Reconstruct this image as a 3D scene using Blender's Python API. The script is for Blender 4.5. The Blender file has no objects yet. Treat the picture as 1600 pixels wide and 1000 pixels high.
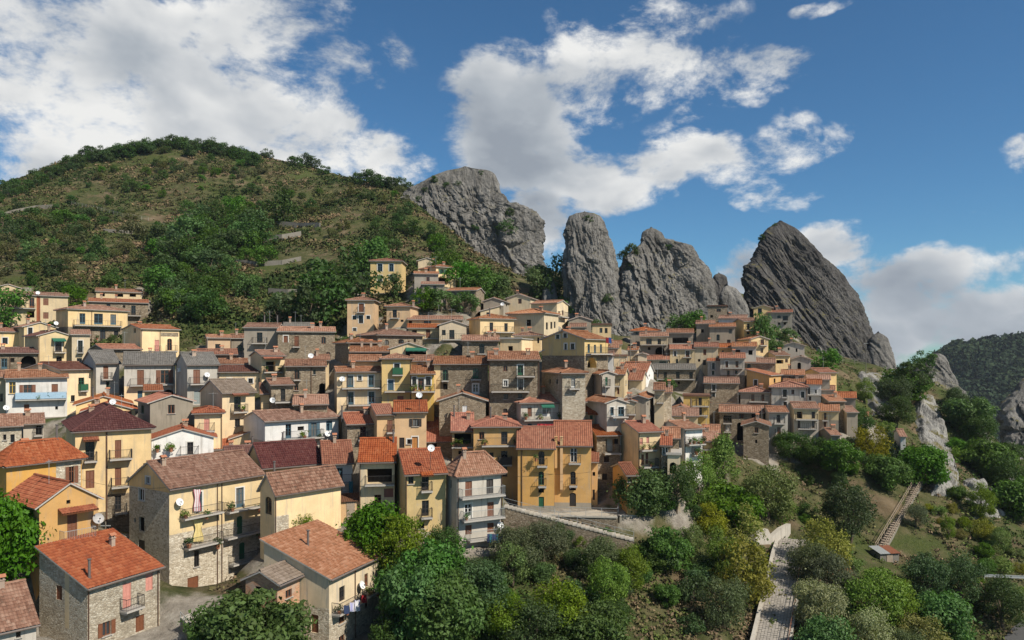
import bpy, math, random
import numpy as np
from mathutils import Vector, Matrix

random.seed(7)
scene = bpy.context.scene
COL = scene.collection
# ------------------------------------------------------------------ camera, sky, sun, exposure
F, CX, HY = 1150.0, 800.0, 555.0          # focal length and horizon of the 1600 px wide photograph
cam_d = bpy.data.cameras.new('camera')
cam = bpy.data.objects.new('camera', cam_d)
COL.objects.link(cam)
cam.rotation_euler = (math.radians(90), 0, 0)
cam_d.sensor_width = 36
cam_d.lens = 36 * F / 1600
cam_d.shift_y = (HY - 500) / 1600
cam_d.clip_start, cam_d.clip_end = 0.5, 8000
scene.camera = cam

SUN_AZ, SUN_EL = math.radians(54), math.radians(44)   # to the right of the viewer's back
sun_dir = Vector((math.sin(SUN_AZ) * math.cos(SUN_EL), -math.cos(SUN_AZ) * math.cos(SUN_EL), math.sin(SUN_EL)))
sd = bpy.data.lights.new('sun', 'SUN')
sd.energy, sd.angle, sd.color = 5.0, math.radians(0.53), (1.0, 0.93, 0.82)
sun = bpy.data.objects.new('sun', sd)
COL.objects.link(sun)
sun.rotation_euler = (-sun_dir).to_track_quat('-Z', 'Y').to_euler()
sun.location = sun_dir * 300

scene.view_settings.view_transform = 'Standard'
scene.view_settings.look = 'None'
scene.view_settings.exposure = 0.3
scene.view_settings.gamma = 1.0
scene.view_settings.use_curve_mapping = False
scene.cycles.max_bounces = 5
scene.cycles.diffuse_bounces = 2
scene.cycles.glossy_bounces = 2
scene.cycles.transmission_bounces = 2
scene.cycles.volume_bounces = 0
scene.cycles.transparent_max_bounces = 4


class NT:
    """small helper for node trees"""
    def __init__(s, tree):
        s.t = tree
        s.n, s.l = tree.nodes, tree.links

    def put(s, inp, val):
        if hasattr(val, 'is_output') or isinstance(val, bpy.types.NodeSocket):
            s.l.new(val, inp)
        else:
            inp.default_value = val

    def math(s, op, a, b=None, c=None, clamp=False):
        n = s.n.new('ShaderNodeMath')
        n.operation, n.use_clamp = op, clamp
        for i, v in enumerate((a, b, c)):
            if v is not None:
                s.put(n.inputs[i], v)
        return n.outputs[0]

    def vmath(s, op, a, b=None):
        n = s.n.new('ShaderNodeVectorMath')
        n.operation = op
        s.put(n.inputs[0], a)
        if b is not None:
            s.put(n.inputs[3 if op == 'SCALE' else 1], b)
        return n.outputs[0]

    def noise(s, vec, scale, detail=4, rough=0.55, dist=0.0, out=0):
        n = s.n.new('ShaderNodeTexNoise')
        s.put(n.inputs['Vector'], vec)
        n.inputs['Scale'].default_value = scale
        n.inputs['Detail'].default_value = detail
        n.inputs['Roughness'].default_value = rough
        n.inputs['Distortion'].default_value = dist
        return n.outputs[out]

    def voronoi(s, vec, scale, feature='F1', out='Distance', rnd=1.0):
        n = s.n.new('ShaderNodeTexVoronoi')
        n.feature = feature
        s.put(n.inputs['Vector'], vec)
        n.inputs['Scale'].default_value = scale
        n.inputs['Randomness'].default_value = rnd
        return n.outputs[out]

    def ramp(s, fac, stops, interp='LINEAR'):
        n = s.n.new('ShaderNodeValToRGB')
        n.color_ramp.interpolation = interp
        el = n.color_ramp.elements
        while len(el) < len(stops):
            el.new(0.5)
        for e, (p, c) in zip(el, stops):
            e.position = p
            e.color = (c, c, c, 1) if isinstance(c, (int, float)) else (*c, 1)
        s.put(n.inputs[0], fac)
        return n.outputs[0]

    def mix(s, fac, a, b, blend='MIX'):
        n = s.n.new('ShaderNodeMix')
        n.data_type, n.blend_type = 'RGBA', blend
        s.put(n.inputs['Factor'], fac)
        for sock, v in ((n.inputs[6], a), (n.inputs[7], b)):
            s.put(sock, (*v, 1) if isinstance(v, (tuple, list)) and len(v) == 3 else v)
        return n.outputs[2]

    def maprange(s, v, a, b, c=0.0, d=1.0, smooth=True):
        n = s.n.new('ShaderNodeMapRange')
        n.interpolation_type = 'SMOOTHSTEP' if smooth else 'LINEAR'
        s.put(n.inputs[0], v)
        for i, x in enumerate((a, b, c, d)):
            n.inputs[i + 1].default_value = x
        return n.outputs[0]

    def mapping(s, vec, scale=(1, 1, 1), rot=(0, 0, 0), loc=(0, 0, 0)):
        n = s.n.new('ShaderNodeMapping')
        s.put(n.inputs[0], vec)
        n.inputs['Location'].default_value = loc
        n.inputs['Rotation'].default_value = rot
        n.inputs['Scale'].default_value = scale
        return n.outputs[0]

    def sep(s, vec):
        n = s.n.new('ShaderNodeSeparateXYZ')
        s.put(n.inputs[0], vec)
        return n.outputs

    def comb(s, x, y, z):
        n = s.n.new('ShaderNodeCombineXYZ')
        for i, v in enumerate((x, y, z)):
            s.put(n.inputs[i], v)
        return n.outputs[0]


def make_world():
    w = bpy.data.worlds.new('World')
    scene.world = w
    w.use_nodes = True
    w.cycles.sampling_method = 'MANUAL'
    w.cycles.sample_map_resolution = 512
    t = NT(w.node_tree)
    t.n.clear()
    out = t.n.new('ShaderNodeOutputWorld')
    bg = t.n.new('ShaderNodeBackground')
    sky = t.n.new('ShaderNodeTexSky')
    sky.sky_type = 'NISHITA'
    sky.sun_disc = False
    sky.sun_elevation = SUN_EL
    # the sky's sun stands where the lamp stands
    sky.sun_rotation = math.atan2(sun_dir.x, sun_dir.y)
    sky.altitude = 900
    sky.air_density = 1.0
    sky.dust_density = 0.25
    sky.ozone_density = 2.2
    co = t.n.new('ShaderNodeTexCoord')
    d = co.outputs['Generated']
    x, y, z = t.sep(d)
    az = t.math('ARCTAN2', x, y)
    el = t.math('ARCSINE', z)
    # cloud banks: (centre px, centre py, half width, half height, tilt in degrees, weight)
    banks = [(60, 90, 240, 140, 0, 1.05), (260, 170, 310, 115, -6, 1.1), (420, 95, 180, 110, 8, .95), (540, 225, 120, 62, -32, 1.0),
             (120, 235, 150, 60, 0, 1.0), (600, 95, 45, 40, 0, .45), (-150, 60, 200, 160, 0, .9), (480, 10, 100, 40, 0, .7),
             (800, 190, 115, 95, 0, 1.1), (880, 270, 140, 55, -8, 1.1), (930, 130, 130, 70, 20, .9), (1000, 40, 130, 45, -5, .65),
             (1060, 125, 120, 44, -10, .86), (1190, 120, 120, 24, -4, .74), (1090, 255, 150, 36, -4, 1.0), (1240, 235, 60, 42, 0, .8),
             (1315, 228, 34, 22, 25, .75), (1190, 300, 110, 22, -12, .8), (1070, 185, 60, 22, 20, .5), (960, 310, 60, 24, 0, .6),
             (838, 350, 62, 58, 0, 1.35), (1248, 27, 34, 12, 14, .42), (1286, 19, 34, 12, 20, .45), (1155, 412, 45, 32, 25, 1.0), (1315, 380, 66, 28, -4, .95),
             (1400, 412, 60, 14, 0, .65), (1440, 450, 110, 48, 4, 1.2), (1540, 500, 130, 48, 0, 1.25), (1395, 520, 80, 45, 0, 1.15),
             (1580, 252, 34, 20, -10, .6), (1520, 343, 26, 12, 0, .6), (1585, 415, 44, 22, 0, .75), (1180, 160, 60, 14, 0, .45),
             (1800, 420, 170, 70, 0, .9), (1950, 200, 160, 60, 10, .7), (-420, 180, 240, 120, 0, .9), (600, -190, 300, 80, -8, .7),
             (1300, -250, 220, 70, 0, .6)]
    wv = t.noise(d, 3.2, 3, .6, out=1)
    wx, wy, wz = t.sep(wv)
    vx, vy, vz = t.sep(t.noise(d, 14, 3, .6, out=1))
    azw = t.math('ADD', az, t.math('ADD', t.math('MULTIPLY', t.math('SUBTRACT', wx, .5), .10), t.math('MULTIPLY', t.math('SUBTRACT', vx, .5), .06)))
    elw = t.math('ADD', el, t.math('ADD', t.math('MULTIPLY', t.math('SUBTRACT', wy, .5), .07), t.math('MULTIPLY', t.math('SUBTRACT', vy, .5), .05)))
    cov = None
    for (px, py, rx, ry, tilt, wt) in banks:
        a0 = math.atan((px - CX) / F)
        e0 = math.atan((HY - py) / F * math.cos(a0))
        ra, re = rx / F * math.cos(a0), ry / F
        ct, st = math.cos(math.radians(tilt)), math.sin(math.radians(tilt))
        da = t.math('SUBTRACT', azw, a0)
        de = t.math('SUBTRACT', elw, e0)
        u = t.math('MULTIPLY_ADD', da, ct / ra, t.math('MULTIPLY', de, st / ra))
        v = t.math('MULTIPLY_ADD', de, ct / re, t.math('MULTIPLY', da, -st / re))
        r2 = t.math('ADD', t.math('MULTIPLY', u, u), t.math('MULTIPLY', v, v))
        m = t.math('MULTIPLY', t.math('MULTIPLY_ADD', r2, -.62, 1.12, clamp=True), wt)
        cov = m if cov is None else t.math('MAXIMUM', cov, m)
    # scattered clouds go on all round outside the view as they do inside it
    scat = t.maprange(t.noise(t.mapping(d, (1, 1, 2.2), loc=(3.1, 1.7, 0.4)), 2.6, 4, .55), .50, .62, 0, .95)
    side = t.maprange(t.math('ABSOLUTE', az), .72, .95)
    high = t.maprange(el, .48, .62)
    outside = t.math('MAXIMUM', side, high)
    cov = t.math('MAXIMUM', cov, t.math('MULTIPLY', scat, outside))
    sq = t.mapping(d, (1, 1, 1.7))
    fb = t.noise(sq, 6.5, 9, .66, 0.15)
    fb2 = t.noise(t.mapping(d, (1, 1, 1.7), loc=(.03, -.02, .06)), 6.5, 4, .5, 0.2)
    big = t.noise(sq, 3.4, 2, .5)
    amp = t.math('MULTIPLY', t.maprange(cov, .0, .45), 3.6)
    dens = t.math('ADD', cov, t.math('MULTIPLY', t.math('SUBTRACT', fb, .52), amp))
    alpha = t.maprange(dens, .26, .92)
    # thick cloud is greyer underneath, its upper and sun side whiter
    thick = t.maprange(dens, .55, 1.5)
    lit = t.math('SUBTRACT', fb, fb2)
    shade = t.math('ADD', t.math('MULTIPLY', lit, 2.2), t.math('MULTIPLY', t.math('SUBTRACT', .50, big), 2.2))
    shade = t.math('ADD', t.math('SUBTRACT', .82, t.math('MULTIPLY', thick, .42)), shade, clamp=True)
    ccol = t.ramp(shade, [(0.0, (.40, .45, .52)), (.35, (.56, .61, .67)), (.65, (.78, .81, .84)), (1.0, (1.12, 1.12, 1.10))])
    S = 0.075
    cl = t.mix(1.0, ccol, (1 / S * .63,) * 3, 'MULTIPLY')
    sk = t.mix(1.0, sky.outputs[0], (.50, .87, 1.06), 'MULTIPLY')
    col = t.mix(alpha, sk, cl)
    t.l.new(col, bg.inputs[0])
    bg.inputs[1].default_value = S
    t.l.new(bg.outputs[0], out.inputs[0])


make_world()

# ------------------------------------------------------------------ helpers
def ray(px, py):
    return Vector(((px - CX) / F, 1.0, (HY - py) / F))


def at(px, py, d):
    return ray(px, py) * d


def tag(o, label=None, cat=None, group=None, kind=None):
    for k, v in (('label', label), ('category', cat), ('group', group), ('kind', kind)):
        if v:
            o[k] = v
    return o


def empty(name, loc=(0, 0, 0), rz=0.0, sc=1.0):
    o = bpy.data.objects.new(name, None)
    COL.objects.link(o)
    o.location, o.rotation_euler, o.scale = loc, (0, 0, rz), (sc, sc, sc)
    o.empty_display_size = .2
    return o


def link(name, mesh, parent=None, loc=(0, 0, 0), rz=0.0, sc=(1, 1, 1), mat=None):
    o = bpy.data.objects.new(name, mesh)
    COL.objects.link(o)
    o.parent = parent
    o.location, o.rotation_euler, o.scale = loc, (0, 0, rz), sc
    return o


def mesh_np(name, v, f, mat=None, smooth=False, uv=None, attr=None):
    """mesh from arrays: v (n,3); f (m,k) all faces alike"""
    v = np.asarray(v, dtype=np.float32)
    f = np.asarray(f, dtype=np.int32)
    me = bpy.data.meshes.new(name)
    k = f.shape[1]
    me.vertices.add(len(v))
    me.vertices.foreach_set('co', v.ravel())
    me.loops.add(f.size)
    me.loops.foreach_set('vertex_index', f.ravel())
    me.polygons.add(len(f))
    me.polygons.foreach_set('loop_start', np.arange(0, f.size, k, dtype=np.int32))
    me.polygons.foreach_set('loop_total', np.full(len(f), k, dtype=np.int32))
    if smooth:
        me.polygons.foreach_set('use_smooth', np.ones(len(f), dtype=bool))
    if uv is not None:
        l = me.uv_layers.new(name='UVMap')
        l.data.foreach_set('uv', np.asarray(uv, dtype=np.float32)[f.ravel()].ravel())
    if attr:
        for an, av in attr.items():
            a = me.attributes.new(an, 'FLOAT', 'POINT')
            a.data.foreach_set('value', np.asarray(av, dtype=np.float32))
    if mat:
        me.materials.append(mat)
    me.update(calc_edges=True)
    me.validate()
    return me


class MB:
    """collects simple shapes into one mesh"""
    def __init__(s):
        s.v, s.f, s.m, s.uv = [], [], [], {}

    def face(s, pts, m=0):
        b = len(s.v)
        s.v += [tuple(p) for p in pts]
        s.f.append(tuple(range(b, b + len(pts))))
        s.m.append(m)

    def box(s, x0, y0, z0, x1, y1, z1, m=0, skip=''):
        p = [(x0, y0, z0), (x1, y0, z0), (x1, y1, z0), (x0, y1, z0), (x0, y0, z1), (x1, y0, z1), (x1, y1, z1), (x0, y1, z1)]
        b = len(s.v)
        s.v += p
        for k, q in (('b', (3, 2, 1, 0)), ('t', (4, 5, 6, 7)), ('f', (0, 1, 5, 4)), ('r', (1, 2, 6, 5)), ('k', (2, 3, 7, 6)), ('l', (3, 0, 4, 7))):
            if k not in skip:
                s.f.append(tuple(b + i for i in q))
                s.m.append(m)

    def tube(s, p, q, r, n=6, m=0, r2=None, caps=False):
        p, q = Vector(p), Vector(q)
        ax = (q - p).normalized()
        a = ax.orthogonal().normalized()
        c = ax.cross(a)
        r2 = r if r2 is None else r2
        b = len(s.v)
        for i in range(n):
            t = 2 * math.pi * i / n
            e = a * math.cos(t) + c * math.sin(t)
            s.v += [tuple(p + e * r), tuple(q + e * r2)]
        for i in range(n):
            j = (i + 1) % n
            s.f.append((b + 2 * i, b + 2 * j, b + 2 * j + 1, b + 2 * i + 1))
            s.m.append(m)
        if caps:
            s.f.append(tuple(b + 2 * i for i in range(n))[::-1])
            s.f.append(tuple(b + 2 * i + 1 for i in range(n)))
            s.m += [m, m]

    def mesh(s, name, mats, smooth=False):
        me = bpy.data.meshes.new(name)
        me.from_pydata(s.v, [], s.f)
        for mt in mats:
            me.materials.append(mt)
        if len(mats) > 1:
            me.polygons.foreach_set('material_index', s.m)
        if smooth:
            me.polygons.foreach_set('use_smooth', [True] * len(s.f))
        me.update()
        return me


# gradient noise on arrays
_rng = np.random.RandomState(11)
_perm = np.concatenate([_rng.permutation(256)] * 3)
_grad = _rng.normal(size=(256, 3))
_grad /= np.linalg.norm(_grad, axis=1)[:, None]


def pnoise(p):
    p = np.asarray(p, dtype=np.float64)
    i = np.floor(p).astype(int)
    fr = p - i
    i &= 255
    u = fr * fr * fr * (fr * (fr * 6 - 15) + 10)
    r = np.zeros(len(p))
    for dx in (0, 1):
        for dy in (0, 1):
            for dz in (0, 1):
                h = _perm[_perm[_perm[i[:, 0] + dx] + i[:, 1] + dy] + i[:, 2] + dz]
                g = _grad[h]
                dd = (g * (fr - (dx, dy, dz))).sum(1)
                w = (u[:, 0] if dx else 1 - u[:, 0]) * (u[:, 1] if dy else 1 - u[:, 1]) * (u[:, 2] if dz else 1 - u[:, 2])
                r += w * dd
    return r * 1.6


def fbm(p, octv=4, gain=.5, ridged=False):
    r, a = 0, 1.0
    p = np.asarray(p, dtype=np.float64)
    for k in range(octv):
        n = pnoise(p * (2.03 ** k) + 17.3 * k)
        r = r + a * ((1 - 2 * np.abs(n)) if ridged else n)
        a *= gain
    return r


# ------------------------------------------------------------------ materials
def new_mat(name):
    m = bpy.data.materials.new(name)
    m.use_nodes = True
    t = NT(m.node_tree)
    b = t.n['Principled BSDF']
    b.inputs['Specular IOR Level'].default_value = 0.25
    b.inputs['Roughness'].default_value = .85
    return m, t, b


def obj_coord(t):
    co = t.n.new('ShaderNodeTexCoord').outputs['Object']
    oi = t.n.new('ShaderNodeObjectInfo')
    return t.vmath('ADD', co, t.vmath('SCALE', (1.7, 2.3, .9), t.math('MULTIPLY', oi.outputs['Random'], 40))), oi.outputs['Random']


def set_bump(t, b, h, strength=.4, dist=.03):
    n = t.n.new('ShaderNodeBump')
    n.inputs['Strength'].default_value = strength
    n.inputs['Distance'].default_value = dist
    t.put(n.inputs['Height'], h)
    t.l.new(n.outputs[0], b.inputs['Normal'])


def plaster(name, col, dirt=.45, old=(.30, .27, .23)):
    m, t, b = new_mat(name)
    co, rnd = obj_coord(t)
    mott = t.noise(co, .55, 5, .6)
    streak = t.noise(t.mapping(co, (2.6, 2.6, .22)), 1.0, 5, .65)
    fine = t.noise(co, 9, 4, .6)
    c = t.mix(t.maprange(mott, .3, .7), tuple(x * .86 for x in col), tuple(min(1, x * 1.06) for x in col))
    c = t.mix(t.math('MULTIPLY', t.maprange(streak, .50, .74), dirt), c, old)
    patch = t.maprange(t.noise(t.mapping(co, loc=(9, 3, 5)), .8, 6, .66), .60, .67)
    c = t.mix(t.math('MULTIPLY', patch, dirt * .55), c, tuple(x * .5 + .16 for x in col))
    hsv = t.n.new('ShaderNodeHueSaturation')
    t.put(hsv.inputs['Value'], t.math('MULTIPLY_ADD', rnd, .22, .90))
    t.put(hsv.inputs['Saturation'], t.math('MULTIPLY_ADD', t.math('FRACT', t.math('MULTIPLY', rnd, 7.7)), .3, .84))
    t.put(hsv.inputs['Color'], c)
    t.l.new(hsv.outputs[0], b.inputs['Base Color'])
    set_bump(t, b, t.math('ADD', fine, t.math('MULTIPLY', mott, 2)), .35, .02)
    return m


def stone(name, cols, mortar, scale=3.7):
    m, t, b = new_mat(name)
    co, rnd = obj_coord(t)
    wob = t.vmath('ADD', co, t.vmath('SCALE', t.noise(co, 1.5, 2, out=1), .25))
    st = t.mapping(wob, (1, 1, 1.75))
    cell = t.n.new('ShaderNodeTexVoronoi')
    t.put(cell.inputs['Vector'], st)
    cell.inputs['Scale'].default_value = scale
    r, g, bb = t.sep(cell.outputs['Color'])
    edge = t.voronoi(st, scale, 'DISTANCE_TO_EDGE')
    c = t.ramp(r, [(0, cols[0]), (.35, cols[1]), (.7, cols[2]), (1, cols[3])])
    c = t.mix(t.maprange(edge, .02, .09), mortar, c)
    blot = t.noise(co, .45, 5, .6)
    c = t.mix(t.math('MULTIPLY', t.maprange(blot, .48, .72), .55), c, tuple(x * .55 for x in cols[1]))
    streak = t.noise(t.mapping(co, (2.2, 2.2, .25)), 1.0, 4, .65)
    c = t.mix(t.math('MULTIPLY', t.maprange(streak, .55, .8), .35), c, tuple(x * .45 for x in cols[0]))
    hsv = t.n.new('ShaderNodeHueSaturation')
    t.put(hsv.inputs['Value'], t.math('MULTIPLY_ADD', rnd, .3, .85))
    t.put(hsv.inputs['Color'], c)
    t.l.new(hsv.outputs[0], b.inputs['Base Color'])
    h = t.math('ADD', t.maprange(edge, .0, .14), t.math('MULTIPLY', t.noise(co, 11, 3), .5))
    set_bump(t, b, h, .8, .05)
    return m


def brick_mat(name):
    m, t, b = new_mat(name)
    co, rnd = obj_coord(t)
    n = t.n.new('ShaderNodeTexBrick')
    x, y, z = t.sep(co)
    t.put(n.inputs['Vector'], t.comb(t.math('ADD', x, y), z, 0.0))
    n.inputs['Color1'].default_value = (.36, .15, .07, 1)
    n.inputs['Color2'].default_value = (.50, .27, .13, 1)
    n.inputs['Mortar'].default_value = (.38, .33, .27, 1)
    n.inputs['Scale'].default_value = 1.0
    n.inputs['Brick Width'].default_value = .3
    n.inputs['Row Height'].default_value = .11
    n.inputs['Mortar Size'].default_value = .012
    c = t.mix(t.math('MULTIPLY', t.maprange(t.noise(co, .8, 4), .5, .65), .6), n.outputs[0], (.38, .33, .27))
    t.l.new(c, b.inputs['Base Color'])
    set_bump(t, b, n.outputs[1], -.5, .02)
    return m


def roof_mat(name, cols, lichen=.5, lcol=(.16, .13, .10), light=(.55, .42, .32)):
    m, t, b = new_mat(name)
    uv = t.n.new('ShaderNodeUVMap').outputs[0]
    co, rnd = obj_coord(t)
    x, y, z = t.sep(uv)
    cell = t.comb(t.math('FLOOR', t.math('DIVIDE', x, .25)), t.math('FLOOR', t.math('DIVIDE', y, .40)), t.math('MULTIPLY', rnd, 91))
    wn = t.n.new('ShaderNodeTexWhiteNoise')
    t.put(wn.inputs['Vector'], cell)
    k = wn.outputs['Value']
    big = t.noise(co, .35, 4, .6)
    k2 = t.math('ADD', t.math('MULTIPLY', k, .62), t.math('MULTIPLY', t.math('SUBTRACT', big, .3), .7), clamp=True)
    c = t.ramp(k2, [(0, cols[0]), (.35, cols[1]), (.65, cols[2]), (1, cols[3])])
    sp = t.noise(co, 2.2, 6, .7)
    c = t.mix(t.math('MULTIPLY', t.maprange(sp, .52, .72), lichen), c, lcol)
    c = t.mix(t.math('MULTIPLY', t.maprange(t.noise(t.mapping(co, loc=(5, 5, 5)), 3.1, 5, .7), .60, .72), lichen * .7), c, light)
    # row joints
    fr = t.math('FRACT', t.math('DIVIDE', y, .40))
    joint = t.maprange(fr, .0, .16, .62, 1.0)
    c = t.mix(1.0, c, t.comb(joint, joint, joint), 'MULTIPLY')
    hsv = t.n.new('ShaderNodeHueSaturation')
    t.put(hsv.inputs['Value'], t.math('MULTIPLY_ADD', rnd, .35, .85))
    t.put(hsv.inputs['Saturation'], t.math('MULTIPLY_ADD', t.math('FRACT', t.math('MULTIPLY', rnd, 5.3)), .3, .8))
    t.put(hsv.inputs['Color'], c)
    t.l.new(hsv.outputs[0], b.inputs['Base Color'])
    b.inputs['Roughness'].default_value = .9
    b.inputs['Specular IOR Level'].default_value = .08
    set_bump(t, b, t.math('ADD', t.noise(co, 8, 3), joint), .5, .02)
    return m


def flat_mat(name, col, rough=.7, spec=.3, var=.25, metal=0.0, scale=6):
    m, t, b = new_mat(name)
    co, rnd = obj_coord(t)
    n = t.noise(co, scale, 4, .6)
    c = t.mix(n, tuple(x * (1 - var) for x in col), tuple(min(1, x * (1 + var)) for x in col))
    t.l.new(c, b.inputs['Base Color'])
    b.inputs['Roughness'].default_value = rough
    b.inputs['Specular IOR Level'].default_value = spec
    b.inputs['Metallic'].default_value = metal
    return m


def glass_mat():
    m, t, b = new_mat('window_glass')
    co, rnd = obj_coord(t)
    # curtains or dark rooms behind the glass
    c = t.ramp(rnd, [(0, (.012, .014, .016)), (.55, (.02, .024, .028)), (.75, (.05, .055, .06)), (.9, (.16, .16, .15)), (1, (.3, .29, .27))], 'CONSTANT')
    x, y, z = t.sep(co)
    fold = t.noise(t.mapping(co, (9, 9, .6)), 1, 2)
    c = t.mix(fold, c, t.mix(1.0, c, (.45,) * 3, 'MULTIPLY'))
    t.l.new(c, b.inputs['Base Color'])
    b.inputs['Roughness'].default_value = .12
    b.inputs['Specular IOR Level'].default_value = .5
    return m


WALL = {
    'y': plaster('plaster_yellow', (.70, .51, .27), .6), 'Y': plaster('plaster_strong_yellow', (.57, .39, .13), .6),
    'O': plaster('plaster_ochre', (.53, .315, .125), .6), 'c': plaster('plaster_cream', (.58, .455, .28), .7),
    'w': plaster('plaster_white', (.66, .63, .58), .6), 'W': plaster('plaster_weathered_white', (.44, .395, .33), .7, (.20, .17, .135)),
    'g': plaster('plaster_grey', (.29, .25, .195), .6, (.14, .12, .09)), 'p': plaster('plaster_peach', (.56, .37, .20), .4),
    's': stone('stone_light', [(.30, .245, .175), (.43, .365, .27), (.51, .445, .34), (.58, .525, .42)], (.45, .385, .29)),
    'S': stone('stone_brown', [(.165, .125, .083), (.235, .183, .122), (.29, .232, .16), (.36, .30, .22)], (.235, .185, .128)),
    'k': brick_mat('brick'), 'r': plaster('plaster_red_brown', (.30, .10, .05)),
}
ROOF = {
    'o': roof_mat('tiles_orange', [(.19, .053, .026), (.25, .072, .033), (.29, .094, .043), (.34, .14, .072)], .5, (.12, .065, .04), (.42, .26, .17)),
    'e': roof_mat('tiles_red', [(.15, .045, .020), (.205, .063, .026), (.235, .080, .034), (.27, .115, .055)], .45, (.09, .06, .04), (.36, .25, .16)),
    'q': roof_mat('tiles_terracotta', [(.165, .056, .029), (.235, .084, .042), (.285, .115, .060), (.34, .17, .10)], .5, (.10, .072, .05), (.40, .28, .19)),
    't': roof_mat('tiles_old', [(.13, .056, .031), (.20, .090, .050), (.255, .130, .078), (.34, .21, .14)], .65, (.085, .070, .050), (.42, .32, .22)),
    'p': roof_mat('tiles_pink', [(.19, .088, .050), (.25, .120, .070), (.30, .155, .097), (.38, .24, .16)], .55, (.13, .10, .07), (.44, .33, .23)),
    'd': roof_mat('tiles_dark', [(.075, .031, .023), (.11, .045, .032), (.14, .060, .043), (.20, .105, .075)], .5),
    'm': roof_mat('tiles_maroon', [(.055, .020, .019), (.075, .027, .025), (.09, .035, .031), (.12, .055, .048)], .15),
    'g': roof_mat('sheet_grey', [(.095, .087, .075), (.12, .11, .097), (.145, .133, .117), (.18, .165, .145)], .4),
    'b': roof_mat('tiles_grey_brown', [(.14, .105, .08), (.19, .145, .108), (.23, .18, .14), (.29, .23, .185)], .5),
    's': flat_mat('concrete_slab', (.36, .33, .29)),
}
PAINT = {
    'k': flat_mat('paint_dark', (.035, .028, .024), .5), 'b': flat_mat('wood_brown', (.16, .062, .03), .55), 'g': flat_mat('paint_green', (.025, .10, .05), .5),
    't': flat_mat('paint_teal', (.05, .10, .13), .5), 'p': flat_mat('paint_pink', (.50, .22, .17), .6), 'w': flat_mat('paint_white', (.62, .60, .56), .6),
    'o': flat_mat('wood_orange', (.42, .18, .05), .5), 'y': flat_mat('paint_yellow', (.48, .30, .05), .6), 'r': flat_mat('paint_brown_red', (.24, .10, .07), .6),
    '1': flat_mat('paint_grey', (.22, .25, .24), .6),
}
M_GLASS = glass_mat()
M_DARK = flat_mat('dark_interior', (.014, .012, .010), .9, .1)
M_IRON = flat_mat('wrought_iron', (.045, .042, .04), .55, .4)
M_IRONL = flat_mat('painted_railing', (.30, .31, .30), .5, .4)
M_SLAB = flat_mat('balcony_concrete', (.38, .35, .31), .9, .2)
M_TRIM = flat_mat('stone_trim', (.60, .57, .51), .8)
M_DISH = flat_mat('dish_white', (.68, .68, .67), .5, .4, .08)
M_DISHG = flat_mat('dish_grey', (.36, .34, .32), .5, .4, .15)
M_METAL = flat_mat('flue_metal', (.12, .10, .09), .5, .5, .3)
M_PIPE = flat_mat('downpipe_copper', (.10, .055, .035), .5, .4)
M_GUT = flat_mat('gutter', (.13, .10, .085), .5, .4)
M_CHIM = plaster('chimney_plaster', (.36, .26, .19), .6)
M_CLAY = flat_mat('clay_cap', (.34, .14, .075), .8)
M_CANVAS = flat_mat('green_canvas', (.02, .11, .07), .8)
M_BLUE = flat_mat('blue_panel', (.32, .45, .55), .4, .5)
M_POT = flat_mat('terracotta_pot', (.36, .15, .08), .8)


def leaf_mat(name, col, hue=.03, bright=.35, trans=.3):
    m, t, b = new_mat(name)
    oi = t.n.new('ShaderNodeObjectInfo')
    rnd = oi.outputs['Random']
    geo = t.n.new('ShaderNodeNewGeometry')
    pos = geo.outputs['Position']
    isl = geo.outputs['Random Per Island']
    hsv = t.n.new('ShaderNodeHueSaturation')
    hsv.inputs['Color'].default_value = (*col, 1)
    n = t.noise(pos, .28, 3, .6)
    t.put(hsv.inputs['Hue'], t.math('ADD', .5, t.math('MULTIPLY', t.math('SUBTRACT', t.math('ADD', t.math('MULTIPLY', rnd, .6), t.math('MULTIPLY', n, .8)), .7), hue * 2)))
    t.put(hsv.inputs['Value'], t.math('ADD', t.math('MULTIPLY', isl, bright * 1.3), t.math('MULTIPLY_ADD', rnd, bright, .8 - bright * .6)))
    t.put(hsv.inputs['Saturation'], t.math('MULTIPLY_ADD', t.math('FRACT', t.math('MULTIPLY', rnd, 9.1)), .35, .80))
    t.l.new(hsv.outputs[0], b.inputs['Base Color'])
    b.inputs['Roughness'].default_value = .6
    b.inputs['Specular IOR Level'].default_value = .25
    tr = t.n.new('ShaderNodeBsdfTranslucent')
    t.l.new(t.mix(1.0, hsv.outputs[0], (1.3, 1.4, .7), 'MULTIPLY'), tr.inputs[0])
    mx = t.n.new('ShaderNodeMixShader')
    mx.inputs[0].default_value = trans
    t.l.new(b.outputs[0], mx.inputs[1])
    t.l.new(tr.outputs[0], mx.inputs[2])
    t.l.new(mx.outputs[0], t.n['Material Output'].inputs[0])
    return m


LEAF = {
    'dark': leaf_mat('leaf_dark', (.050, .092, .020)), 'lush': leaf_mat('leaf_lush', (.068, .140, .018)),
    'light': leaf_mat('leaf_light', (.125, .185, .024)), 'olive': leaf_mat('leaf_olive', (.105, .130, .060)),
    'yellow': leaf_mat('leaf_yellow', (.200, .195, .022)), 'conifer': leaf_mat('leaf_conifer', (.026, .050, .018)),
    'creeper': leaf_mat('leaf_creeper', (.26, .28, .12)), 'scrub': leaf_mat('leaf_scrub', (.100, .105, .034)),
}
M_BARK = flat_mat('bark', (.11, .085, .06), .9, .1, .4, scale=9)

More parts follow.
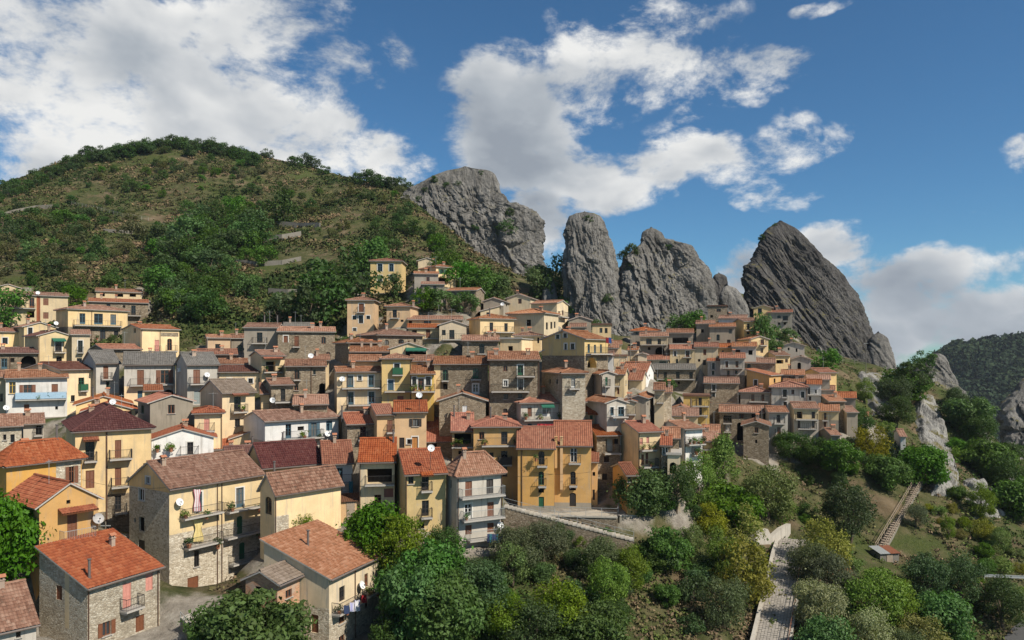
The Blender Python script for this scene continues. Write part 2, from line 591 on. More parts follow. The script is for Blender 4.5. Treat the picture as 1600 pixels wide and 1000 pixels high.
HOUSES = r'''
@A
-40 140 118 190 160 0 7|g t c|pale gable house peeking over the long cream house below the hillside|
-30 425 158 330 150 4 8|r t c|long cream house with red-brown pilaster and dish below the scrub hillside|sb 270 303 185 228;sb 270 303 272 312;db 183 215 182 243;sk 60 90 178 205;B 30 225 243;D 237 152 11;Q r 228 252 158 330;R 170 215 265 305;P 245;T 60 243;T 180 300
600 885 140 185 162 0 8|r t c|uppermost long pale house with red roof beside green hillside trees|R 625 655 152 172;R 720 770 155 175;R 810 850 155 175
555 925 205 345 152 0 8|r o S|grey stone house with orange roof just behind the cream balcony house|dk 820 848 230 288;B 800 880 292;wk 665 690 220 233;kk 768 784 228 243;C .2 .5;C .45 .6
425 797 250 460 140 10 x350|h t y|cream house with three blue doors on one long balcony, stone ground floor|dt 497 533 278 345;dt 588 643 280 348;dt 690 726 285 350;B 455 755 352;Z S 362;dk 625 660 380 445;wk 712 740 388 420;wk 472 505 380 410;P 573;T 600 445;T 690 445
150 350 362 480 136 6 x82|g t c|small pale gable house with dish behind the green-awning house|wkf 175 203 367 418;D 368 342 14
240 448 418 600 126 8 x155|g d c|cream gable house with green awning over its balcony door|dkf 345 385 448 520;X 322 405 440;B 330 405 522;wk 352 387 548 590;P 243
449 562 412 600 128 8 7|s1.0 t c|narrow cream annex beside the green-awning house|dkf 487 517 448 525;B 480 525 523;wk 480 512 558 588
-60 135 392 480 136 0 8|h o y|cream house with orange hipped roof at the photo's left edge|wkf 15 48 430 470
-60 235 528 650 121 4 8|r d S|stone house with dark brown roof and cream arched porch|dt 8 45 560 625;kk 65 90 558 583;V 130 225 545 620;P 62
880 1120 375 560 127 9 x765|r o y|cream house with orange roof and two small balconies above grey-roofed row|sp 967 995 445 515;ab 1045 1075 437 510;B 960 1000 517;B 1035 1098 513;Q S 1005 1115 398 425;P 1000;P 882;>kk 835 848 372 400;C .3 .7
645 880 502 570 120 6 x565|r o S|low stone house with bright orange roof above the grey-roofed white row|wk 792 825 535 552
600 745 588 800 112 8 x517|r1.7 g W|grey-roofed white house with brown shutters, first of the white row|sb 645 677 608 690;B 632 695 690;wg 663 685 703 745;Z p 778
776 1095 598 830 110 5 8|r1.7 g W|grey-roofed white house with two brown shuttered doors, middle of the white row|sb 857 900 632 725;B 815 940 728;ob 1003 1055 633 715;B 985 1085 722;Q y 776 905 735 860;nt 860 890 762 825;V 1020 1085 755 810;C .5 .6;P 1075
1170 1365 598 850 108 8 x1100|r1.6 g W|grey-roofed white house with air conditioner and arched door, last of the white row|sb 1208 1250 630 720;B 1182 1290 720;D 1290 663 14;e1 1212 1250 760 850;>I 1125 632;P 1362
36 420 685 935 104 5 9|r t w|white house with long blue-railed balcony and yellow framed window|wyf 57 98 708 780;ob 145 200 725 808;sb 322 362 720 800;Bb 95 415 818;sb 150 183 847 898;kk 345 362 860 880;D 30 868 15;C .2 .5;C .55 .5;T 240 818;T 300 818;T 380 818
-70 33 680 935 106 5 7|r t c|cream house squeezed at left edge beside the blue-railed white house|dk 0 18 780 830
376 598 632 860 109 4 x150|r d y|yellow house with single green door and green balcony|dg 490 527 680 760;Bg 485 540 762;wk 443 468 790 830
475 815 852 920 100 2 9|g o y|low yellow gable house with orange roof, upper of two beside dish|wk 600 625 815 845;wk 672 690 812 838;F .3 .4
520 845 892 960 96 2 9|g o y|low yellow gable house with white dish and brick chimney|ob 722 788 888 925;D 705 832 18;C .25 .5
938 1205 838 1080 92 6 x862|g o g|grey plastered gable house with one upper window|wb 1050 1092 850 905;kk 1125 1150 960 985;>wg 882 900 852 905
905 1012 765 830 101 4 5|s.6 o y|tiny ochre rooftop room with orange roof between white row and grey gable|wk 948 968 775 798
1216 1388 905 1100 91 4 6|h o y|small yellow house with pink door and orange roof beside grey gable house|sp 1275 1310 938 1010;B 1250 1340 1012;P 1386
1389 1592 775 1080 97 14 x1252|r1.5 b y|yellow house with old grey-brown tile roof, tiled canopy over balcony door|dk 1463 1505 800 890;A 1440 1540 788;B 1440 1535 895;wk 1468 1500 938 985;T 1500 895
@D
97 240 432 510 132 0 x85|r p p|tiny peach house with pink tiles below the dirt bank|wk 145 178 470 503
246 322 435 530 135 0 7|r t g|small grey house wedged between peach house and stone gable|wk 285 315 478 515
326 534 368 530 127 -8 x572|r t g|grey-brown house with one balcony and pale gable end below hillside|dk 405 440 398 462;B 380 470 465;F .5 .5;F .9 .5
575 760 363 420 138 0 8|r g S|dark grey roofed house behind the long stone house|C .2 .5
536 893 393 600 125 2 8|r p S|long rough stone house with tan roof and five openings|sbf 572 600 418 460;sb 640 668 420 485;abf 808 836 425 468;wk 765 782 512 540;ab 838 865 520 570;B 630 675 487;C .6 .4;C .75 .5
30 280 537 565 122 0 8|r o S|low stone house under long orange roof beside the white row|
436 580 545 690 112 6 x365|r t y|ochre house with tiled canopy over green-planted loggia|R 462 522 580 642;A 440 560 562;B 445 555 645;T 460 645;T 540 645
172 345 597 640 117 4 7|r t y|low yellow house under brown tile roof behind the white row|
170 465 648 770 111 4 6|s.9 d y|long low cream house with four windows and boxed dormer|wkf 220 248 685 712;wkf 352 380 685 715;wk 415 432 685 715;wk 180 195 685 712
585 835 610 795 108 3 8|r t S|brown stone house with arched upper door and dark arched passage|abf 640 672 628 690;B 635 680 693;wk 757 773 630 660;wb 640 665 728 760;V 795 833 715 800;P 745;D 743 545 12
737 856 573 700 113 3 7|r p y|narrow yellow house behind the arched-passage stone house|
496 632 727 890 100 8 x446|r t S|grey stone house with tall dark door and dish above tiled shed|dk 555 583 752 830;B 510 630 832;D 495 822 13
432 493 783 890 101 8 6|s1.2 t y|slim yellow house with tile roof beside the stone dish house|wk 436 448 800 860;B 425 490 885
636 846 850 900 98 4 7|r p S|low stone shed with two brown tile roofs|
970 1137 197 420 142 -4 x1166|h t p|square peach tower house with white framed windows|sbf 1042 1075 218 270;B 1035 1080 272;dkf 1042 1070 292 340;wkf 1003 1028 293 318;wkf 1090 1113 293 315;wkf 1005 1028 370 390;Q W 1042 1070 340 345
1216 1365 236 345 139 -14 x1415|h t p|peach house with hipped roof and single balcony beside the tower house|dk 1253 1280 256 305;B 1240 1300 308;wk 1303 1322 318 332;C .95 .5
1160 1440 413 515 121 5 x1042|h t S|stone house with broad brown hipped roof and arched windows|ak 1205 1230 445 475;ak 1290 1325 440 468;kk 1385 1400 440 458;C .4 .5
976 1160 462 570 117 6 x895|h t S|stone house with yellow side wall and brown hipped roof|V 1000 1060 480 515;Q y 976 990 455 600
990 1225 520 550 113 3 7|r t S|low stone house with broken brown roof below the yellow side wall|C .3 .5;C .55 .5;C .8 .5
1238 1470 500 565 115 0 9|g t c|beige gable house with green tarpaulin under its roof|X 1335 1465 500;Rg 1335 1465 505 555
906 1185 646 880 103 5 x890|r t y|yellow house with two long balconies and four blue-green doors|dtf 972 1008 668 742;dtf 1103 1137 665 740;wkf 1038 1060 668 697;B 935 1180 745;dtf 975 1010 770 850;dtf 1103 1140 768 848;B 975 1185 850;D 938 690 14;P 970
1186 1370 562 880 103.6 3 9|h t Y|tall yellow house with solid green balcony|dkf 1263 1298 593 630;Bg 1250 1320 662;stf 1225 1260 695 760;B 1205 1370 765;sr 1283 1322 795 832;P 1370
1371 1513 658 880 102.5 3 9|r t Y|yellow house with three windows above a planted balcony|wkf 1372 1402 675 730;dbf 1413 1450 685 758;wkf 1462 1492 675 728;B 1372 1520 765;wk 1395 1440 805 832;T 1390 765;T 1430 765;T 1490 765
1371 1510 578 650 108.5 3 7|r t y|pale yellow upper storey with one white framed window|wkf 1410 1440 593 630
986 1181 576 620 109 3 7|r t y|low ochre house between two brown roofs behind the yellow balconies|
@E
456 915 155 335 92 4 x322|r t w|long white house with blue doors and wide balcony|dt 585 620 170 260;ot 745 780 160 248;st 838 877 150 210;kk 660 700 185 210;B 565 810 265;D 838 230 16;ab 508 530 290 330;sb 740 782 280 330;kk 578 610 290 320;sb 842 872 278 320;Z W 275;T 690 265;T 790 265
971 1150 172 345 94 4 x921|r o S|small rough stone house with red roof and one balcony beside the long white house|dk 1050 1087 188 262;B 1035 1100 268;wb 1052 1085 275 315;F -.1 .3
1156 1263 112 330 93 3 x1100|r e p|narrow peach house with brown door and lower red roof|sb 1220 1255 145 220;B 1210 1265 222;so 1183 1217 258 302
1265 1465 97 330 93.6 3 8|r o p|peach house with dark open shutters and orange door|ok 1378 1415 137 185;nk 1295 1328 255 320;sof 1375 1412 250 322;wkf 1345 1368 265 295;D 1420 -10 6
1466 1690 278 360 98 3 6|s2.6 o S|low stone house under large sunlit orange single-slope roof|kk 1500 1530 290 330
230 444 448 560 86 28 7|r2 d y|yellow house with dark ridge roof just behind the big stone house|C .2 .6;C .7 .6;F .85 .6
443 818 440 620 84 34 7|r2.2 m y|yellow house with large dark maroon roof|ob 535 572 470 520;wb 745 788 450 492;F .5 .6;P 817
823 1003 415 690 86 18 7|r2 e w|white house with laundry balconies beside big yellow blank wall|wkf 848 872 452 482;dt 907 942 445 525;B 930 1003 535;B 930 1003 592;P 824
517 930 597 900 76 47 x452|r1.6 t y|yellow house with one big blank wall and stone corner|kk 682 692 615 625;Q s 517 605 750 1000;>ak 458 498 625 735;F .12 .6;P 518
1046 1266 405 700 83 8 x1006|r2 o c|cream house with wide dark loggia and orange roof|R 1095 1250 450 542;B 1080 1268 545;db 1140 1182 612 670;sr 1200 1258 573 628;P 1050;F .95 .4
1335 1585 482 850 80 18 x1267|r2 o Y|olive-yellow house with awning balcony and bright orange roof|wk 1352 1385 500 545;dk 1437 1480 490 585;A 1425 1500 487;B 1425 1500 587;kk 1520 1535 590 615;dk 1437 1480 648 745;B 1425 1500 752;wk 1410 1452 785 825;P 1336;D 1490 320 20
246 455 262 370 95 6 8|l1.3 t c|beige house with ragged slanting tile roof left of the long white house|kk 375 390 230 248;nb 335 372 288 340
@H
456 738 758 1230 80 28 x388|h1.8 p W|grey-white four-storey house with three long balconies and pink hipped roof|sb 508 550 808 900;sk 640 683 795 885;Bn 470 736 910;dwf 505 548 950 1042;sb 646 686 938 1026;Bn 480 735 1050;sb 508 548 1082 1140;sb 646 686 1068 1126;Bn 515 735 1173;wg 572 617 1198 1226;D 718 1082 26;>kk 410 422 800 850;P 462;P 734;T 500 1050
560 845 468 830 93 4 8|h o O|orange-ochre house with two dark doors above each other|wb 595 627 500 545;dk 732 772 498 578;B 610 820 582;wk 660 685 628 658;dk 732 772 618 690;Bk 710 800 700;dk 740 770 712 780;F .4 .5;T 630 582;T 815 582
425 558 492 690 95 4 8|r1.8 o O|orange-ochre wing with planted roof terrace|kk 465 495 618 640;wb 535 555 618 660;R 440 545 510 575;B 425 556 590;F .1 .4;T 440 590;T 470 590;T 520 590
836 1064 597 975 90 10 8|r2 e O|left half of deep ochre house with green street door|ak 965 1003 620 705;B 960 1018 710;ag 965 1000 748 832;B 963 1015 836;kk 965 1000 852 880;ng 967 1000 905 985;Z g 960;T 950 680;P 862
1065 1295 580 975 91.2 10 9|r2.4 e O|right half of deep ochre house with arched street door|aw 1165 1207 600 690;B 1155 1230 692;ak 1165 1198 748 830;B 1158 1208 833;kk 1158 1200 850 865;ek 1160 1200 880 965;kk 1237 1247 898 910;Z g 940;M 1067 1083 545 722;M 1101 1118 545 856
1330 1475 522 820 97 14 x1247|r e S|stone house with red roof and open loggia beside ochre house|R 1385 1440 545 625;B 1370 1470 630;wk 1375 1407 650 690;kk 1440 1465 543 575;sk 1365 1395 760 800;C .1 .6
1297 1334 688 930 93 8 6|s.8 e O|narrow ochre annex at the alley beside the deep ochre house|kk 1303 1320 750 775;nk 1302 1318 860 925
@J
150 288 300 590 94 45 x0|r o y|tall yellow house with flower balconies and long blank side wall|sp 160 178 338 378;sp 200 217 330 370;B 155 250 410;B 160 255 515;nb 168 185 440 505;nb 195 212 430 500;ab 255 267 320 370;ab 257 268 420 470;T 165 410;T 205 410;T 240 410;T 215 515;P 150;C .7 .4
78 145 570 700 89 30 x-10|r e O|low ochre annex with red roof at foot of the tall yellow house|wt 82 103 575 612
436 550 283 575 100 58 x258|r p w|long white house seen edge-on with planted balconies|ab 455 463 330 370;ab 485 493 325 365;ab 515 523 315 352;B 445 545 375;ab 455 463 430 480;ab 487 496 415 460;ab 520 528 400 440;B 480 540 440;wk 450 458 525 560;wk 490 498 500 530;T 455 375;T 480 375;T 510 375;T 535 375;T 495 440;T 525 440;C .8 .5;P 440
302 404 337 460 97 8 7|r p S|stone house with pink tile roof in front of the white edge-on house|
293 352 383 470 93 10 6|r o S|small stone house with white arched window|aw 300 335 395 447
332 412 442 590 92 20 6|f s c|weathered terrace house with open arch and flat top|V 345 388 490 562
548 640 357 500 104 6 8|r p y|yellow house with brown street door and pink roofs above leafy tree|nb 548 573 420 478;wb 602 617 433 460;B 552 616 405;C .3 .5
552 655 303 340 112 4 7|r p y|small yellow house with faded pink roof behind the brown street door house|
@M
915 1110 832 1030 165 0 x1136|h e Y|large yellow house with white framed windows standing highest under the hill|wtf 960 990 850 897;wtf 1032 1060 850 897;wtf 960 988 920 960;wtf 1033 1062 918 950
844 914 916 1030 167 0 7|f s Y|low yellow wing beside the highest yellow house|kk 885 900 925 940;kk 888 900 965 975
1213 1325 830 900 170 0 9|g t c|pale gable house behind the highest peach house beside rock|C .9 .5
1325 1450 866 985 160 22 x1228|h t y|peach-yellow house with green shuttered windows below the big rock|og 1352 1374 883 913;og 1394 1416 888 913;R 1340 1400 935 975;>kk 1270 1280 880 900
@G
190 340 192 270 156 0 7|r p g|small grey house with pinkish roof below the peach-yellow house|wb 265 285 212 240
236 375 258 330 150 0 7|r p g|low grey house with two doors and thin balcony above the hedge|dk 258 278 268 305;dk 307 328 268 305;B 240 370 308
388 576 299 420 150 -18 x626|r t S|stone house half hidden by the clipped hedge with pale gable end|>kk 595 605 385 395
603 722 425 480 146 0 7|l1 t c|pale house with slanting roof above the ochre balcony house|wk 640 658 432 445
622 746 364 440 152 -24 x790|g t g|small grey gable house with dish below the rock|D 795 382 12;>wk 762 770 380 395
766 916 346 420 157 -12 x962|g t c|olive-beige gable house nestled against the rock|wb 838 860 348 378
918 1080 380 480 150 -34 x1150|r t c|beige house with sunlit white side wall under the first rock pillar|>db 1090 1100 425 455;>db 1112 1122 420 450;>B 1085 1130 458
776 1000 443 570 140 -34 x1090|h p c|large beige house with pale hipped roof and sunlit end wall|kk 890 918 478 517;>wk 1012 1024 495 540;>wk 1040 1052 492 535;>wk 1062 1072 490 530
601 812 471 610 134 8 x532|h t y|ochre house with two doors on long balcony in upper village|dk 660 682 495 550;dk 752 773 500 553;B 630 805 555;wk 755 775 583 598;F .35 .2
150 490 478 520 137 0 7|r t y|long low yellow house with red-brown roof in upper village|wk 248 293 485 505;kk 155 175 485 508
150 346 531 625 130 0 7|r e c|cream house with red roof beside the white gable house in upper village|kk 175 205 543 560;sb 262 290 540 590;B 250 340 595
346 515 512 610 128 0 8|g t c|whitish gable house with open balcony in upper village|wk 362 385 542 575;dk 408 440 542 600;B 362 510 602;T 490 602
490 718 610 710 120 2 8|r t S|stone house with one arched balcony door above tall stone house|akf 595 628 628 690;B 583 640 690;C .75 .4;C .9 .4
726 860 600 700 121 -25 x940|f s y|plain flat-topped dull yellow house with one small window|kk 775 805 643 672
816 980 579 670 126 -10 x1006|h t y|yellow house with two-tier roof behind bright yellow gable house|kk 958 970 590 625;C .2 .5;C .5 .4
987 1253 602 800 112 -33 x1400|g t Y|big bright yellow gable house with flag balcony and arch below|wkf 1075 1097 568 597;wkf 1122 1143 563 590;wkf 1128 1143 628 665;wkf 1168 1190 627 663;Z S 702;>dt 1272 1287 630 685;>dt 1312 1325 635 688;>dt 1350 1362 632 686;>B 1260 1398 690;>V 1272 1328 715 780
1155 1295 482 540 150 0 7|g t g|drab gable house right below the rock pillar base|kk 1238 1252 450 470
1165 1260 525 570 142 0 7|r t g|small grey-beige house in front of the drab gable house|
1302 1420 511 610 141 0 7|f t y|flat-roofed dull yellow house with two windows below the dark gap|wk 1347 1365 530 560;wk 1380 1397 530 562
313 650 757 1010 104 2 9|r t S|stone house with ochre-washed wall and four openings, left of tallest stone house|ag 367 400 790 860;B 362 404 858;dg 555 590 783 845;B 540 610 850;kk 370 398 878 915;dwf 555 590 880 945;Q y 313 352 757 1010
655 970 730 1090 102 2 10|r t S|tallest brown stone house with green door and long iron balcony|ab 745 772 765 800;dgf 835 870 762 825;B 830 940 830;wwf 748 772 857 895;dkf 838 870 850 917;B 668 910 925;wk 748 775 942 975;wk 838 862 940 968;nk 745 770 1035 1085;P 655;P 967;C .15 .3;C .8 .3
986 1140 676 790 112 -10 6|g t S|stone gable house with small balcony below the bright yellow house|dk 1055 1085 690 738;B 1050 1090 740;kk 1093 1107 680 710
1114 1258 813 990 100 18 x1006|h t s|pale stone house with one balcony and beige side wall|dw 1170 1195 843 910;B 1150 1215 908;>kk 1030 1042 850 878;>kk 1075 1087 850 878
345 635 985 1110 99 0 6|g t S|low stone gable house with white shutter in front of tall stone house|sw 490 520 1015 1065
@K
866 962 386 540 107 16 x758|g t W|pale gable house with dark rust drainpipe and two green shuttered openings|sg 895 912 408 470;B 888 918 472;kk 890 903 480 515;kk 938 950 478 515;P 862
965 1030 390 545 110 -10 x1056|r t c|narrow cream house with green shutters beside the pale gable house|sg 970 985 410 470;B 967 990 470;nb 980 995 485 530;>wk 1040 1046 430 460
906 1045 592 745 98 12 x758|g t W|pale gable house with blue double doors and two dishes|kk 955 968 573 588;dtf 930 955 622 682;dtf 987 1028 620 690;B 930 1040 690;D 948 700 16
1046 1105 583 710 99.5 6 6|g t c|slim stone-pale house with old tile roof beside blue double doors|wb 1075 1088 598 625;B 1048 1112 670
1078 1186 557 745 101 -28 x1240|g t g|tall grey gable house with blank front and white side|>kk 1195 1203 590 610;>kk 1215 1222 640 660;>kk 1205 1212 680 700
1246 1315 500 725 104 14 7|r t c|tall narrow cream house with balcony behind the tall grey gable|db 1290 1302 530 585;B 1262 1312 588;db 1285 1297 600 640;kk 1288 1298 690 715
1316 1366 519 700 107 14 6|r t s|slim pale stone house behind the tall narrow cream house|wb 1325 1335 545 580
1016 1186 373 410 124 -38 x1240|r1.5 o w|white house with red roof and sunlit white gable above street|>kk 1205 1215 390 410;>kk 1205 1213 420 450
1061 1155 427 480 119 -34 x1192|r1.2 o c|low cream house with red roof in front of the white gable|
956 1050 258 340 128 0 6|f t y|small flat yellow house right of the bright yellow gable|wk 957 967 275 305;B 1010 1040 320
1057 1124 217 340 131 -12 x1136|r t c|narrow pale yellow house with leaning pole beside it|wk 1080 1090 250 285;wk 1095 1103 255 285
1127 1190 247 340 127 0 7|g t c|small beige gable house with blank wall next to arched house|
922 985 203 260 134 0 6|r t p|small pinkish house tucked behind the bright yellow house|kk 965 972 208 222
912 950 255 355 116 -6 5|r t w|narrow white house attached to the bright yellow gable house|wk 928 938 280 320
292 742 593 850 100 4 x192|h o W|grey weathered house with laundry under its long balcony|sb 340 370 625 690;dwf 445 510 612 690;sb 610 645 620 690;B 305 675 712;st 340 370 740 790;kk 450 480 758 785;dg 608 640 730 770;D 680 625 15;T 320 712;T 420 712;T 560 712;T 590 712;T 650 712;X 430 520 605
750 872 660 770 102 2 7|r o c|small cream house with green door and orange roof beside laundry house|A 770 872 668;ng 785 805 680 752;F .95 .1
760 845 415 540 112 0 7|r t S|brown stone link house between two gable houses|kk 790 800 440 460
860 1010 178 230 145 0 7|r t c|low beige house with pale roof behind the bright yellow ridge|
@L
96 256 281 350 161 0 8|h o g|grey house with red hipped roof under the middle rock|wk 120 135 283 300;wk 200 215 287 300
146 304 313 440 152 0 8|r t g|grey house with big arched cellar and long balcony|abf 180 212 323 357;ab 245 265 325 357;B 150 300 358;V 233 285 372 430;kk 190 205 372 388;Q c 146 304 300 360
298 448 293 370 155 0 8|r t g|grey house with vine pergola and hanging washing|R 330 420 318 350;B 310 448 352
466 568 241 335 161 0 7|r t g|plain grey house above red roofs with two tiny windows|kk 492 508 270 290;kk 540 552 252 262
541 686 259 355 157 -6 8|r t g|grey plastered house with single arched window high in right cluster|akf 580 598 300 335;wk 650 668 270 295;nk 640 660 330 352
531 640 141 225 176 0 6|f t S|ruined dark stone house beside the leaning boulder|wb 580 605 155 172;kk 545 560 190 205
592 748 212 245 168 -20 8|r p w|whitish house with pink roof below the ruined stone house|
736 830 226 315 160 6 x676|r t y|yellow-ochre house with two upper windows near the big dark rock|dk 753 768 240 274;dk 800 815 243 276;B 740 830 277;wk 752 768 287 300
776 874 327 415 154 -8 x700|g t y|ochre gable house with small balcony below the leafy bush|db 830 850 328 360;B 822 862 362;wb 830 845 378 405
791 894 151 230 178 0 7|g t y|pale yellow gable house highest against the big dark rock|wk 815 838 152 185
872 1010 178 255 176 0 7|r e g|olive-grey house with red roof at the foot of the big dark rock|ak 925 945 192 208;dk 958 985 195 222;B 955 990 224;kk 930 942 232 245;kk 962 975 232 245
316 455 386 480 148 0 8|r o c|cream house with ivy edge and red roof in right cluster|wbf 338 352 395 425;dbf 405 427 393 428;B 390 440 429;db 410 425 438 475;wk 350 362 440 465
456 589 373 480 147 0 8|r o c|taller cream house with red roof beside the ivy-edged house|sb 505 522 385 418;kk 475 488 440 455;nk 503 520 445 475
590 668 376 440 150 0 7|r o p|small pinkish house with red roof in right cluster centre|wb 610 622 390 410
669 805 371 430 146 0 8|r t W|pale house with mixed tile roof and two dark loggias|R 685 715 388 416;R 762 785 390 416
184 308 445 490 146 0 7|r o c|low cream house with green glazed veranda|wg 255 305 452 478;wk 200 215 452 470
222 460 498 620 141 0 8|r g S|long grey stone house with four doors on one long balcony|dk 280 298 515 552;dk 350 370 513 552;dk 425 445 515 552;B 240 455 553;kk 360 372 568 582;kk 240 252 520 545
530 600 453 560 144 0 7|r o W|narrow white house with two stacked windows in right cluster|dkf 555 570 462 498;B 548 577 499;wkf 553 568 507 530
601 740 437 610 142 0 9|r o W|pinkish white house with red roof and long upper balcony|dbf 630 648 452 488;db 688 705 452 488;B 615 730 490;db 640 655 505 540;wb 685 700 503 525;Z S 530
741 912 463 530 145 0 8|r t S|wide low stone house with crumbling tile roof|ak 755 775 468 490
916 998 420 505 150 8 x850|r t y|yellow house with lit loggia below the big dark rock|R 920 960 445 466;wb 970 985 440 460
955 1080 365 425 161 0 7|g t W|whitewashed gable house standing under the rock's lowest slope|kk 985 995 375 390;kk 1030 1040 380 400
1004 1115 442 510 154 0 7|g t W|pale ruinous gable house with open doorway below rock|V 1040 1060 460 500
752 880 531 610 140 -24 x946|x1 o O|bright ochre house with slanting roof in right cluster|dkf 793 812 558 592;>wk 905 915 550 575
950 1078 531 580 144 0 8|r p g|grey house with patched pink and orange roof|kk 990 1000 540 555
1166 1262 518 610 146 14 x1076|r o y|yellow house with long red roof at the cluster's upper edge|kk 1215 1225 535 560
962 1088 572 620 141 0 7|r t g|low grey house with brown roof behind big white house|
1092 1224 557 610 142 4 7|r p g|grey house with faded red roof beside the yellow red-roofed house|kk 1150 1160 565 585
511 706 577 700 136 4 8|r t S|broad rough stone house with red cloth at its window|dkf 555 575 585 620;B 550 580 622;wk 695 704 585 605;wkf 556 572 630 655
716 886 627 710 134 0 8|h o g|grey house with orange hipped roof and two doors on balcony|db 778 795 640 678;db 835 852 640 678;B 765 875 680
888 1094 600 735 132 0 9|h o W|big whitish house with orange hipped roof and many windows|dkf 957 980 613 655;B 952 984 657;wrf 1005 1023 613 640;wkf 1060 1080 625 660;dkf 960 980 683 725;wk 1005 1020 683 698;P 890;P 1092
1096 1174 585 700 137 6 7|r o w|small white house with dark porch and red roof|V 1097 1112 600 640;B 1096 1172 641;wk 1140 1150 615 635;wk 1105 1118 652 676
1176 1250 616 660 141 0 6|r p g|small grey house with pale pink roof right of white porch house|
1240 1370 661 720 138 0 8|r o g|grey-brown house with red-orange roof at the cluster's right end|kk 1345 1355 680 700
1220 1310 681 730 132 8 x1146|r p S|stone house with pale roof behind the beige twin balcony house|kk 1285 1293 690 705
1021 1160 721 870 126 8 x987|r t c|beige house with two stacked balconies and dark doors|Rk 1037 1068 740 778;dk 1120 1140 740 778;B 1030 1150 781;dk 1042 1055 785 832;dk 1122 1138 790 832;B 1040 1145 833;Z W 782
1161 1274 736 860 127 4 7|s.8 p c|cream house with flat pinkish top and two stacked doors|db 1190 1205 745 785;B 1183 1215 787;db 1190 1203 797 837;Z g 785
1321 1382 743 860 130 14 x1256|r p g|grey house with pale pink roof near the slope's edge|kk 1350 1358 770 790
1383 1438 769 825 134 6 6|r o W|last small pale house at the cluster's right end|kk 1400 1408 785 800
1232 1282 872 915 120 16 x1166|r p g|tiny grey house with sunlit pink roof above the bushes|kk 1240 1250 880 895
598 848 741 910 129 2 8|r t S|dilapidated grey-brown house with tall dark archway|dk 620 665 760 802;B 618 668 803;wb 710 735 750 775;wb 780 805 750 775;sw 632 658 805 850;B 622 664 852;V 697 730 800 905;Z S 700
878 985 742 940 123 4 x848|r t W|pale grey house with two small balconies beside stone tower|dk 922 943 757 802;B 905 965 804;db 925 945 827 868;B 910 965 870;kk 948 960 885 902
733 878 816 1000 117 0 7|g t S|old roofless-looking stone tower house with holed wall|wb 797 818 828 860;kk 800 812 898 918;kk 745 752 830 840;kk 850 858 840 850;kk 760 768 880 890;kk 845 853 930 940
557 745 690 760 136 4 8|h o S|stone house with orange patched hipped roof behind dilapidated house|
392 540 651 800 127 4 8|f t Y|modern yellow flat-roofed house with two balconies|dk 478 497 660 703;B 445 535 705;dk 478 497 715 756;B 440 530 757;P 470
336 420 722 780 122 0 6|g t y|small yellow gable house with dark red roof below the modern yellow house|kk 395 403 735 750
276 474 762 810 116 -14 8|r p c|beige house with pink tile roof in front of the modern yellow house|F .8 .5;kk 420 428 772 785
@N
829 861 729 835 127 16 x787|r p w|isolated white house among dark trees on the right slope|wk 840 850 740 772;wk 840 850 790 815
@B
470 945 212 930 80 35 x280|h2.2 m y|large yellow house with dark maroon roof and three balconies|dk 533 590 280 400;A 515 615 272;B 522 608 403;sb 718 758 270 382;B 680 822 388;kb 897 913 245 305;sb 535 590 460 572;sb 718 758 443 555;B 688 805 562;kb 895 915 415 460;dk 718 758 618 722;B 715 790 725;Z S 735;Q S 668 945 612 740;P 664;P 668;C .3 .6
40 510 415 660 71 56 x-30|h1.6 o O|ochre house with stone end and bright orange roof with metal flue|ob 432 465 435 540;kk 277 288 440 455;Q s 350 505 380 640;F .75 .5;C .35 .7
245 614 685 960 64 54 x38|g1.6 o O|ochre gable house with huge dish and tiled balcony canopy|sb 420 482 735 888;A 360 585 728;Bw 368 575 908;kk 415 440 645 670;D 600 760 38;>Q S 180 245 740 960;>kb 48 78 710 740
1058 1640 570 1258 74 56 x808|r2.2 t s|big four-storey stone house with long balconies and pink curtain|dtf 1225 1262 595 722;B 1120 1372 760;dtf 1475 1522 568 690;B 1400 1636 718;Q c 1058 1640 480 742;dk 1225 1260 790 905;B 1145 1365 945;eg 1480 1515 745 858;B 1395 1636 882;wk 1213 1245 960 1062;eg 1495 1530 910 1015;B 1425 1610 1047;nb 1172 1240 1125 1250;nk 1460 1500 1105 1210;P 1357;P 1385;D 1108 657 26;>wwf 912 938 500 545;>wwf 868 902 575 650;>kk 870 902 752 840;>kk 838 850 760 785;>nk 865 905 895 960;C .1 .4;kk 1068 1076 800 810;kk 1068 1076 920 930;kk 1200 1208 1080 1088;kk 1290 1298 985 993;kk 1400 1408 895 903;T 1160 945;T 1270 760;T 1140 760;T 1430 718;T 1600 718;T 1600 882;T 1340 945;>Q y 800 1058 400 600
947 1335 270 460 85 8 7|g o w|white gable house with two flower-box windows and orange roof|wkf 968 1000 303 335;wkf 1055 1083 300 330;dkf 1170 1208 283 360;B 1130 1240 362;ak 970 1010 412 445;T 985 345;T 1070 340
1341 1436 332 440 92 6 6|s.8 o w|low white shed house with orange roof beside the flower-box gable house|kk 1362 1400 348 362
-60 135 190 310 90 6 8|r t s|stone house with one dark window at left edge above the orange roofs|wk 65 92 235 285;wk 20 40 235 270
146 272 172 300 95 6 7|r t W|weathered house with arched window behind the large maroon-roofed house|ak 222 262 180 236;B 215 265 240
@C
545 1000 672 1075 60 64 x246|s@430 o s|nearest stone house with pink shutters and broad orange roof|sp 767 820 645 812;B 742 865 818;sp 910 955 585 690;nb 848 902 845 1005;ob 640 693 885 972;>sb 350 388 660 750;C .75 .65;P 545;P 985;>Q c 405 432 560 930;F .12 .15
-190 226 985 1120 55 45 9|r2.2 t W|corner of old tiled roof with loose stones at photo's bottom left|wk 100 130 925 985
@F
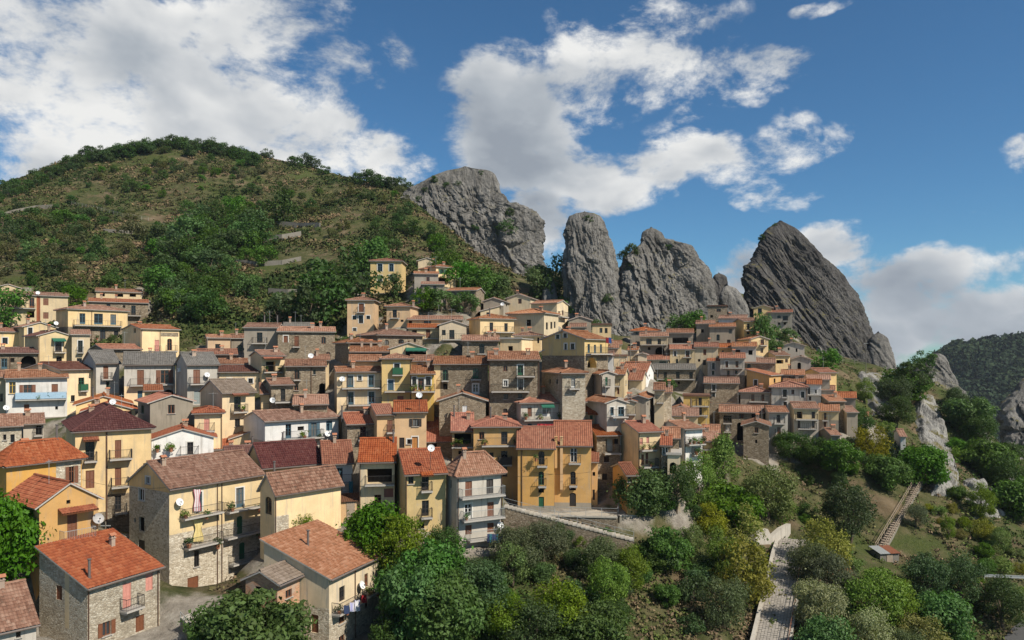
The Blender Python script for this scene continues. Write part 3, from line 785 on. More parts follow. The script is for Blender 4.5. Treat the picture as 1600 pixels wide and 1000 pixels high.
857 1170 615 1080 66 68 x450|s@382 p c|beige house with wide red tile roof and laundry balcony|dk 920 955 665 757;db 1078 1100 585 667;B 870 1040 838;B 1060 1165 722;D 1040 655 20;wb 920 955 840 895;wb 1080 1100 735 795;wb 918 955 970 1010;Z s 832;>nb 745 790 842 955;F .35 .62;P 1017;T 885 838;T 935 838;T 1080 722;T 1100 722;T 1125 722;T 1150 722;>Z s 800
533 672 648 860 64.2 68 x335|r.8 b k|small red brick annex with grey-brown tiles below the beige house|wb 585 625 685 735;>kb 395 435 665 720
'''

# ------------------------------------------------------------------ house table: read positions first (the ground needs them)
REG = {'A': (0, 420, 4), 'B': (0, 620, 4), 'C': (0, 750, 4), 'D': (300, 420, 4), 'E': (300, 620, 4), 'F': (300, 750, 4), 'G': (600, 380, 4),
       'H': (600, 550, 4), 'J': (960, 600, 4), 'K': (750, 500, 4.5714), 'L': (960, 440, 3.6364), 'M': (350, 200, 4), 'N': (1200, 500, 4)}
PITCH = math.tan(math.radians(18))
houses = []
reg = None
for line in HOUSES.strip().splitlines():
    if line.startswith('@'):
        reg = REG[line[1:].strip()]
        continue
    a, b, label, toks = (line.split('|') + [''])[:4]
    a = a.split()
    X = lambda v: reg[0] + float(v) / reg[2]
    Yp = lambda v: reg[1] + float(v) / reg[2]
    xl, xr, ye, yb = X(a[0]), X(a[1]), Yp(a[2]), Yp(a[3])
    d, yaw = float(a[4]), math.radians(float(a[5]))
    # houses whose end walls are hidden in the photograph face the viewer squarely enough to hide them
    sx_ = X(a[6][1:]) if a[6].startswith('x') else None
    aL, aR = math.atan((xl - CX) / F), math.atan((xr - CX) / F)
    if sx_ is None:
        if aR < 0:
            yaw = max(yaw, -aR + math.radians(1.5))
        elif aL > 0:
            yaw = min(yaw, -aL - math.radians(1.0))
    elif d >= 88:
        # turn the house until the end wall that shows is as deep as such houses are
        best = None
        for deg in range(4, 60, 2):
            y2 = (-aL + math.radians(deg)) if sx_ < xl else (-aR - math.radians(deg))
            if abs(y2) > math.radians(62):
                continue
            c, s = math.cos(y2), math.sin(y2)
            P = at(xl, ye, d)
            rx = (xr - CX) / F
            W = (rx * P.y - P.x) / (c - rx * s)
            O = P if sx_ < xl else P + Vector((c, s, 0)) * W
            k = (sx_ - CX) / F
            S = (k * O.y - O.x) / (-s - k * c)
            if S > 0 and W > 0:
                e = abs(S - 7) + .25 * max(0, W - 13)
                if best is None or e < best[0]:
                    best = (e, y2)
        yaw = best[1] if best else yaw
    c, s = math.cos(yaw), math.sin(yaw)
    P = at(xl, ye, d)
    rx = (xr - CX) / F
    W = (rx * P.y - P.x) / (c - rx * s)
    Q = P + Vector((c, s, 0)) * W
    side = 0
    if a[6].startswith('x'):
        sx = X(a[6][1:])
        k = (sx - CX) / F
        O = P if sx < xl else Q
        side = -1 if sx < xl else 1
        S = (k * O.y - O.x) / (-s - k * c)
        if not 3.0 < S < 13:
            print('SIDE', label, round(S, 1), 'W', round(W, 1))
            S = min(max(S, 3.0), 13) if S > 0 else 8
    else:
        S = float(a[6])
    rt, rc, wc = b.split()
    zb = (HY - yb) / F * d
    H = P.z - zb
    rtype, rise = rt[0], None
    if rt[1:2] == '@':                       # height of the far top corner of the visible side
        B_ = O + Vector((-s, c, 0)) * S
        rise = max(.3, (HY - Yp(rt[2:])) / F * B_.y - P.z)
    elif len(rt) > 1:
        rise = float(rt[1:])
    if rise is None:
        span = {'r': S / 2, 'g': W / 2, 'h': min(S, W) / 2, 's': S * .7, 'l': W * .6, 'x': W * .6}.get(rtype, 0)
        rise = min(span * (PITCH if rtype in 'gh' else .20 if d > 98 else .26), 2.6)
        if rtype == 'h':
            rise *= .8
    if rc == 'o' and d > 99:
        rc = 'q'
    houses.append(dict(root=Vector((P.x, P.y, zb)), yaw=yaw, W=W, S=S, H=H, rt=rtype, rise=rise, rc=rc, wc=wc, label=label.strip(),
                       toks=[q for q in toks.strip().split(';') if q], reg=reg, d=d, side=side))
    if W < 2 or W > 26 or H < 1:
        print('ODD', label, 'W', round(W, 1), 'H', round(H, 1))

# ------------------------------------------------------------------ ground
ctrl = []
for h in houses:
    c, s = math.cos(h['yaw']), math.sin(h['yaw'])
    r = h['root']
    for u, v, dz in ((.5, -.5, 0), (.5, h['S'] * .6, .4)):
        ctrl.append((r.x + c * h['W'] * u - s * v, r.y + s * h['W'] * u + c * v, r.z + dz, 1.5))
for (px, py, d) in [
        # hill on the left
        (-260, 360, 330), (-120, 325, 332), (0, 303, 332), (70, 268, 334), (140, 240, 337), (205, 226, 340), (270, 221, 340), (345, 232, 336), (420, 247, 330), (520, 272, 315), (600, 286, 298), (660, 300, 290),
        (100, 330, 262), (300, 330, 264), (200, 280, 300), (400, 300, 285), (500, 320, 262), (450, 355, 240), (560, 370, 225), (100, 400, 206), (250, 415, 198), (400, 425, 188),
        (480, 465, 166), (330, 485, 150), (150, 435, 178), (0, 400, 205), (-150, 420, 190), (550, 430, 182), (620, 375, 215), (650, 335, 240), (682, 388, 214), (722, 438, 190), (640, 315, 255), (0, 330, 262), (-200, 360, 262), (280, 470, 160), (440, 480, 160),
        (380, 455, 172), (700, 430, 178), (640, 470, 158), (760, 460, 170), (60, 445, 172), (-80, 450, 165),
        # foot of the rocks
        (740, 472, 188), (860, 500, 188), (960, 522, 188), (1060, 535, 185), (1130, 510, 198), (1200, 535, 195), (1290, 562, 186), (1370, 572, 186), (860, 440, 215), (1125, 470, 215),
        (1140, 455, 250), (1250, 500, 240), (1000, 460, 260), (800, 445, 250), (870, 460, 235), (870, 480, 290), (760, 430, 300), (950, 480, 290), (700, 380, 330), (640, 330, 330), (1140, 480, 280),
        # right slope
        (1400, 605, 180), (1445, 590, 180), (1480, 610, 178), (1380, 620, 168), (1420, 680, 152), (1480, 690, 155), (1540, 700, 155), (1580, 740, 150), (1600, 780, 145), (1660, 830, 140),
        (1340, 720, 132), (1400, 755, 126), (1375, 865, 104), (1435, 757, 122), (1480, 820, 114), (1560, 840, 112), (1600, 900, 100), (1300, 800, 113), (1260, 745, 119), (1210, 725, 118), (1330, 650, 146),
        # slopes in front
        (870, 806, 88.5), (960, 800, 91), (800, 900, 79), (900, 880, 82), (850, 950, 73), (950, 1000, 71), (700, 910, 76), (700, 1000, 66), (620, 950, 70), (1000, 900, 83), (1060, 845, 90.5),
        (1110, 800, 101), (1160, 835, 97), (1232, 850, 96), (1225, 885, 91), (1210, 1000, 76), (1290, 1000, 77), (1300, 900, 91), (1400, 950, 88), (1500, 930, 93), (1560, 1000, 87), (1620, 990, 90),
        (1450, 1000, 83), (1520, 915, 97), (270, 950, 68), (330, 985, 63.5), (600, 900, 73), (1000, 838, 87), (1035, 842, 89), (1100, 900, 87), (1000, 800, 93.5), (1050, 800, 96)]:
    p = at(px, py, d)
    ctrl.append((p.x, p.y, p.z, .3))
ctrl += [(x, y, z + .078 * max(y, 0), w) for x, y, z, w in [(-38, 40, -40, 1), (0, 45, -46, 1), (30, 45, -48, 1), (60, 52, -50, 1), (90, 60, -50, 1), (0, 0, -62, 1), (-70, 40, -38, 1), (-90, 60, -32, 1), (-70, 75, -27, 1), (60, 0, -64, 1), (-60, 0, -58, 1),
         (-110, 110, -16, 1), (-130, 140, -8, 1), (-150, 170, 0, 1), (-170, 90, -20, 1),
         (-100, 420, 45, 2), (-200, 420, 45, 2), (-20, 420, 30, 2), (60, 380, 0, 2), (120, 320, -30, 2), (150, 240, -85, 2), (190, 260, -110, 2), (140, 200, -72, 2), (170, 180, -80, 2), (200, 150, -85, 2),
         (150, 120, -62, 2), (130, 90, -52, 2), (-300, 200, 10, 2), (-320, 420, 30, 2), (220, 60, -60, 2), (-200, 0, -50, 2), (-120, 500, -10, 2), (100, 480, -60, 2), (230, 400, -120, 2)]]
ctrl = np.array(ctrl)
cp, cz, cr = ctrl[:, :2], ctrl[:, 2], ctrl[:, 3]
Dm = np.linalg.norm(cp[:, None] - cp[None], axis=2)
nC = len(cp)
A_ = np.zeros((nC + 1, nC + 1))
A_[:nC, :nC] = -Dm - np.diag(-cr * 1.2)
A_[:nC, nC] = 1
A_[nC, :nC] = 1
sol = np.linalg.solve(A_, np.concatenate([cz, [0]]))


def rbf(xy):
    out = np.empty(len(xy))
    for i in range(0, len(xy), 4000):
        q = xy[i:i + 4000]
        dd = np.linalg.norm(q[:, None] - cp[None], axis=2)
        out[i:i + 4000] = -dd @ sol[:nC] + sol[nC]
    return out


def steps(*segs):
    r = []
    for a, b, st in segs:
        r += list(np.arange(a, b, st))
    return np.array(r + [segs[-1][1]])


gx = np.concatenate([[-1600, -1200, -900, -600, -450], steps((-340, -90, 4), (-90, 145, 1.5), (145, 260, 4)), [330, 450, 650, 1000, 1600]])
gy = np.concatenate([[-600, -300, -120, -40, 0, 25], steps((40, 200, 1.5), (200, 420, 4)), [440, 480, 540, 640, 800, 1100, 1600]])
GX, GY = np.meshgrid(gx, gy)
xy = np.stack([GX.ravel(), GY.ravel()], 1)
cl = xy.copy()
cl[:, 0] = np.clip(cl[:, 0], -330, 250)
cl[:, 1] = np.clip(cl[:, 1], -20, 520)
gz = rbf(cl)
far = np.clip(np.linalg.norm(xy - cl, axis=1) / 300, 0, 1)
gz = gz * (1 - far) + (-240 + 150 * np.clip(-xy[:, 0] / 400, 0, 1)) * far
p3 = np.column_stack([xy, np.zeros(len(xy))])
hn = fbm(p3 * .045, 4)
gz += hn * np.clip((np.abs(xy[:, 1] - 110) - 40) / 80, 0.25, 1) * 1.6 + fbm(p3 * .22 + 50, 3) * .35
# low terraces on the hill and slopes
paved = np.zeros(len(xy))
for h in houses:
    c, s = math.cos(h['yaw']), math.sin(h['yaw'])
    r = h['root']
    dx, dy = xy[:, 0] - r.x, xy[:, 1] - r.y
    u, v = dx * c + dy * s, -dx * s + dy * c
    ins = (u > -1.2) & (u < h['W'] + 1.2) & (v > -2.6) & (v < h['S'] + .3)
    gz[ins] = np.minimum(gz[ins], r.z - .06)
    near = np.maximum(np.maximum(-u, u - h['W']), np.maximum(-v, v - h['S']))
    paved = np.maximum(paved, np.clip(1.25 - near / 3.2, 0, 1))
YARD = at(295, 962, 66)
paved = np.maximum(paved, np.clip(1.5 - np.hypot(xy[:, 0] - YARD.x, xy[:, 1] - YARD.y) / 7, 0, 1))
PATH = [at(1238, 842, 98.5), at(1230, 870, 93.5), at(1222, 915, 86.5), at(1213, 960, 80.5), at(1203, 1010, 75), at(1192, 1060, 70)]
for a, b in zip(PATH, PATH[1:]):
    ab = np.array([b.x - a.x, b.y - a.y])
    k = np.clip(((xy - (a.x, a.y)) @ ab) / (ab @ ab), 0, 1)
    dist = np.linalg.norm(xy - (np.array([a.x, a.y]) + k[:, None] * ab), axis=1)
    m = dist < 3.2
    gz[m] = np.minimum(gz[m], (a.z + (b.z - a.z) * k - .35)[m])
GZ = gz.reshape(GX.shape)
PV = paved.reshape(GX.shape)


def ground(x, y):
    i = np.clip(np.searchsorted(gx, x) - 1, 0, len(gx) - 2)
    j = np.clip(np.searchsorted(gy, y) - 1, 0, len(gy) - 2)
    fx = (x - gx[i]) / (gx[i + 1] - gx[i])
    fy = (y - gy[j]) / (gy[j + 1] - gy[j])
    return (GZ[j, i] * (1 - fx) * (1 - fy) + GZ[j, i + 1] * fx * (1 - fy) + GZ[j + 1, i] * (1 - fx) * fy + GZ[j + 1, i + 1] * fx * fy)


_T = np.concatenate([np.arange(48, 200, .5), np.arange(200, 420, 1.5)])


def hit(px, py, dmin=48):
    """where the sight line through a photo pixel meets the ground"""
    kx, kz = (px - CX) / F, (HY - py) / F
    t = _T[_T >= dmin]
    g = ground(kx * t, t)
    below = np.nonzero(kz * t < g)[0]
    if len(below) == 0:
        return None
    i = below[0]
    return Vector((kx * t[i], t[i], float(g[i])))


def in_house(x, y, m=.5):
    for h in houses:
        r = h['root']
        c, s = math.cos(h['yaw']), math.sin(h['yaw'])
        dx, dy = x - r.x, y - r.y
        u, v = dx * c + dy * s, -dx * s + dy * c
        if -m < u < h['W'] + m and -m < v < h['S'] + m:
            return True
    return False


def ground_mat():
    m, t, b = new_mat('hillside_soil_and_grass')
    pos = t.n.new('ShaderNodeNewGeometry').outputs['Position']
    n1 = t.noise(pos, .05, 5, .6)
    n2 = t.noise(pos, .35, 6, .65)
    n3 = t.noise(t.mapping(pos, loc=(40, 7, 3)), .11, 5, .6)
    n4 = t.noise(pos, 2.5, 5, .7)
    c = t.ramp(n2, [(.3, (.035, .045, .014)), (.45, (.060, .064, .024)), (.6, (.100, .090, .042)), (.76, (.17, .135, .08))])
    c = t.mix(t.maprange(n3, .52, .64), c, t.ramp(n2, [(.3, (.085, .062, .034)), (.6, (.15, .112, .067)), (.8, (.24, .19, .13))]))
    c = t.mix(t.maprange(n1, .5, .62), c, t.ramp(n4, [(.3, (.036, .052, .014)), (.7, (.080, .092, .028))]))
    pv = t.n.new('ShaderNodeAttribute')
    pv.attribute_name = 'paved'
    pc = t.ramp(t.noise(pos, .9, 6, .65), [(.25, (.15, .13, .105)), (.5, (.25, .22, .18)), (.75, (.36, .33, .28))])
    c = t.mix(t.maprange(t.math('ADD', pv.outputs['Fac'], t.math('MULTIPLY', t.math('SUBTRACT', n2, .5), .8)), .6, .95), c, pc)
    t.l.new(c, b.inputs['Base Color'])
    b.inputs['Roughness'].default_value = .95
    b.inputs['Specular IOR Level'].default_value = .1
    set_bump(t, b, t.math('ADD', n4, t.math('MULTIPLY', t.noise(pos, 7, 4, .7), .5)), .9, .25)
    return m


nx, ny = len(gx), len(gy)
idx = np.arange(nx * ny).reshape(ny, nx)
quads = np.stack([idx[:-1, :-1], idx[:-1, 1:], idx[1:, 1:], idx[1:, :-1]], -1).reshape(-1, 4)
M_GROUND = ground_mat()
ground_o = link('ground', mesh_np('ground', np.column_stack([xy, gz]), quads, M_GROUND, smooth=True, attr={'paved': paved}))
tag(ground_o, kind='structure')

# ------------------------------------------------------------------ house parts
def corrugated(mb, O, U, Vd, N, width, length, il=0.0, ir=0.0, lod=1):
    """tiled slope: O eave corner, U along the eave, Vd up the slope, il/ir how fast hips cut the sides"""
    pitch = .25 if lod < 2 else .34
    prof = ((0, .0), (.30, .055), (.62, .055)) if lod < 2 else ((0, .0), (.5, .06))
    us = []
    n = max(2, int(width / pitch))
    for i in range(n):
        for fr, hh in prof:
            us.append(((i + fr) * width / n, hh))
    us.append((width, 0.0))
    if lod == 0:
        rows = []
        k = 0.0
        while k < length - .02:
            rows.append((k, .045))
            rows.append((min(k + .395, length), .0))
            k += .40
    else:
        nr = max(1, int(length / (.8 if lod == 1 else 2.5)))
        rows = [(length * i / nr, 0.0) for i in range(nr + 1)]
    ph = random.random() * 50
    base = len(mb.v)
    nr = len(rows)
    for u, hu in us:
        vm = length
        if il > 0:
            vm = min(vm, u / il)
        if ir > 0:
            vm = min(vm, (width - u) / ir)
        for v, hv in rows:
            vv = min(v, vm)
            sag = .025 * math.sin(u * .9 + ph) + .02 * math.sin(vv * 2.1 + u * .37 + ph * 2)
            p = O + U * u + Vd * vv + N * (.12 + hu + hv + sag)
            mb.v.append(tuple(p))
            mb.uv[len(mb.v) - 1] = (u + ph, vv + ph)
    for i in range(len(us) - 1):
        for j in range(nr - 1):
            a = base + i * nr + j
            q = (a, a + nr, a + nr + 1, a + 1)
            # skip rows wholly above the hip line
            if il or ir:
                va, vb = mb.uv[q[0]][1], mb.uv[q[3]][1]
                vc, vd_ = mb.uv[q[1]][1], mb.uv[q[2]][1]
                if abs(va - vb) < 1e-5 and abs(vc - vd_) < 1e-5:
                    continue
            mb.f.append(q)
            mb.m.append(0)
    # board underneath
    tl = min(il * length, width / 2) if il else 0
    tr = min(ir * length, width / 2) if ir else 0
    lo = [O, O + U * width, O + U * (width - tr) + Vd * length, O + U * tl + Vd * length]
    hi = [p + N * .13 for p in lo]
    mb.face([lo[0], lo[3], lo[2], lo[1]], 1)
    for i in range(4):
        j = (i + 1) % 4
        mb.face([lo[i], lo[j], hi[j], hi[i]], 1)


def ridge_cap(mb, p, q, r=.15):
    p, q = Vector(p), Vector(q)
    L = (q - p).length
    n = max(1, int(L / .45))
    ax = (q - p) / max(L, .01)
    sd_ = ax.cross(Vector((0, 0, 1))).normalized()
    up = sd_.cross(ax)
    b = len(mb.v)
    for i in range(n + 1):
        rr = r * (1.0 + .12 * (i % 2))
        c = p + ax * (L * i / n) + Vector((0, 0, random.uniform(-.015, .015)))
        for k in range(5):
            t = math.pi * k / 4
            mb.v.append(tuple(c + sd_ * math.cos(t) * rr + up * (math.sin(t) * rr + .08)))
            mb.uv[len(mb.v) - 1] = (i * .25, k * .4)
    for i in range(n):
        for k in range(4):
            a = b + i * 5 + k
            mb.f.append((a, a + 5, a + 6, a + 1))
            mb.m.append(0)


def facade(mb, O, U, width, zb, top, usplit, openings, patches, dm):
    """wall sheet with cut openings; O and U in plan, N points outward"""
    N = Vector((U.y, -U.x, 0))
    P = lambda u, z, n=0.0: (O.x + U.x * u + N.x * n, O.y + U.y * u + N.y * n, z)
    us = {0.0, width} | {u for u in usplit if 0 < u < width}
    for q in openings:
        us |= {q['u0'], q['u1']}
    for q in patches:
        us |= {min(max(q[0], 0), width), min(max(q[1], 0), width)}
    us = sorted(us)
    for a, b in zip(us, us[1:]):
        if b - a < 1e-4:
            continue
        um = (a + b) / 2
        ta, tb = top(a), top(b)
        zs = {zb}
        for q in openings:
            if q['u0'] <= um <= q['u1']:
                zs |= {q['z0'], q['z1']}
        for q in patches:
            if q[0] <= um <= q[1]:
                zs |= {q[2], q[3]}
        lim = min(ta, tb) - .02
        zs = sorted(z for z in zs if zb <= z < lim)
        for i, z in enumerate(zs):
            last = i == len(zs) - 1
            z2a, z2b = (ta, tb) if last else (zs[i + 1], zs[i + 1])
            zm = (z + min(z2a, z2b)) / 2
            if any(q['u0'] <= um <= q['u1'] and q['z0'] <= zm <= q['z1'] for q in openings):
                continue
            mi = dm
            for q in patches:
                if q[0] <= um <= q[1] and q[2] <= zm <= q[3]:
                    mi = q[4]
            mb.face([P(a, z), P(b, z), P(b, z2b), P(a, z2a)], mi)
    for q in openings:
        r = -q['dep']
        a, b, z0, z1 = q['u0'], q['u1'], q['z0'], q['z1']
        for A, B in (((a, z0), (a, z1)), ((b, z1), (b, z0)), ((a, z1), (b, z1)), ((b, z0), (a, z0))):
            mb.face([P(A[0], A[1]), P(A[0], A[1], r), P(B[0], B[1], r), P(B[0], B[1])], dm)
        if q['arch']:
            R_ = (b - a) / 2
            cz_ = z1 - R_ * q['arch']
            for sgn in (-1, 1):
                cor = P((a + b) / 2 + sgn * R_, z1)
                arc = [P((a + b) / 2 + sgn * R_ * math.cos(t), cz_ + R_ * q['arch'] * math.sin(t)) for t in [math.pi / 2 * k / 5 for k in range(6)]]
                for k in range(5):
                    tri = [cor, arc[k], arc[k + 1]]
                    mb.face(tri if sgn < 0 else tri[::-1], dm)
                    i0 = [Vector(arc[k]), Vector(arc[k + 1])]
                    inn = [p + N * r for p in i0]
                    mb.face([i0[0], inn[0], inn[1], i0[1]], dm)


_cache = {}


def cached(key, fn):
    if key not in _cache:
        _cache[key] = fn()
    return _cache[key]


def m_frame(w, h, col, door):
    mb = MB()
    t = .07
    mb.box(-w / 2, -.03, -h / 2, -w / 2 + t, .03, h / 2)
    mb.box(w / 2 - t, -.03, -h / 2, w / 2, .03, h / 2)
    mb.box(-w / 2 + t, -.03, h / 2 - t, w / 2 - t, .03, h / 2)
    mb.box(-w / 2 + t, -.03, -h / 2, w / 2 - t, .03, -h / 2 + (t if not door else .35))
    if w > .55:
        mb.box(-.045, -.035, -h / 2 + t, .045, .025, h / 2 - t)
    if door or h > 1.5:
        mb.box(-w / 2 + t, -.025, h * .18, w / 2 - t, .02, h * .18 + .05)
    return mb.mesh('window_frame', [PAINT[col]])


def m_pane(w, h):
    mb = MB()
    mb.face([(-w / 2, .01, -h / 2), (w / 2, .01, -h / 2), (w / 2, .01, h / 2), (-w / 2, .01, h / 2)])
    return mb.mesh('pane', [M_GLASS])


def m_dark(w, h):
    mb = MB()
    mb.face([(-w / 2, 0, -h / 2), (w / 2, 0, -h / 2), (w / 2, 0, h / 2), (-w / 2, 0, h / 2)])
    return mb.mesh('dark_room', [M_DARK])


def m_shutter(w, h, col):
    mb = MB()
    t = .06
    mb.box(-w / 2, -.02, -h / 2, -w / 2 + t, .02, h / 2)
    mb.box(w / 2 - t, -.02, -h / 2, w / 2, .02, h / 2)
    mb.box(-w / 2 + t, -.02, h / 2 - t, w / 2 - t, .02, h / 2)
    mb.box(-w / 2 + t, -.02, -h / 2, w / 2 - t, .02, -h / 2 + t)
    mb.box(-w / 2 + t, -.02, -.03, w / 2 - t, .02, .03)
    n = max(5, int(h / .11))
    for i in range(n):
        z = -h / 2 + t + (h - 2 * t) * i / n
        dz = (h - 2 * t) / n
        mb.face([(-w / 2 + t, -.016, z), (w / 2 - t, -.016, z), (w / 2 - t, .01, z + dz), (-w / 2 + t, .01, z + dz)])
    return mb.mesh('shutter', [PAINT[col]])


def m_door(w, h, col):
    mb = MB()
    mb.box(-w / 2 + .06, -.02, -h / 2, w / 2 - .06, .03, h / 2 - .06)
    for sx in (-1, 1):
        for z0, z1 in ((-.42, -.08), (-.02, .36)):
            x0, x1 = sorted((sx * w * .06, sx * (w / 2 - .14)))
            mb.box(x0, -.04, z0 * h, x1, -.0201, z1 * h)
    return mb.mesh('door_leaf', [PAINT[col]])


def m_door_frame(w, h, col):
    mb = MB()
    mb.box(-w / 2, -.04, -h / 2, -w / 2 + .06, .04, h / 2)
    mb.box(w / 2 - .06, -.04, -h / 2, w / 2, .04, h / 2)
    mb.box(-w / 2 + .06, -.04, h / 2 - .06, w / 2 - .06, .04, h / 2)
    return mb.mesh('door_frame', [PAINT[col]])


def m_surround(w, h):
    mb = MB()
    t = .14
    mb.box(-w / 2 - t, -.035, -h / 2, -w / 2, .02, h / 2)
    mb.box(w / 2, -.035, -h / 2, w / 2 + t, .02, h / 2)
    mb.box(-w / 2 - t, -.037, h / 2, w / 2 + t, .02, h / 2 + t)
    return mb.mesh('surround', [M_TRIM])


def m_sill(w):
    mb = MB()
    mb.box(-w / 2 - .12, -.12, -.07, w / 2 + .12, .05, 0)
    return mb.mesh('sill', [M_SLAB])


def m_slab(L, dep):
    mb = MB()
    mb.box(-L / 2, -dep, -.16, L / 2, .05, 0)
    n = max(2, int(L / 1.6))
    for i in range(n):
        x = -L / 2 + .15 + (L - .3) * i / (n - 1)
        mb.box(x - .06, -dep * .75, -.34, x + .06, .02, -.1601)
    return mb.mesh('balcony_slab', [M_SLAB])


def m_rail(L, dep, col, lod):
    mb = MB()
    hh = 1.0
    solid = {'g': PAINT['g'], 'b': M_BLUE, 'w': M_IRONL, 'n': M_IRONL, 'k': PAINT['k']}.get(col, M_IRON)
    sp = .14 if lod < 2 else .3
    r = .013 if lod < 2 else .02
    segs = [((-L / 2 + .04, -dep + .05), (L / 2 - .04, -dep + .05)), ((-L / 2 + .04, -dep + .05), (-L / 2 + .04, 0)), ((L / 2 - .04, -dep + .05), (L / 2 - .04, 0))]
    for (x0, y0), (x1, y1) in segs:
        ln = math.hypot(x1 - x0, y1 - y0)
        mb.tube((x0, y0, hh), (x1, y1, hh), .028, 4)
        mb.tube((x0, y0, .1), (x1, y1, .1), .018, 4)
        n = max(1, int(ln / sp))
        for i in range(n + 1):
            k = i / n
            x, y = x0 + (x1 - x0) * k, y0 + (y1 - y0) * k
            rr = .024 if i in (0, n) else r
            mb.tube((x, y, 0), (x, y, hh), rr, 3)
        if col in 'gbk':
            q = [(x0, y0, .08), (x1, y1, .08), (x1, y1, .95), (x0, y0, .95)]
            mb.face(q)
    return mb.mesh('railing', [solid])


def m_dish(r, grey):
    mb = MB()
    n, rings = 14, 4
    pts = [[(0, -.0, 0)] * n]
    for k in range(1, rings + 1):
        rr = r * k / rings
        pts.append([(rr * math.cos(2 * math.pi * i / n), -.32 * rr * rr / r, rr * math.sin(2 * math.pi * i / n)) for i in range(n)])
    tilt = Matrix.Rotation(math.radians(-24), 3, 'X')
    off = Vector((0, -.28, 0))
    f = lambda p: tilt @ Vector(p) + off
    for k in range(rings):
        for i in range(n):
            j = (i + 1) % n
            if k == 0:
                mb.face([f(pts[0][0]), f(pts[1][j]), f(pts[1][i])])
            else:
                mb.face([f(pts[k][i]), f(pts[k][j]), f(pts[k + 1][j]), f(pts[k + 1][i])])
    mb.tube(off + Vector((0, .02, -.05)), (0, .02, -.25), .03, 5, 1)
    mb.tube(f((0, -.05, -r * .9)), f((0, -r * .9, -r * .2)), .018, 4, 1)
    q = f((0, -r * .9, -r * .2))
    mb.box(q.x - .05, q.y - .05, q.z - .05, q.x + .05, q.y + .08, q.z + .05, 1)
    return mb.mesh('satellite_dish', [M_DISHG if grey else M_DISH, M_IRON])


def m_chimney(kind):
    mb = MB()
    if kind == 'F':
        mb.tube((0, 0, -.6), (0, 0, 1.5), .11, 8, 0)
        mb.tube((0, 0, 1.5), (0, 0, 1.56), .18, 8, 0, caps=True)
        mb.tube((0, 0, -.15), (0, 0, .05), .2, 8, 0)
        return mb.mesh('flue_pipe', [M_METAL], False)
    w, d, h = ((.42, .42, .62), (.55, .4, .5), (.36, .36, .75))[kind]
    mb.box(-w / 2, -d / 2, -1.2, w / 2, d / 2, h, 0)
    mb.box(-w / 2 - .06, -d / 2 - .06, h, w / 2 + .06, d / 2 + .06, h + .07, 0)
    for sx in (-1, 1):
        for sy in (-1, 1):
            x, y = sx * (w / 2 - .07), sy * (d / 2 - .07)
            mb.box(x - .06, y - .06, h + .07, x + .06, y + .06, h + .28, 0)
    z = h + .28
    mb.face([(-w / 2 - .1, -d / 2 - .1, z), (w / 2 + .1, -d / 2 - .1, z), (w / 2 + .1, 0, z + .22), (-w / 2 - .1, 0, z + .22)], 1)
    mb.face([(w / 2 + .1, d / 2 + .1, z), (-w / 2 - .1, d / 2 + .1, z), (-w / 2 - .1, 0, z + .22), (w / 2 + .1, 0, z + .22)], 1)
    for x in (-w / 2 - .1, w / 2 + .1):
        mb.face([(x, -d / 2 - .1, z), (x, d / 2 + .1, z), (x, 0, z + .22)], 1)
    return mb.mesh('chimney', [M_CHIM, M_CLAY])


def leaf_cloud(rng, centers, radii, n_per, leaf, squash=.85, core=.72):
    """leaf-sized faces over the outsides of many clumps"""
    V, total = [], 0
    for c, r, n in zip(centers, radii, n_per):
        dv = rng.normal(size=(n, 3))
        dv /= np.linalg.norm(dv, axis=1)[:, None]
        lump = 1 + .45 * pnoise(dv * 1.9 + rng.rand(3) * 60)
        rad = r * (core + (1.15 - core) * rng.rand(n) ** .6) * lump
        stray = rng.rand(n) < .13
        rad = np.where(stray, rad * rng.uniform(1.1, 1.5, n), rad)
        pos = c + dv * rad[:, None] * rng.uniform(.75, 1.3, 3) * (1, 1, squash)
        nn = dv + rng.normal(size=(n, 3)) * .65
        nn[:, 2] += .25
        nn /= np.linalg.norm(nn, axis=1)[:, None]
        a = np.cross(nn, rng.normal(size=(n, 3)))
        a /= np.linalg.norm(a, axis=1)[:, None] + 1e-9
        b = np.cross(nn, a)
        s = leaf * (.45 + 1.1 * rng.rand(n) ** 1.4)[:, None]
        fold = nn * s * .22
        V.append(np.stack([pos - a * s, pos - b * s * .55 + fold, pos + a * s, pos + b * s * .55 + fold], 1))
    V = np.concatenate(V)
    f = np.arange(len(V) * 4).reshape(-1, 4)
    return V.reshape(-1, 3), f


def m_plant(k):
    rng = np.random.RandomState(900 + k)
    n = 7
    cs = rng.normal(size=(n, 3)) * (.16, .16, .10) + (0, 0, .52)
    v, f = leaf_cloud(rng, cs, np.full(n, .17), [26] * n, .065)
    return mesh_np('potted_leaves', v, f, LEAF[('lush', 'light', 'dark')[k % 3]])


def m_pot():
    mb = MB()
    mb.tube((0, 0, 0), (0, 0, .3), .11, 8, 0, .17)
    mb.tube((0, 0, .3), (0, 0, .34), .19, 8, 0, .19, caps=True)
    return mb.mesh('pot', [M_POT])


NAMES = {'y': 'yellow_house', 'Y': 'yellow_house', 'O': 'ochre_house', 'c': 'cream_house', 'w': 'white_house', 'W': 'white_house', 'g': 'grey_house', 'p': 'peach_house',
         's': 'stone_house', 'S': 'stone_house', 'k': 'brick_annex'}
plant_no = 0
ORD = ['', 'first', 'second', 'third', 'fourth', 'fifth', 'sixth', 'seventh', 'eighth', 'ninth', 'tenth']


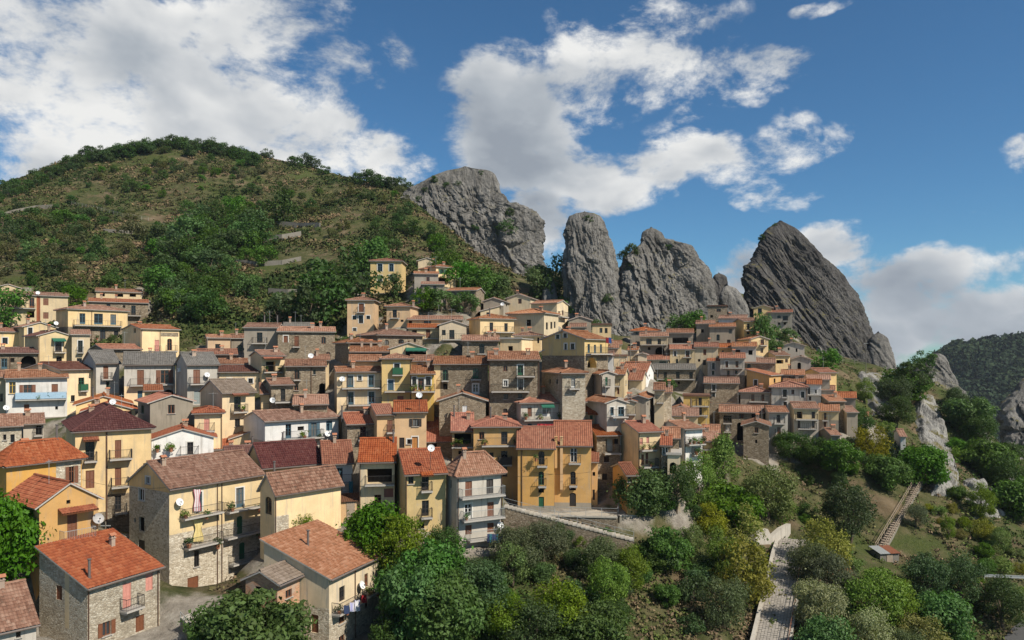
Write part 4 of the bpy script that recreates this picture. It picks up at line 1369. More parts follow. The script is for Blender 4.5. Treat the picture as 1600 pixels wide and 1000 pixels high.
def build_house(h):
    global plant_no
    W, S, H, rt, rise, d = h['W'], h['S'], h['H'], h['rt'], h['rise'], h['d']
    lod = 0 if d < 88 else 1 if d < 118 else 2
    root = empty(NAMES[h['wc']], h['root'], h['yaw'])
    tag(root, h['label'], 'house', 'houses of the hillside village')
    reg = h['reg']
    Rm = Matrix.Rotation(-h['yaw'], 3, 'Z')
    ol = Rm @ (-h['root'])
    # the four faces: origin, direction, width
    faces = {'f': (Vector((0, 0, 0)), Vector((1, 0, 0)), W), 'l': (Vector((0, S, 0)), Vector((0, -1, 0)), S),
             'r': (Vector((W, 0, 0)), Vector((0, 1, 0)), S), 'k': (Vector((W, S, 0)), Vector((-1, 0, 0)), W)}
    tops = {
        'r': (lambda x, y: H + rise * (1 - abs(2 * y / S - 1))), 'g': (lambda x, y: H + rise * (1 - abs(2 * x / W - 1))),
        's': (lambda x, y: H + rise * y / S), 'l': (lambda x, y: H + rise * x / W), 'x': (lambda x, y: H + rise * (1 - x / W)),
    }.get(rt, lambda x, y: H)
    sp = {'r': {'l': [S / 2], 'r': [S / 2]}, 'g': {'f': [W / 2], 'k': [W / 2]}}.get(rt, {})
    opn = {k: [] for k in faces}
    pat = {k: [] for k in faces}
    mats, midx = [WALL[h['wc']]], {h['wc']: 0}
    todo = []

    def uz(face, zx, zy):
        px, py = reg[0] + zx / reg[2], reg[1] + zy / reg[2]
        dl = Rm @ ray(px, py)
        O, U, wd = faces[face]
        N = Vector((U.y, -U.x, 0))
        t = N.dot(O - ol) / N.dot(dl)
        p = ol + dl * t
        return U.dot(p - O), p.z

    def wpt(zx, zy, n=0.0, face='f'):
        u, z = uz(face, zx, zy)
        O, U, wd = faces[face]
        q = O + U * u + Vector((U.y, -U.x, 0)) * n
        return h['root'] + Matrix.Rotation(h['yaw'], 3, 'Z') @ Vector((q.x, q.y, z))

    h['wpt'] = wpt
    n_pot = 0
    for tk in h['toks']:
        face = 'f'
        if tk[0] == '>':
            face, tk = ('l' if h['side'] < 0 else 'r'), tk[1:]
        p = tk.split()
        k, num = p[0], p[1:]
        O, U, wd = faces[face]
        if k in ('Z', 'Q'):
            if num[0] not in midx:
                midx[num[0]] = len(mats)
                mats.append(WALL[num[0]])
            if k == 'Z':
                u, z = uz(face, float(p[2]) * 0 + (reg_x(reg, h, face)), float(num[1]))
                for fc in (('f', 'l', 'r', 'k') if face == 'f' else (face,)):
                    pat[fc].append((-1, 99, -9, z, midx[num[0]]))
            else:
                q = [float(v) for v in num[1:]]
                u0, z1 = uz(face, q[0], q[2])
                u1, z0 = uz(face, q[1], q[3])
                pat[face].append((u0, u1, min(z0, z1), max(z0, z1) if z1 < H - .1 else H + 9, midx[num[0]]))
            continue
        t = k[0]
        if t in 'wdsonkaeVR' and len(num) == 4:
            q = [float(v) for v in num]
            xm, ym = (q[0] + q[1]) / 2, (q[2] + q[3]) / 2
            u0, _ = uz(face, q[0], ym)
            u1, _ = uz(face, q[1], ym)
            _, z1 = uz(face, xm, q[2])
            _, z0 = uz(face, xm, q[3])
            u0, u1 = max(min(u0, u1), .12), min(max(u0, u1), wd - .12)
            z0 = max(z0, .05)
            if u1 - u0 < .3 or z1 - z0 < .25:
                continue
            um = (u0 + u1) / 2
            pt = O + U * um
            lim = min(tops(*(O + U * u0).xy), tops(*(O + U * u1).xy)) - .12
            z1 = min(z1, lim)
            if z1 - z0 < .25 or any(a['u0'] < u1 and u0 < a['u1'] and a['z0'] < z1 and z0 < a['z1'] for a in opn[face]):
                continue
            arch = {'a': .55, 'e': .6, 'V': .9}.get(t, 0)
            dep = 1.1 if t in 'VR' else .2
            opn[face].append(dict(u0=u0, u1=u1, z0=z0, z1=z1, dep=dep, arch=arch))
            todo.append((t, k[1:], face, u0, u1, z0, z1))
        elif t in 'BAX':
            q = [float(v) for v in num]
            u0, z = uz(face, q[0], q[2])
            u1, _ = uz(face, q[1], q[2])
            todo.append((t, k[1:], face, min(u0, u1), max(u0, u1), z, z))
        elif t in 'DTI':
            q = [float(v) for v in num]
            u, z = uz(face, q[0], q[1])
            todo.append((t, q[2:], face, u, u, z, z))
        elif t == 'M':
            q = [float(v) for v in num]
            u0, z1 = uz(face, q[0], q[2])
            u1, z0 = uz(face, q[1], q[3])
            todo.append((t, '', face, min(u0, u1), max(u0, u1), z0, z1))
        elif t == 'P':
            u, _ = uz(face, float(num[0]), 0)
            todo.append((t, '', face, u, u, 0, 0))
        elif t in 'CF':
            todo.append((t, [float(v) for v in num], face, 0, 0, 0, 0))
    mb = MB()
    for fc, (O, U, wd) in faces.items():
        facade(mb, O, U, wd, -5.0, lambda u, O=O, U=U: tops(*(O + U * u).xy), sp.get(fc, []), opn[fc], pat[fc], 0)
    link('wall', mb.mesh('wall', mats), root)
    # ---- roof
    rb = MB()
    ov, og = (.38, .22)
    V3 = Vector
    ridge_z = H + rise
    caps = []

    def slope(O, U, width, up_h, run, rs, il=0.0, ir=0.0):
        """up_h: horizontal direction going up; run: horizontal length; rs: rise over run"""
        L = math.hypot(run, rs)
        Vd = (up_h * run + V3((0, 0, rs))) / L
        N = U.cross(Vd).normalized()
        if N.z < 0:
            N = -N
        corrugated(rb, O, U, Vd, N, width, L, il, ir, lod)

    if rt == 'r':
        k = rise / (S / 2)
        slope(V3((-og, -ov, H - ov * k)), V3((1, 0, 0)), W + 2 * og, V3((0, 1, 0)), S / 2 + ov, rise + ov * k)
        slope(V3((W + og, S + ov, H - ov * k)), V3((-1, 0, 0)), W + 2 * og, V3((0, -1, 0)), S / 2 + ov, rise + ov * k)
        caps.append(((-og, S / 2, ridge_z + .08), (W + og, S / 2, ridge_z + .08)))
    elif rt == 'g':
        k = rise / (W / 2)
        slope(V3((-ov, S + og, H - ov * k)), V3((0, -1, 0)), S + 2 * og, V3((1, 0, 0)), W / 2 + ov, rise + ov * k)
        slope(V3((W + ov, -og, H - ov * k)), V3((0, 1, 0)), S + 2 * og, V3((-1, 0, 0)), W / 2 + ov, rise + ov * k)
        caps.append(((W / 2, -og, ridge_z + .08), (W / 2, S + og, ridge_z + .08)))
    elif rt == 'h':
        m = min(W, S) / 2
        k = rise / m
        e = H - ov * k
        sl = math.hypot(m + ov, rise + ov * k)
        cut = (m + ov) / sl
        for O, U, wd, up in ((V3((-ov, -ov, e)), V3((1, 0, 0)), W + 2 * ov, V3((0, 1, 0))), (V3((W + ov, -ov, e)), V3((0, 1, 0)), S + 2 * ov, V3((-1, 0, 0))),
                             (V3((W + ov, S + ov, e)), V3((-1, 0, 0)), W + 2 * ov, V3((0, -1, 0))), (V3((-ov, S + ov, e)), V3((0, -1, 0)), S + 2 * ov, V3((1, 0, 0)))):
            slope(O, U, wd, up, m + ov, rise + ov * k, cut, cut)
        zr = ridge_z + .08
        if W >= S:
            a, b = V3((m, S / 2, zr)), V3((W - m, S / 2, zr))
            cc = [((-ov, -ov), a), ((-ov, S + ov), a), ((W + ov, -ov), b), ((W + ov, S + ov), b)]
        else:
            a, b = V3((W / 2, m, zr)), V3((W / 2, S - m, zr))
            cc = [((-ov, -ov), a), ((W + ov, -ov), a), ((-ov, S + ov), b), ((W + ov, S + ov), b)]
        if (b - a).length > .3:
            caps.append((a, b))
        for (x, y), tpt in cc:
            caps.append(((x, y, e + .08), tpt))
    elif rt == 's':
        k = rise / S
        slope(V3((-og, -ov, H - ov * k)), V3((1, 0, 0)), W + 2 * og, V3((0, 1, 0)), S + 2 * ov, rise + 2 * ov * k)
    elif rt == 'l':
        k = rise / W
        slope(V3((-ov, S + og, H - ov * k)), V3((0, -1, 0)), S + 2 * og, V3((1, 0, 0)), W + 2 * ov, rise + 2 * ov * k)
    elif rt == 'x':
        k = rise / W
        slope(V3((W + ov, -og, H - ov * k)), V3((0, 1, 0)), S + 2 * og, V3((-1, 0, 0)), W + 2 * ov, rise + 2 * ov * k)
    else:
        rb.box(-.2, -.2, H, W + .2, S + .2, H + .14, 0)
        rb.box(-.12, -.12, H + .14, W + .12, -.002, H + .3, 0)
    for a, b in caps:
        ridge_cap(rb, a, b)
    me = rb.mesh('roof', [ROOF[h['rc']], M_SLAB if rt != 'f' else ROOF['s']])
    uvl = me.uv_layers.new(name='UVMap')
    li = np.empty(len(me.loops), dtype=np.int32)
    me.loops.foreach_get('vertex_index', li)
    ua = np.zeros((len(me.vertices), 2), dtype=np.float32)
    if rb.uv:
        ua[list(rb.uv.keys())] = list(rb.uv.values())
    uvl.data.foreach_set('uv', ua[li].ravel())
    roof = link('roof', me, root)
    # gutter along the front eave
    if d < 125 and rt in 'rhs':
        k = rise / {'r': S / 2, 'h': min(W, S) / 2, 's': S}[rt]
        gb = MB()
        gb.tube((-og, -ov - .06, H - ov * k + .02), (W + og, -ov - .06, H - ov * k + .02), .075, 6, caps=True)
        link('gutter', gb.mesh('gutter', [M_GUT]), roof)

    # ---- things on the walls
    def place(name, mesh, face, u, z, n=0.0, parent=root, sc=(1, 1, 1)):
        O, U, wd = faces[face]
        N = V3((U.y, -U.x, 0))
        p = O + U * u + N * n
        return link(name, mesh, parent, (p.x, p.y, z), math.atan2(U.y, U.x), sc)

    rq = lambda v: max(.4, round(v * 5) / 5)
    for t, ex, face, u0, u1, z0, z1 in todo:
        um, zm, w, hh = (u0 + u1) / 2, (z0 + z1) / 2, u1 - u0, z1 - z0
        if t in 'wdsonkaeVR':
            col = ex[0] if ex and ex[0] in PAINT else 'k'
            a, b = rq(w), rq(hh)
            sc = (w / a, 1, hh / b)
            if t in 'VR':
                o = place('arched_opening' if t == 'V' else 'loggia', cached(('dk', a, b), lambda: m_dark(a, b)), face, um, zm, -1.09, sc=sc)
                if t == 'R' and col == 'k' and w > 1:
                    pass
            elif t == 'k':
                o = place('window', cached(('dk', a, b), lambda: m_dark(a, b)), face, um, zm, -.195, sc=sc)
            elif t in 'wdao':
                o = place('window', cached(('fr', a, b, col, t in 'd'), lambda: m_frame(a, b, col, t in 'd')), face, um, zm, -.13, sc=sc)
                link('pane', cached(('pn', a, b), lambda: m_pane(a, b)), o)
                if t == 'o':
                    sw = rq(a / 2)
                    for sg in (-1, 1):
                        q = link('shutter', cached(('sh', sw, b, col), lambda: m_shutter(sw, b, col)), o, (sg * (a / 2 + sw / 2 + .02), -.165, 0))
            elif t == 's':
                o = place('window', cached(('df', a, b, col), lambda: m_door_frame(a, b, col)), face, um, zm, -.09, sc=sc)
                sw = a / 2 - .065
                for sg in (-1, 1):
                    link('shutter', cached(('sh', round(sw, 2), b, col), lambda: m_shutter(sw, b - .06, col)), o, (sg * (sw / 2 + .002), 0, -.03))
            else:
                o = place('door', cached(('df', a, b, col), lambda: m_door_frame(a, b, col)), face, um, zm, -.12, sc=sc)
                link('door_leaf', cached(('dl', a, b, col), lambda: m_door(a, b, col)), o)
            if 'f' in ex and not (t in 'aeV'):
                link('surround', cached(('su', a, b), lambda: m_surround(a, b)), o, (0, -.13 if t != 's' else -.09, 0))
            if lod < 2 and t in 'wo' and hh < 1.9:
                link('sill', cached(('si', a), lambda: m_sill(a)), o, (0, -.13, -b / 2))
        elif t == 'B':
            col = ex[0] if ex else 'i'
            L = max(.9, round((u1 - u0) * 4) / 4)
            dep = .95 if L > 1.6 else .7
            o = place('balcony', cached(('sl', L, dep), lambda: m_slab(L, dep)), face, um, z0)
            link('railing', cached(('ra', L, dep, col, lod), lambda: m_rail(L, dep, col, lod)), o)
        elif t == 'A':
            L = u1 - u0
            ab = MB()
            corrugated(ab, V3((-L / 2, -1.0, 0)), V3((1, 0, 0)), V3((0, 1, .34)).normalized(), V3((0, -.34, 1)).normalized(), L, 1.06, lod=min(lod, 1))
            am = ab.mesh('tiled_canopy', [ROOF['o'], PAINT['b']])
            ul = am.uv_layers.new(name='UVMap')
            l2 = np.empty(len(am.loops), dtype=np.int32)
            am.loops.foreach_get('vertex_index', l2)
            u2 = np.zeros((len(am.vertices), 2), dtype=np.float32)
            u2[list(ab.uv.keys())] = list(ab.uv.values())
            ul.data.foreach_set('uv', u2[l2].ravel())
            place('tiled_canopy', am, face, um, z0 - .1)
        elif t == 'M':
            cb_ = MB()
            cb_.box(-w / 2, -.42, 0, w / 2, -.003, hh, 0)
            cb_.face([(-w / 2, -.42, 0), (w / 2, -.42, 0), (w / 2, -.003, -.4), (-w / 2, -.003, -.4)])
            cb_.box(-w / 2 - .05, -.47, hh, w / 2 + .05, .05, hh + .08, 0)
            cb_.box(-w / 2 + .05, -.36, hh + .08, w / 2 - .05, -.06, hh + .3, 0)
            cb_.box(-w / 2 - .05, -.47, hh + .3, w / 2 + .05, .05, hh + .37, 0)
            place('chimney_breast', cb_.mesh('chimney_breast', [WALL[h['wc']]]), face, um, z0)
        elif t == 'X':
            L = u1 - u0
            ab = MB()
            n = 8
            for i in range(n):
                x0, x1 = -L / 2 + L * i / n, -L / 2 + L * (i + 1) / n
                ab.face([(x0, -.9, -.42), (x1, -.9, -.42), (x1, 0, 0), (x0, 0, 0)])
                ab.face([(x0, -.9, -.56 - .05 * (i % 2)), (x1, -.9, -.56 - .05 * ((i + 1) % 2)), (x1, -.9, -.42), (x0, -.9, -.42)])
            place('awning', ab.mesh('awning', [M_CANVAS]), face, um, z0 + .2)
        elif t == 'D':
            r = max(.4, ex[0] / reg[2] / F * d * .95)
            rr = round(r, 1)
            grey = rr > .45
            o = place('satellite_dish', cached(('di', rr, grey), lambda: m_dish(rr, grey)), face, min(max(um, .1), faces[face][2] - .1), z0, .05)
            if z0 > H - .1:
                pb = MB()
                pb.tube((0, .0, -.2), (0, .25, H - z0 - .4), .03, 5)
                link('pole', pb.mesh('pole', [M_IRON]), o)
        elif t == 'I':
            ib = MB()
            ib.box(-.4, -.35, -.28, .4, -.02, .28, 0)
            ib.tube((-.1, -.352, 0), (-.1, -.36, 0), .2, 10, 1, caps=True)
            place('air_conditioner', ib.mesh('air_conditioner', [M_DISH, M_IRON]), face, um, z0)
        elif t == 'P':
            pb = MB()
            u = min(max(um, .08), faces[face][2] - .08)
            pb.tube((0, -.07, -1), (0, -.07, H - .35), .05, 6)
            pb.tube((0, -.07, H - .35), (0, -.36, H - .1), .05, 6)
            place('downpipe', pb.mesh('downpipe', [M_PIPE]), face, u, 0)
        elif t == 'T':
            u = min(max(um, .3), faces[face][2] - .3)
            O, U, wd = faces[face]
            N = V3((U.y, -U.x, 0))
            p = O + U * u + N * .62
            wp = h['root'] + Matrix.Rotation(h['yaw'], 3, 'Z') @ V3((p.x, p.y, z0))
            s_ = random.uniform(.9, 1.5)
            e = empty('potted_plant', wp, random.uniform(0, 6), s_)
            n_pot += 1
            lab = ' '.join(h['label'].split()[:8]).rstrip(',')
            for tail in (' with', ' and', ' a', ' the', ' of', ' in', ' under', ' on', ' one', ' its', ' below', ' beside', ' above', ' by', ' over', ' wide', ' two', ' long', ' blue'):
                lab = lab[:-len(tail)] if lab.endswith(tail) else lab
            tag(e, '%s potted plant on the balcony side of %s' % (ORD[n_pot], lab), 'potted plant', 'potted plants on the balconies')
            link('pot', cached('pot', m_pot), e)
            link('foliage', cached(('plant', plant_no % 6), lambda: m_plant(plant_no % 6)), e)
            plant_no += 1
        elif t in 'CF':
            fx, fy = ex
            x, y = fx * W, fy * S
            z = tops(x, y) if rt != 'h' else H + rise * min(1, 2 * min(x, W - x, y, S - y) / min(W, S))
            kd = 'F' if t == 'F' else random.choice((0, 1, 2))
            link('flue_pipe' if t == 'F' else 'chimney', cached(('ch', kd), lambda: m_chimney(kd)), roof, (x, y, z + .1))
    if rt in 'rgh' and random.random() < .3:
        ab = MB()
        ab.tube((0, 0, -.3), (0, 0, 2.3), .022, 4)
        ab.tube((0, -.55, 2.1), (0, .55, 2.1), .016, 4)
        for i in range(6):
            ab.tube((-.28 + i * .02, -.5 + i * .2, 2.1), (.28 - i * .02, -.5 + i * .2, 2.1), .011, 3)
        x, y = W * random.uniform(.25, .75), S * .5
        link('aerial', cached('aerial', lambda: ab.mesh('aerial', [M_IRONL])), roof, (x, y if rt == 'r' else S * .4, tops(x, y if rt == 'r' else S * .4) + (.1 if rt != 'h' else rise * .6)), random.uniform(0, 3))
    if not any(q[0] == 'C' for q in todo) and rt in 'rgh' and random.random() < .45:
        x, y = W * random.uniform(.2, .8), S * random.uniform(.3, .5)
        z = tops(x, y) if rt != 'h' else H + rise * min(1, 2 * min(x, W - x, y, S - y) / min(W, S))
        kd = random.choice((0, 1, 2))
        link('chimney', cached(('ch', kd), lambda: m_chimney(kd)), roof, (x, y, z + .1))
    return root


def reg_x(reg, h, face):
    """zoom x of the middle of a face, for tokens that give only a height"""
    c, s = math.cos(h['yaw']), math.sin(h['yaw'])
    r = h['root']
    if face == 'f':
        p = (r.x + c * h['W'] * .05, r.y + s * h['W'] * .05)
    else:
        x0 = 0 if h['side'] < 0 else h['W']
        p = (r.x + c * x0 - s * h['S'] * .1, r.y + s * x0 + c * h['S'] * .1)
    return (CX + F * p[0] / p[1] - reg[0]) * reg[2]


for h in houses:
    build_house(h)

# ------------------------------------------------------------------ rocks
def rock_mat(name, dark, mid, lite, sdir):
    m, t, b = new_mat(name)
    pos = t.n.new('ShaderNodeNewGeometry').outputs['Position']
    nrm = t.n.new('ShaderNodeNewGeometry').outputs['Normal']
    st = t.mapping(pos, (.9, .3, .12), rot=(0, sdir, 0))
    n1 = t.noise(st, .55, 7, .65, .3)
    n2 = t.noise(pos, .16, 5, .6)
    n3 = t.noise(pos, 1.6, 7, .7)
    c = t.ramp(t.math('ADD', t.math('MULTIPLY', n1, .6), t.math('MULTIPLY', n2, .4)), [(.34, dark), (.48, mid), (.62, lite)])
    vn = t.noise(t.mapping(pos, (1.6, .5, .09), rot=(0, sdir, 0)), 1.0, 5, .6, .6)
    line = t.maprange(t.math('ABSOLUTE', t.math('SUBTRACT', vn, .5)), .0, .035, 1.0, 0.0)
    c = t.mix(t.math('MULTIPLY', line, .65), c, tuple(x * .5 for x in dark))
    c = t.mix(t.math('MULTIPLY', t.maprange(n3, .5, .72), .5), c, tuple(x * .55 for x in dark))
    c = t.mix(t.math('MULTIPLY', t.maprange(n3, .48, .28), .4), c, tuple(min(1, x * 1.25) for x in lite))
    # ochre lichen and thin grass on the gentler faces
    up = t.maprange(t.sep(nrm)[2], .55, .85)
    c = t.mix(t.math('MULTIPLY', up, t.maprange(t.noise(pos, .3, 5, .6), .5, .62)), c, (.13, .115, .045))
    t.l.new(c, b.inputs['Base Color'])
    b.inputs['Roughness'].default_value = .95
    b.inputs['Specular IOR Level'].default_value = .12
    set_bump(t, b, t.math('ADD', t.math('ADD', n1, t.math('MULTIPLY', n3, .55)), t.math('MULTIPLY', t.noise(pos, 5, 5, .7), .25)), .9, .7)
    return m


M_ROCK = rock_mat('limestone', (.075, .070, .064), (.15, .141, .127), (.24, .226, .205), .25)
M_ROCKD = rock_mat('dark_slab', (.042, .039, .037), (.078, .073, .068), (.125, .118, .109), .62)
M_ROCKP = rock_mat('pale_slab', (.13, .125, .115), (.25, .24, .22), (.36, .345, .31), .7)


def cells(p, k, rng):
    """nearest and second nearest of k scattered seeds"""
    lo, hi = p.min(0), p.max(0)
    p = p - lo
    sd_ = (hi - lo) * rng.rand(k, 3)
    s32 = sd_.astype(np.float32)
    f1, f2, id_ = np.empty(len(p)), np.empty(len(p)), np.empty(len(p), int)
    for i in range(0, len(p), 8000):
        c_ = p[i:i + 8000].astype(np.float32)
        dd = np.sqrt(np.maximum((c_ ** 2).sum(1)[:, None] + (s32 ** 2).sum(1)[None] - 2 * c_ @ s32.T, 0))
        o2 = np.argpartition(dd, 1, axis=1)[:, :2]
        r_ = np.arange(len(dd))
        a_, b_ = dd[r_, o2[:, 0]], dd[r_, o2[:, 1]]
        sw = a_ > b_
        f1[i:i + 8000] = np.where(sw, b_, a_)
        f2[i:i + 8000] = np.where(sw, a_, b_)
        id_[i:i + 8000] = np.where(sw, o2[:, 1], o2[:, 0])
    return f1, f2, id_


def rock(label, d, prof, thick, lean=0.0, mat=M_ROCK, amp=1.0, sdir=.25, seed=0, nu=220, nv=160, grooves=1.0, name='rock_spire', power=2.6, strata=.35):
    """prof: (py, left px, right px) from top to bottom; the body has real depth, thick x its width, and leans back by lean per metre"""
    prof = sorted(prof)
    y0_, l0, r0 = prof[0]
    mid_, hh_ = (l0 + r0) / 2, (r0 - l0) / 2
    dome = min(hh_ * .22, 5)
    prof = [(y0_ - dome * math.sin(a_) + dome * .75, mid_ - hh_ * math.cos(a_), mid_ + hh_ * math.cos(a_)) for a_ in (1.5, 1.25, .95, .6, .25)] + prof[1:]
    ys = np.array([p[0] for p in prof], float)
    k = np.linspace(0, 1, nv)
    yy = ys[0] + (ys[-1] - ys[0]) * k ** .85
    L = np.interp(yy, ys, [p[1] for p in prof])
    R = np.interp(yy, ys, [p[2] for p in prof])
    kz = (HY - yy) / F
    zb = kz[-1] * d
    dc = (d - zb * lean) / (1 - kz * lean)
    z = kz * dc
    cx = ((L + R) / 2 - CX) / F * dc
    hw = (R - L) / 2 / F * dc
    # denser on the side that faces the village
    th = np.linspace(0, 2 * np.pi, nu, endpoint=False)
    th = th - .55 * np.sin(th + np.pi / 2) * .6
    ct, s_ = np.cos(th), np.sin(th)
    q = 2.0 / power
    ex = np.sign(ct) * np.abs(ct) ** q
    ey = np.sign(s_) * np.abs(s_) ** q
    tw = np.interp(k, [0, .08, 1], [.55, .9, 1]) * np.maximum(hw.max() * thick * (.35 + .65 * k), hw * thick * .6)
    X = cx[:, None] + hw[:, None] * ex[None]
    Y = dc[:, None] + tw[:, None] * ey[None]
    Z = np.repeat(z[:, None], nu, 1)
    P = np.stack([X, Y, Z], -1).reshape(-1, 3)
    nrm = np.stack([np.broadcast_to(ct, X.shape), np.broadcast_to(s_, X.shape), np.zeros(X.shape)], -1).reshape(-1, 3)
    o = np.array([seed * 13.7, seed * 5.1, seed * 3.3])
    ca, sa = math.cos(sdir), math.sin(sdir)
    a = P[:, 0] * ca + P[:, 2] * sa            # across the bedding
    l = -P[:, 0] * sa + P[:, 2] * ca           # along it
    warp = fbm(P * .04 + o, 2) * (3 * (1 - strata))
    big = fbm(P * (.055, .055, .045) + o, 4)
    gro = fbm(np.stack([a * .16 + warp * .25, P[:, 1] * .05, l * .025], 1) + o, 3, .55, True)
    fine = fbm(np.stack([a * .5 + warp * .4, P[:, 1] * (.3 - .22 * strata), l * (.12 - .09 * strata)], 1) + o * 2, 3, .55, True)
    pit = np.clip(fbm(P * (.16, .16, .12) + o * 3, 3) - .45, 0, 1)
    ledge = fbm(P * (.12, .12, .35) + o * 4, 3)
    crack = fbm(np.stack([a * .33 + warp * .5, P[:, 1] * .12, l * .045], 1) + o * 5, 2, .5)
    crack = np.clip(1 - np.abs(crack) * 9, 0, 1)
    vein = fbm(np.stack([a * 1.1 + warp * .8, P[:, 1] * (.7 - .5 * strata), l * (.3 - .24 * strata)], 1) + o * 6, 3, .6, True)
    rg = np.random.RandomState(seed + 70)
    wv_ = np.stack([fbm(P * .12 + o + 31, 2), fbm(P * .12 + o + 57, 2), fbm(P * .12 + o + 83, 2)], 1) * 1.6
    Q = np.stack([a * 1.0, P[:, 1] * (.8 - .4 * strata), l * (.36 - .27 * strata)], 1) + wv_ * (1.15 - strata)
    vol = np.prod(np.ptp(Q, axis=0))
    blocks = 0
    for size, h_, cr_ in ((8.5, 1.9, 1.5), (3.6, .8, .7), (1.7, .3, .35)):
        k_ = int(min(max(vol / size ** 3, 6), 500))
        f1, f2, id_ = cells(Q, k_, rg)
        off = rg.uniform(-1, 1, k_)[id_]
        blocks = blocks + off * h_ * np.clip((f2 - f1) / (.18 * size), 0, 1) - cr_ * np.exp(-((f2 - f1) / (.07 * size)) ** 2)
    disp = amp * (1.3 * big + .75 * blocks + grooves * (.5 * (gro - .6) + .3 * (fine - .6) + .2 * (vein - .6)) - 2.6 * pit + .3 * fbm(P * .8 + o, 3) + .16 * fbm(P * 2.1 + o, 2))
    edge = np.repeat(np.clip(k / .12, .25, 1)[:, None], nu, 1).ravel()
    P = P + nrm * (disp * edge)[:, None]
    P[:, 2] += (fbm(P * .2 + o + 9, 3) * .8 * amp) * edge
    top = P[:nu].mean(0) + (0, 0, .4)
    P = np.vstack([P, top])
    ii = np.arange(nv * nu).reshape(nv, nu)
    a0, b0 = ii[:-1], ii[1:]
    f = np.stack([a0, b0, np.roll(b0, -1, 1), np.roll(a0, -1, 1)], -1).reshape(-1, 4)
    cap = np.stack([ii[0], np.roll(ii[0], -1), np.full(nu, nv * nu), np.full(nu, nv * nu)], -1)
    fl = [tuple(r) for r in f[:, ::-1].tolist()] + [(int(r[0]), int(r[1]), int(r[2])) for r in cap]
    me = bpy.data.meshes.new(name)
    me.from_pydata(P.tolist(), [], fl)
    me.materials.append(mat)
    me.update()
    # origin at the base
    base = Vector((float(cx[-1]), float(dc[-1]), float(zb)))
    me.transform(Matrix.Translation(-base))
    return tag(link(name, me, None, base), label, 'rock')


rock('broad pale grey crag joined to the green hillside above the highest houses', 250,
     [(263, 712, 742), (266, 700, 762), (270, 688, 771), (278, 668, 777), (288, 650, 781), (300, 632, 783), (316, 620, 792), (322, 616, 812), (328, 612, 826), (336, 610, 842), (346, 610, 850), (380, 620, 850), (415, 640, 847), (450, 660, 846), (500, 680, 856), (540, 690, 862)],
     .42, .3, M_ROCK, 1.0, .45, 1, 340, 230, 1.1)
rock('tall narrow rock pillar with hollows and a tuft of shrub on top', 193,
     [(333, 896, 930), (338, 889, 938), (348, 885, 944), (370, 882, 951), (395, 881, 957), (415, 880, 962), (440, 881, 966), (470, 882, 970), (520, 884, 985), (550, 880, 990)],
     .9, .1, M_ROCK, .6, .12, 2, 230, 220, 1.0, power=2.2)
rock('broad grey rock with a rounded horn behind the village centre', 190,
     [(357, 1008, 1026), (363, 1002, 1034), (373, 998, 1040), (380, 996, 1060), (384, 994, 1078), (400, 972, 1088), (415, 966, 1097), (440, 962, 1108), (455, 958, 1113), (480, 950, 1114), (505, 944, 1113), (560, 930, 1120)],
     .6, .25, M_ROCK, .8, .3, 3, 320, 210, 1.2, power=2.2)
rock('large dark slanting rock pyramid towering over the right cluster', 200,
     [(347, 1214, 1221), (351, 1208, 1230), (357, 1200, 1244), (366, 1191, 1254), (380, 1184, 1266), (400, 1177, 1284), (420, 1167, 1306), (445, 1160, 1328), (470, 1160, 1345), (500, 1166, 1356), (530, 1172, 1364), (560, 1178, 1369), (600, 1170, 1378)],
     .6, .3, M_ROCKD, .55, .52, 4, 340, 240, 2.4, power=2.1, strata=.9)
rock('small dark rock knob in the notch beside the dark pyramid', 214, [(427, 1118, 1128), (432, 1114, 1135), (445, 1112, 1138), (480, 1110, 1140)], .9, .2, M_ROCKD, .25, .3, 5, 60, 40, 1, 'boulder', 2.2)
rock('leaning grey boulder below the dark pyramid above the ruined house', 194, [(446, 1133, 1140), (450, 1129, 1150), (460, 1127, 1158), (475, 1127, 1167), (490, 1126, 1172), (520, 1124, 1176)], .8, .3, M_ROCK, .3, .7, 6, 70, 50, 1, 'boulder', 2.2)
rock('small rock tooth standing in the bushes before the gap', 196, [(432, 852, 862), (438, 849, 868), (455, 847, 872), (490, 842, 878)], .9, .2, M_ROCK, .25, .3, 7, 60, 40, 1, 'boulder', 2.2)
rock('small dark rock shoulder at the right foot of the pyramid', 196, [(520, 1368, 1376), (527, 1362, 1384), (545, 1356, 1390), (580, 1350, 1398)], .9, .2, M_ROCK, .35, .5, 9, 60, 40, 1, 'boulder', 2.2)
rock('tree-topped rock knob on the skyline beside the far mountain', 184, [(552, 1457, 1469), (556, 1450, 1475), (564, 1440, 1482), (580, 1428, 1490), (610, 1415, 1502), (660, 1400, 1520)], .7, .3, M_ROCK, .6, .7, 10, 90, 60, 1, 'rock_outcrop', 2.4)
rock('grey cliff at the right edge of the view across the valley', 245, [(585, 1602, 1640), (600, 1588, 1700), (625, 1578, 1760), (660, 1569, 1800), (700, 1566, 1830), (760, 1568, 1850), (900, 1560, 1860)], .5, .4, M_ROCK, 1.2, .7, 14, 110, 80, 1.2, 'rock_cliff', 2.4)

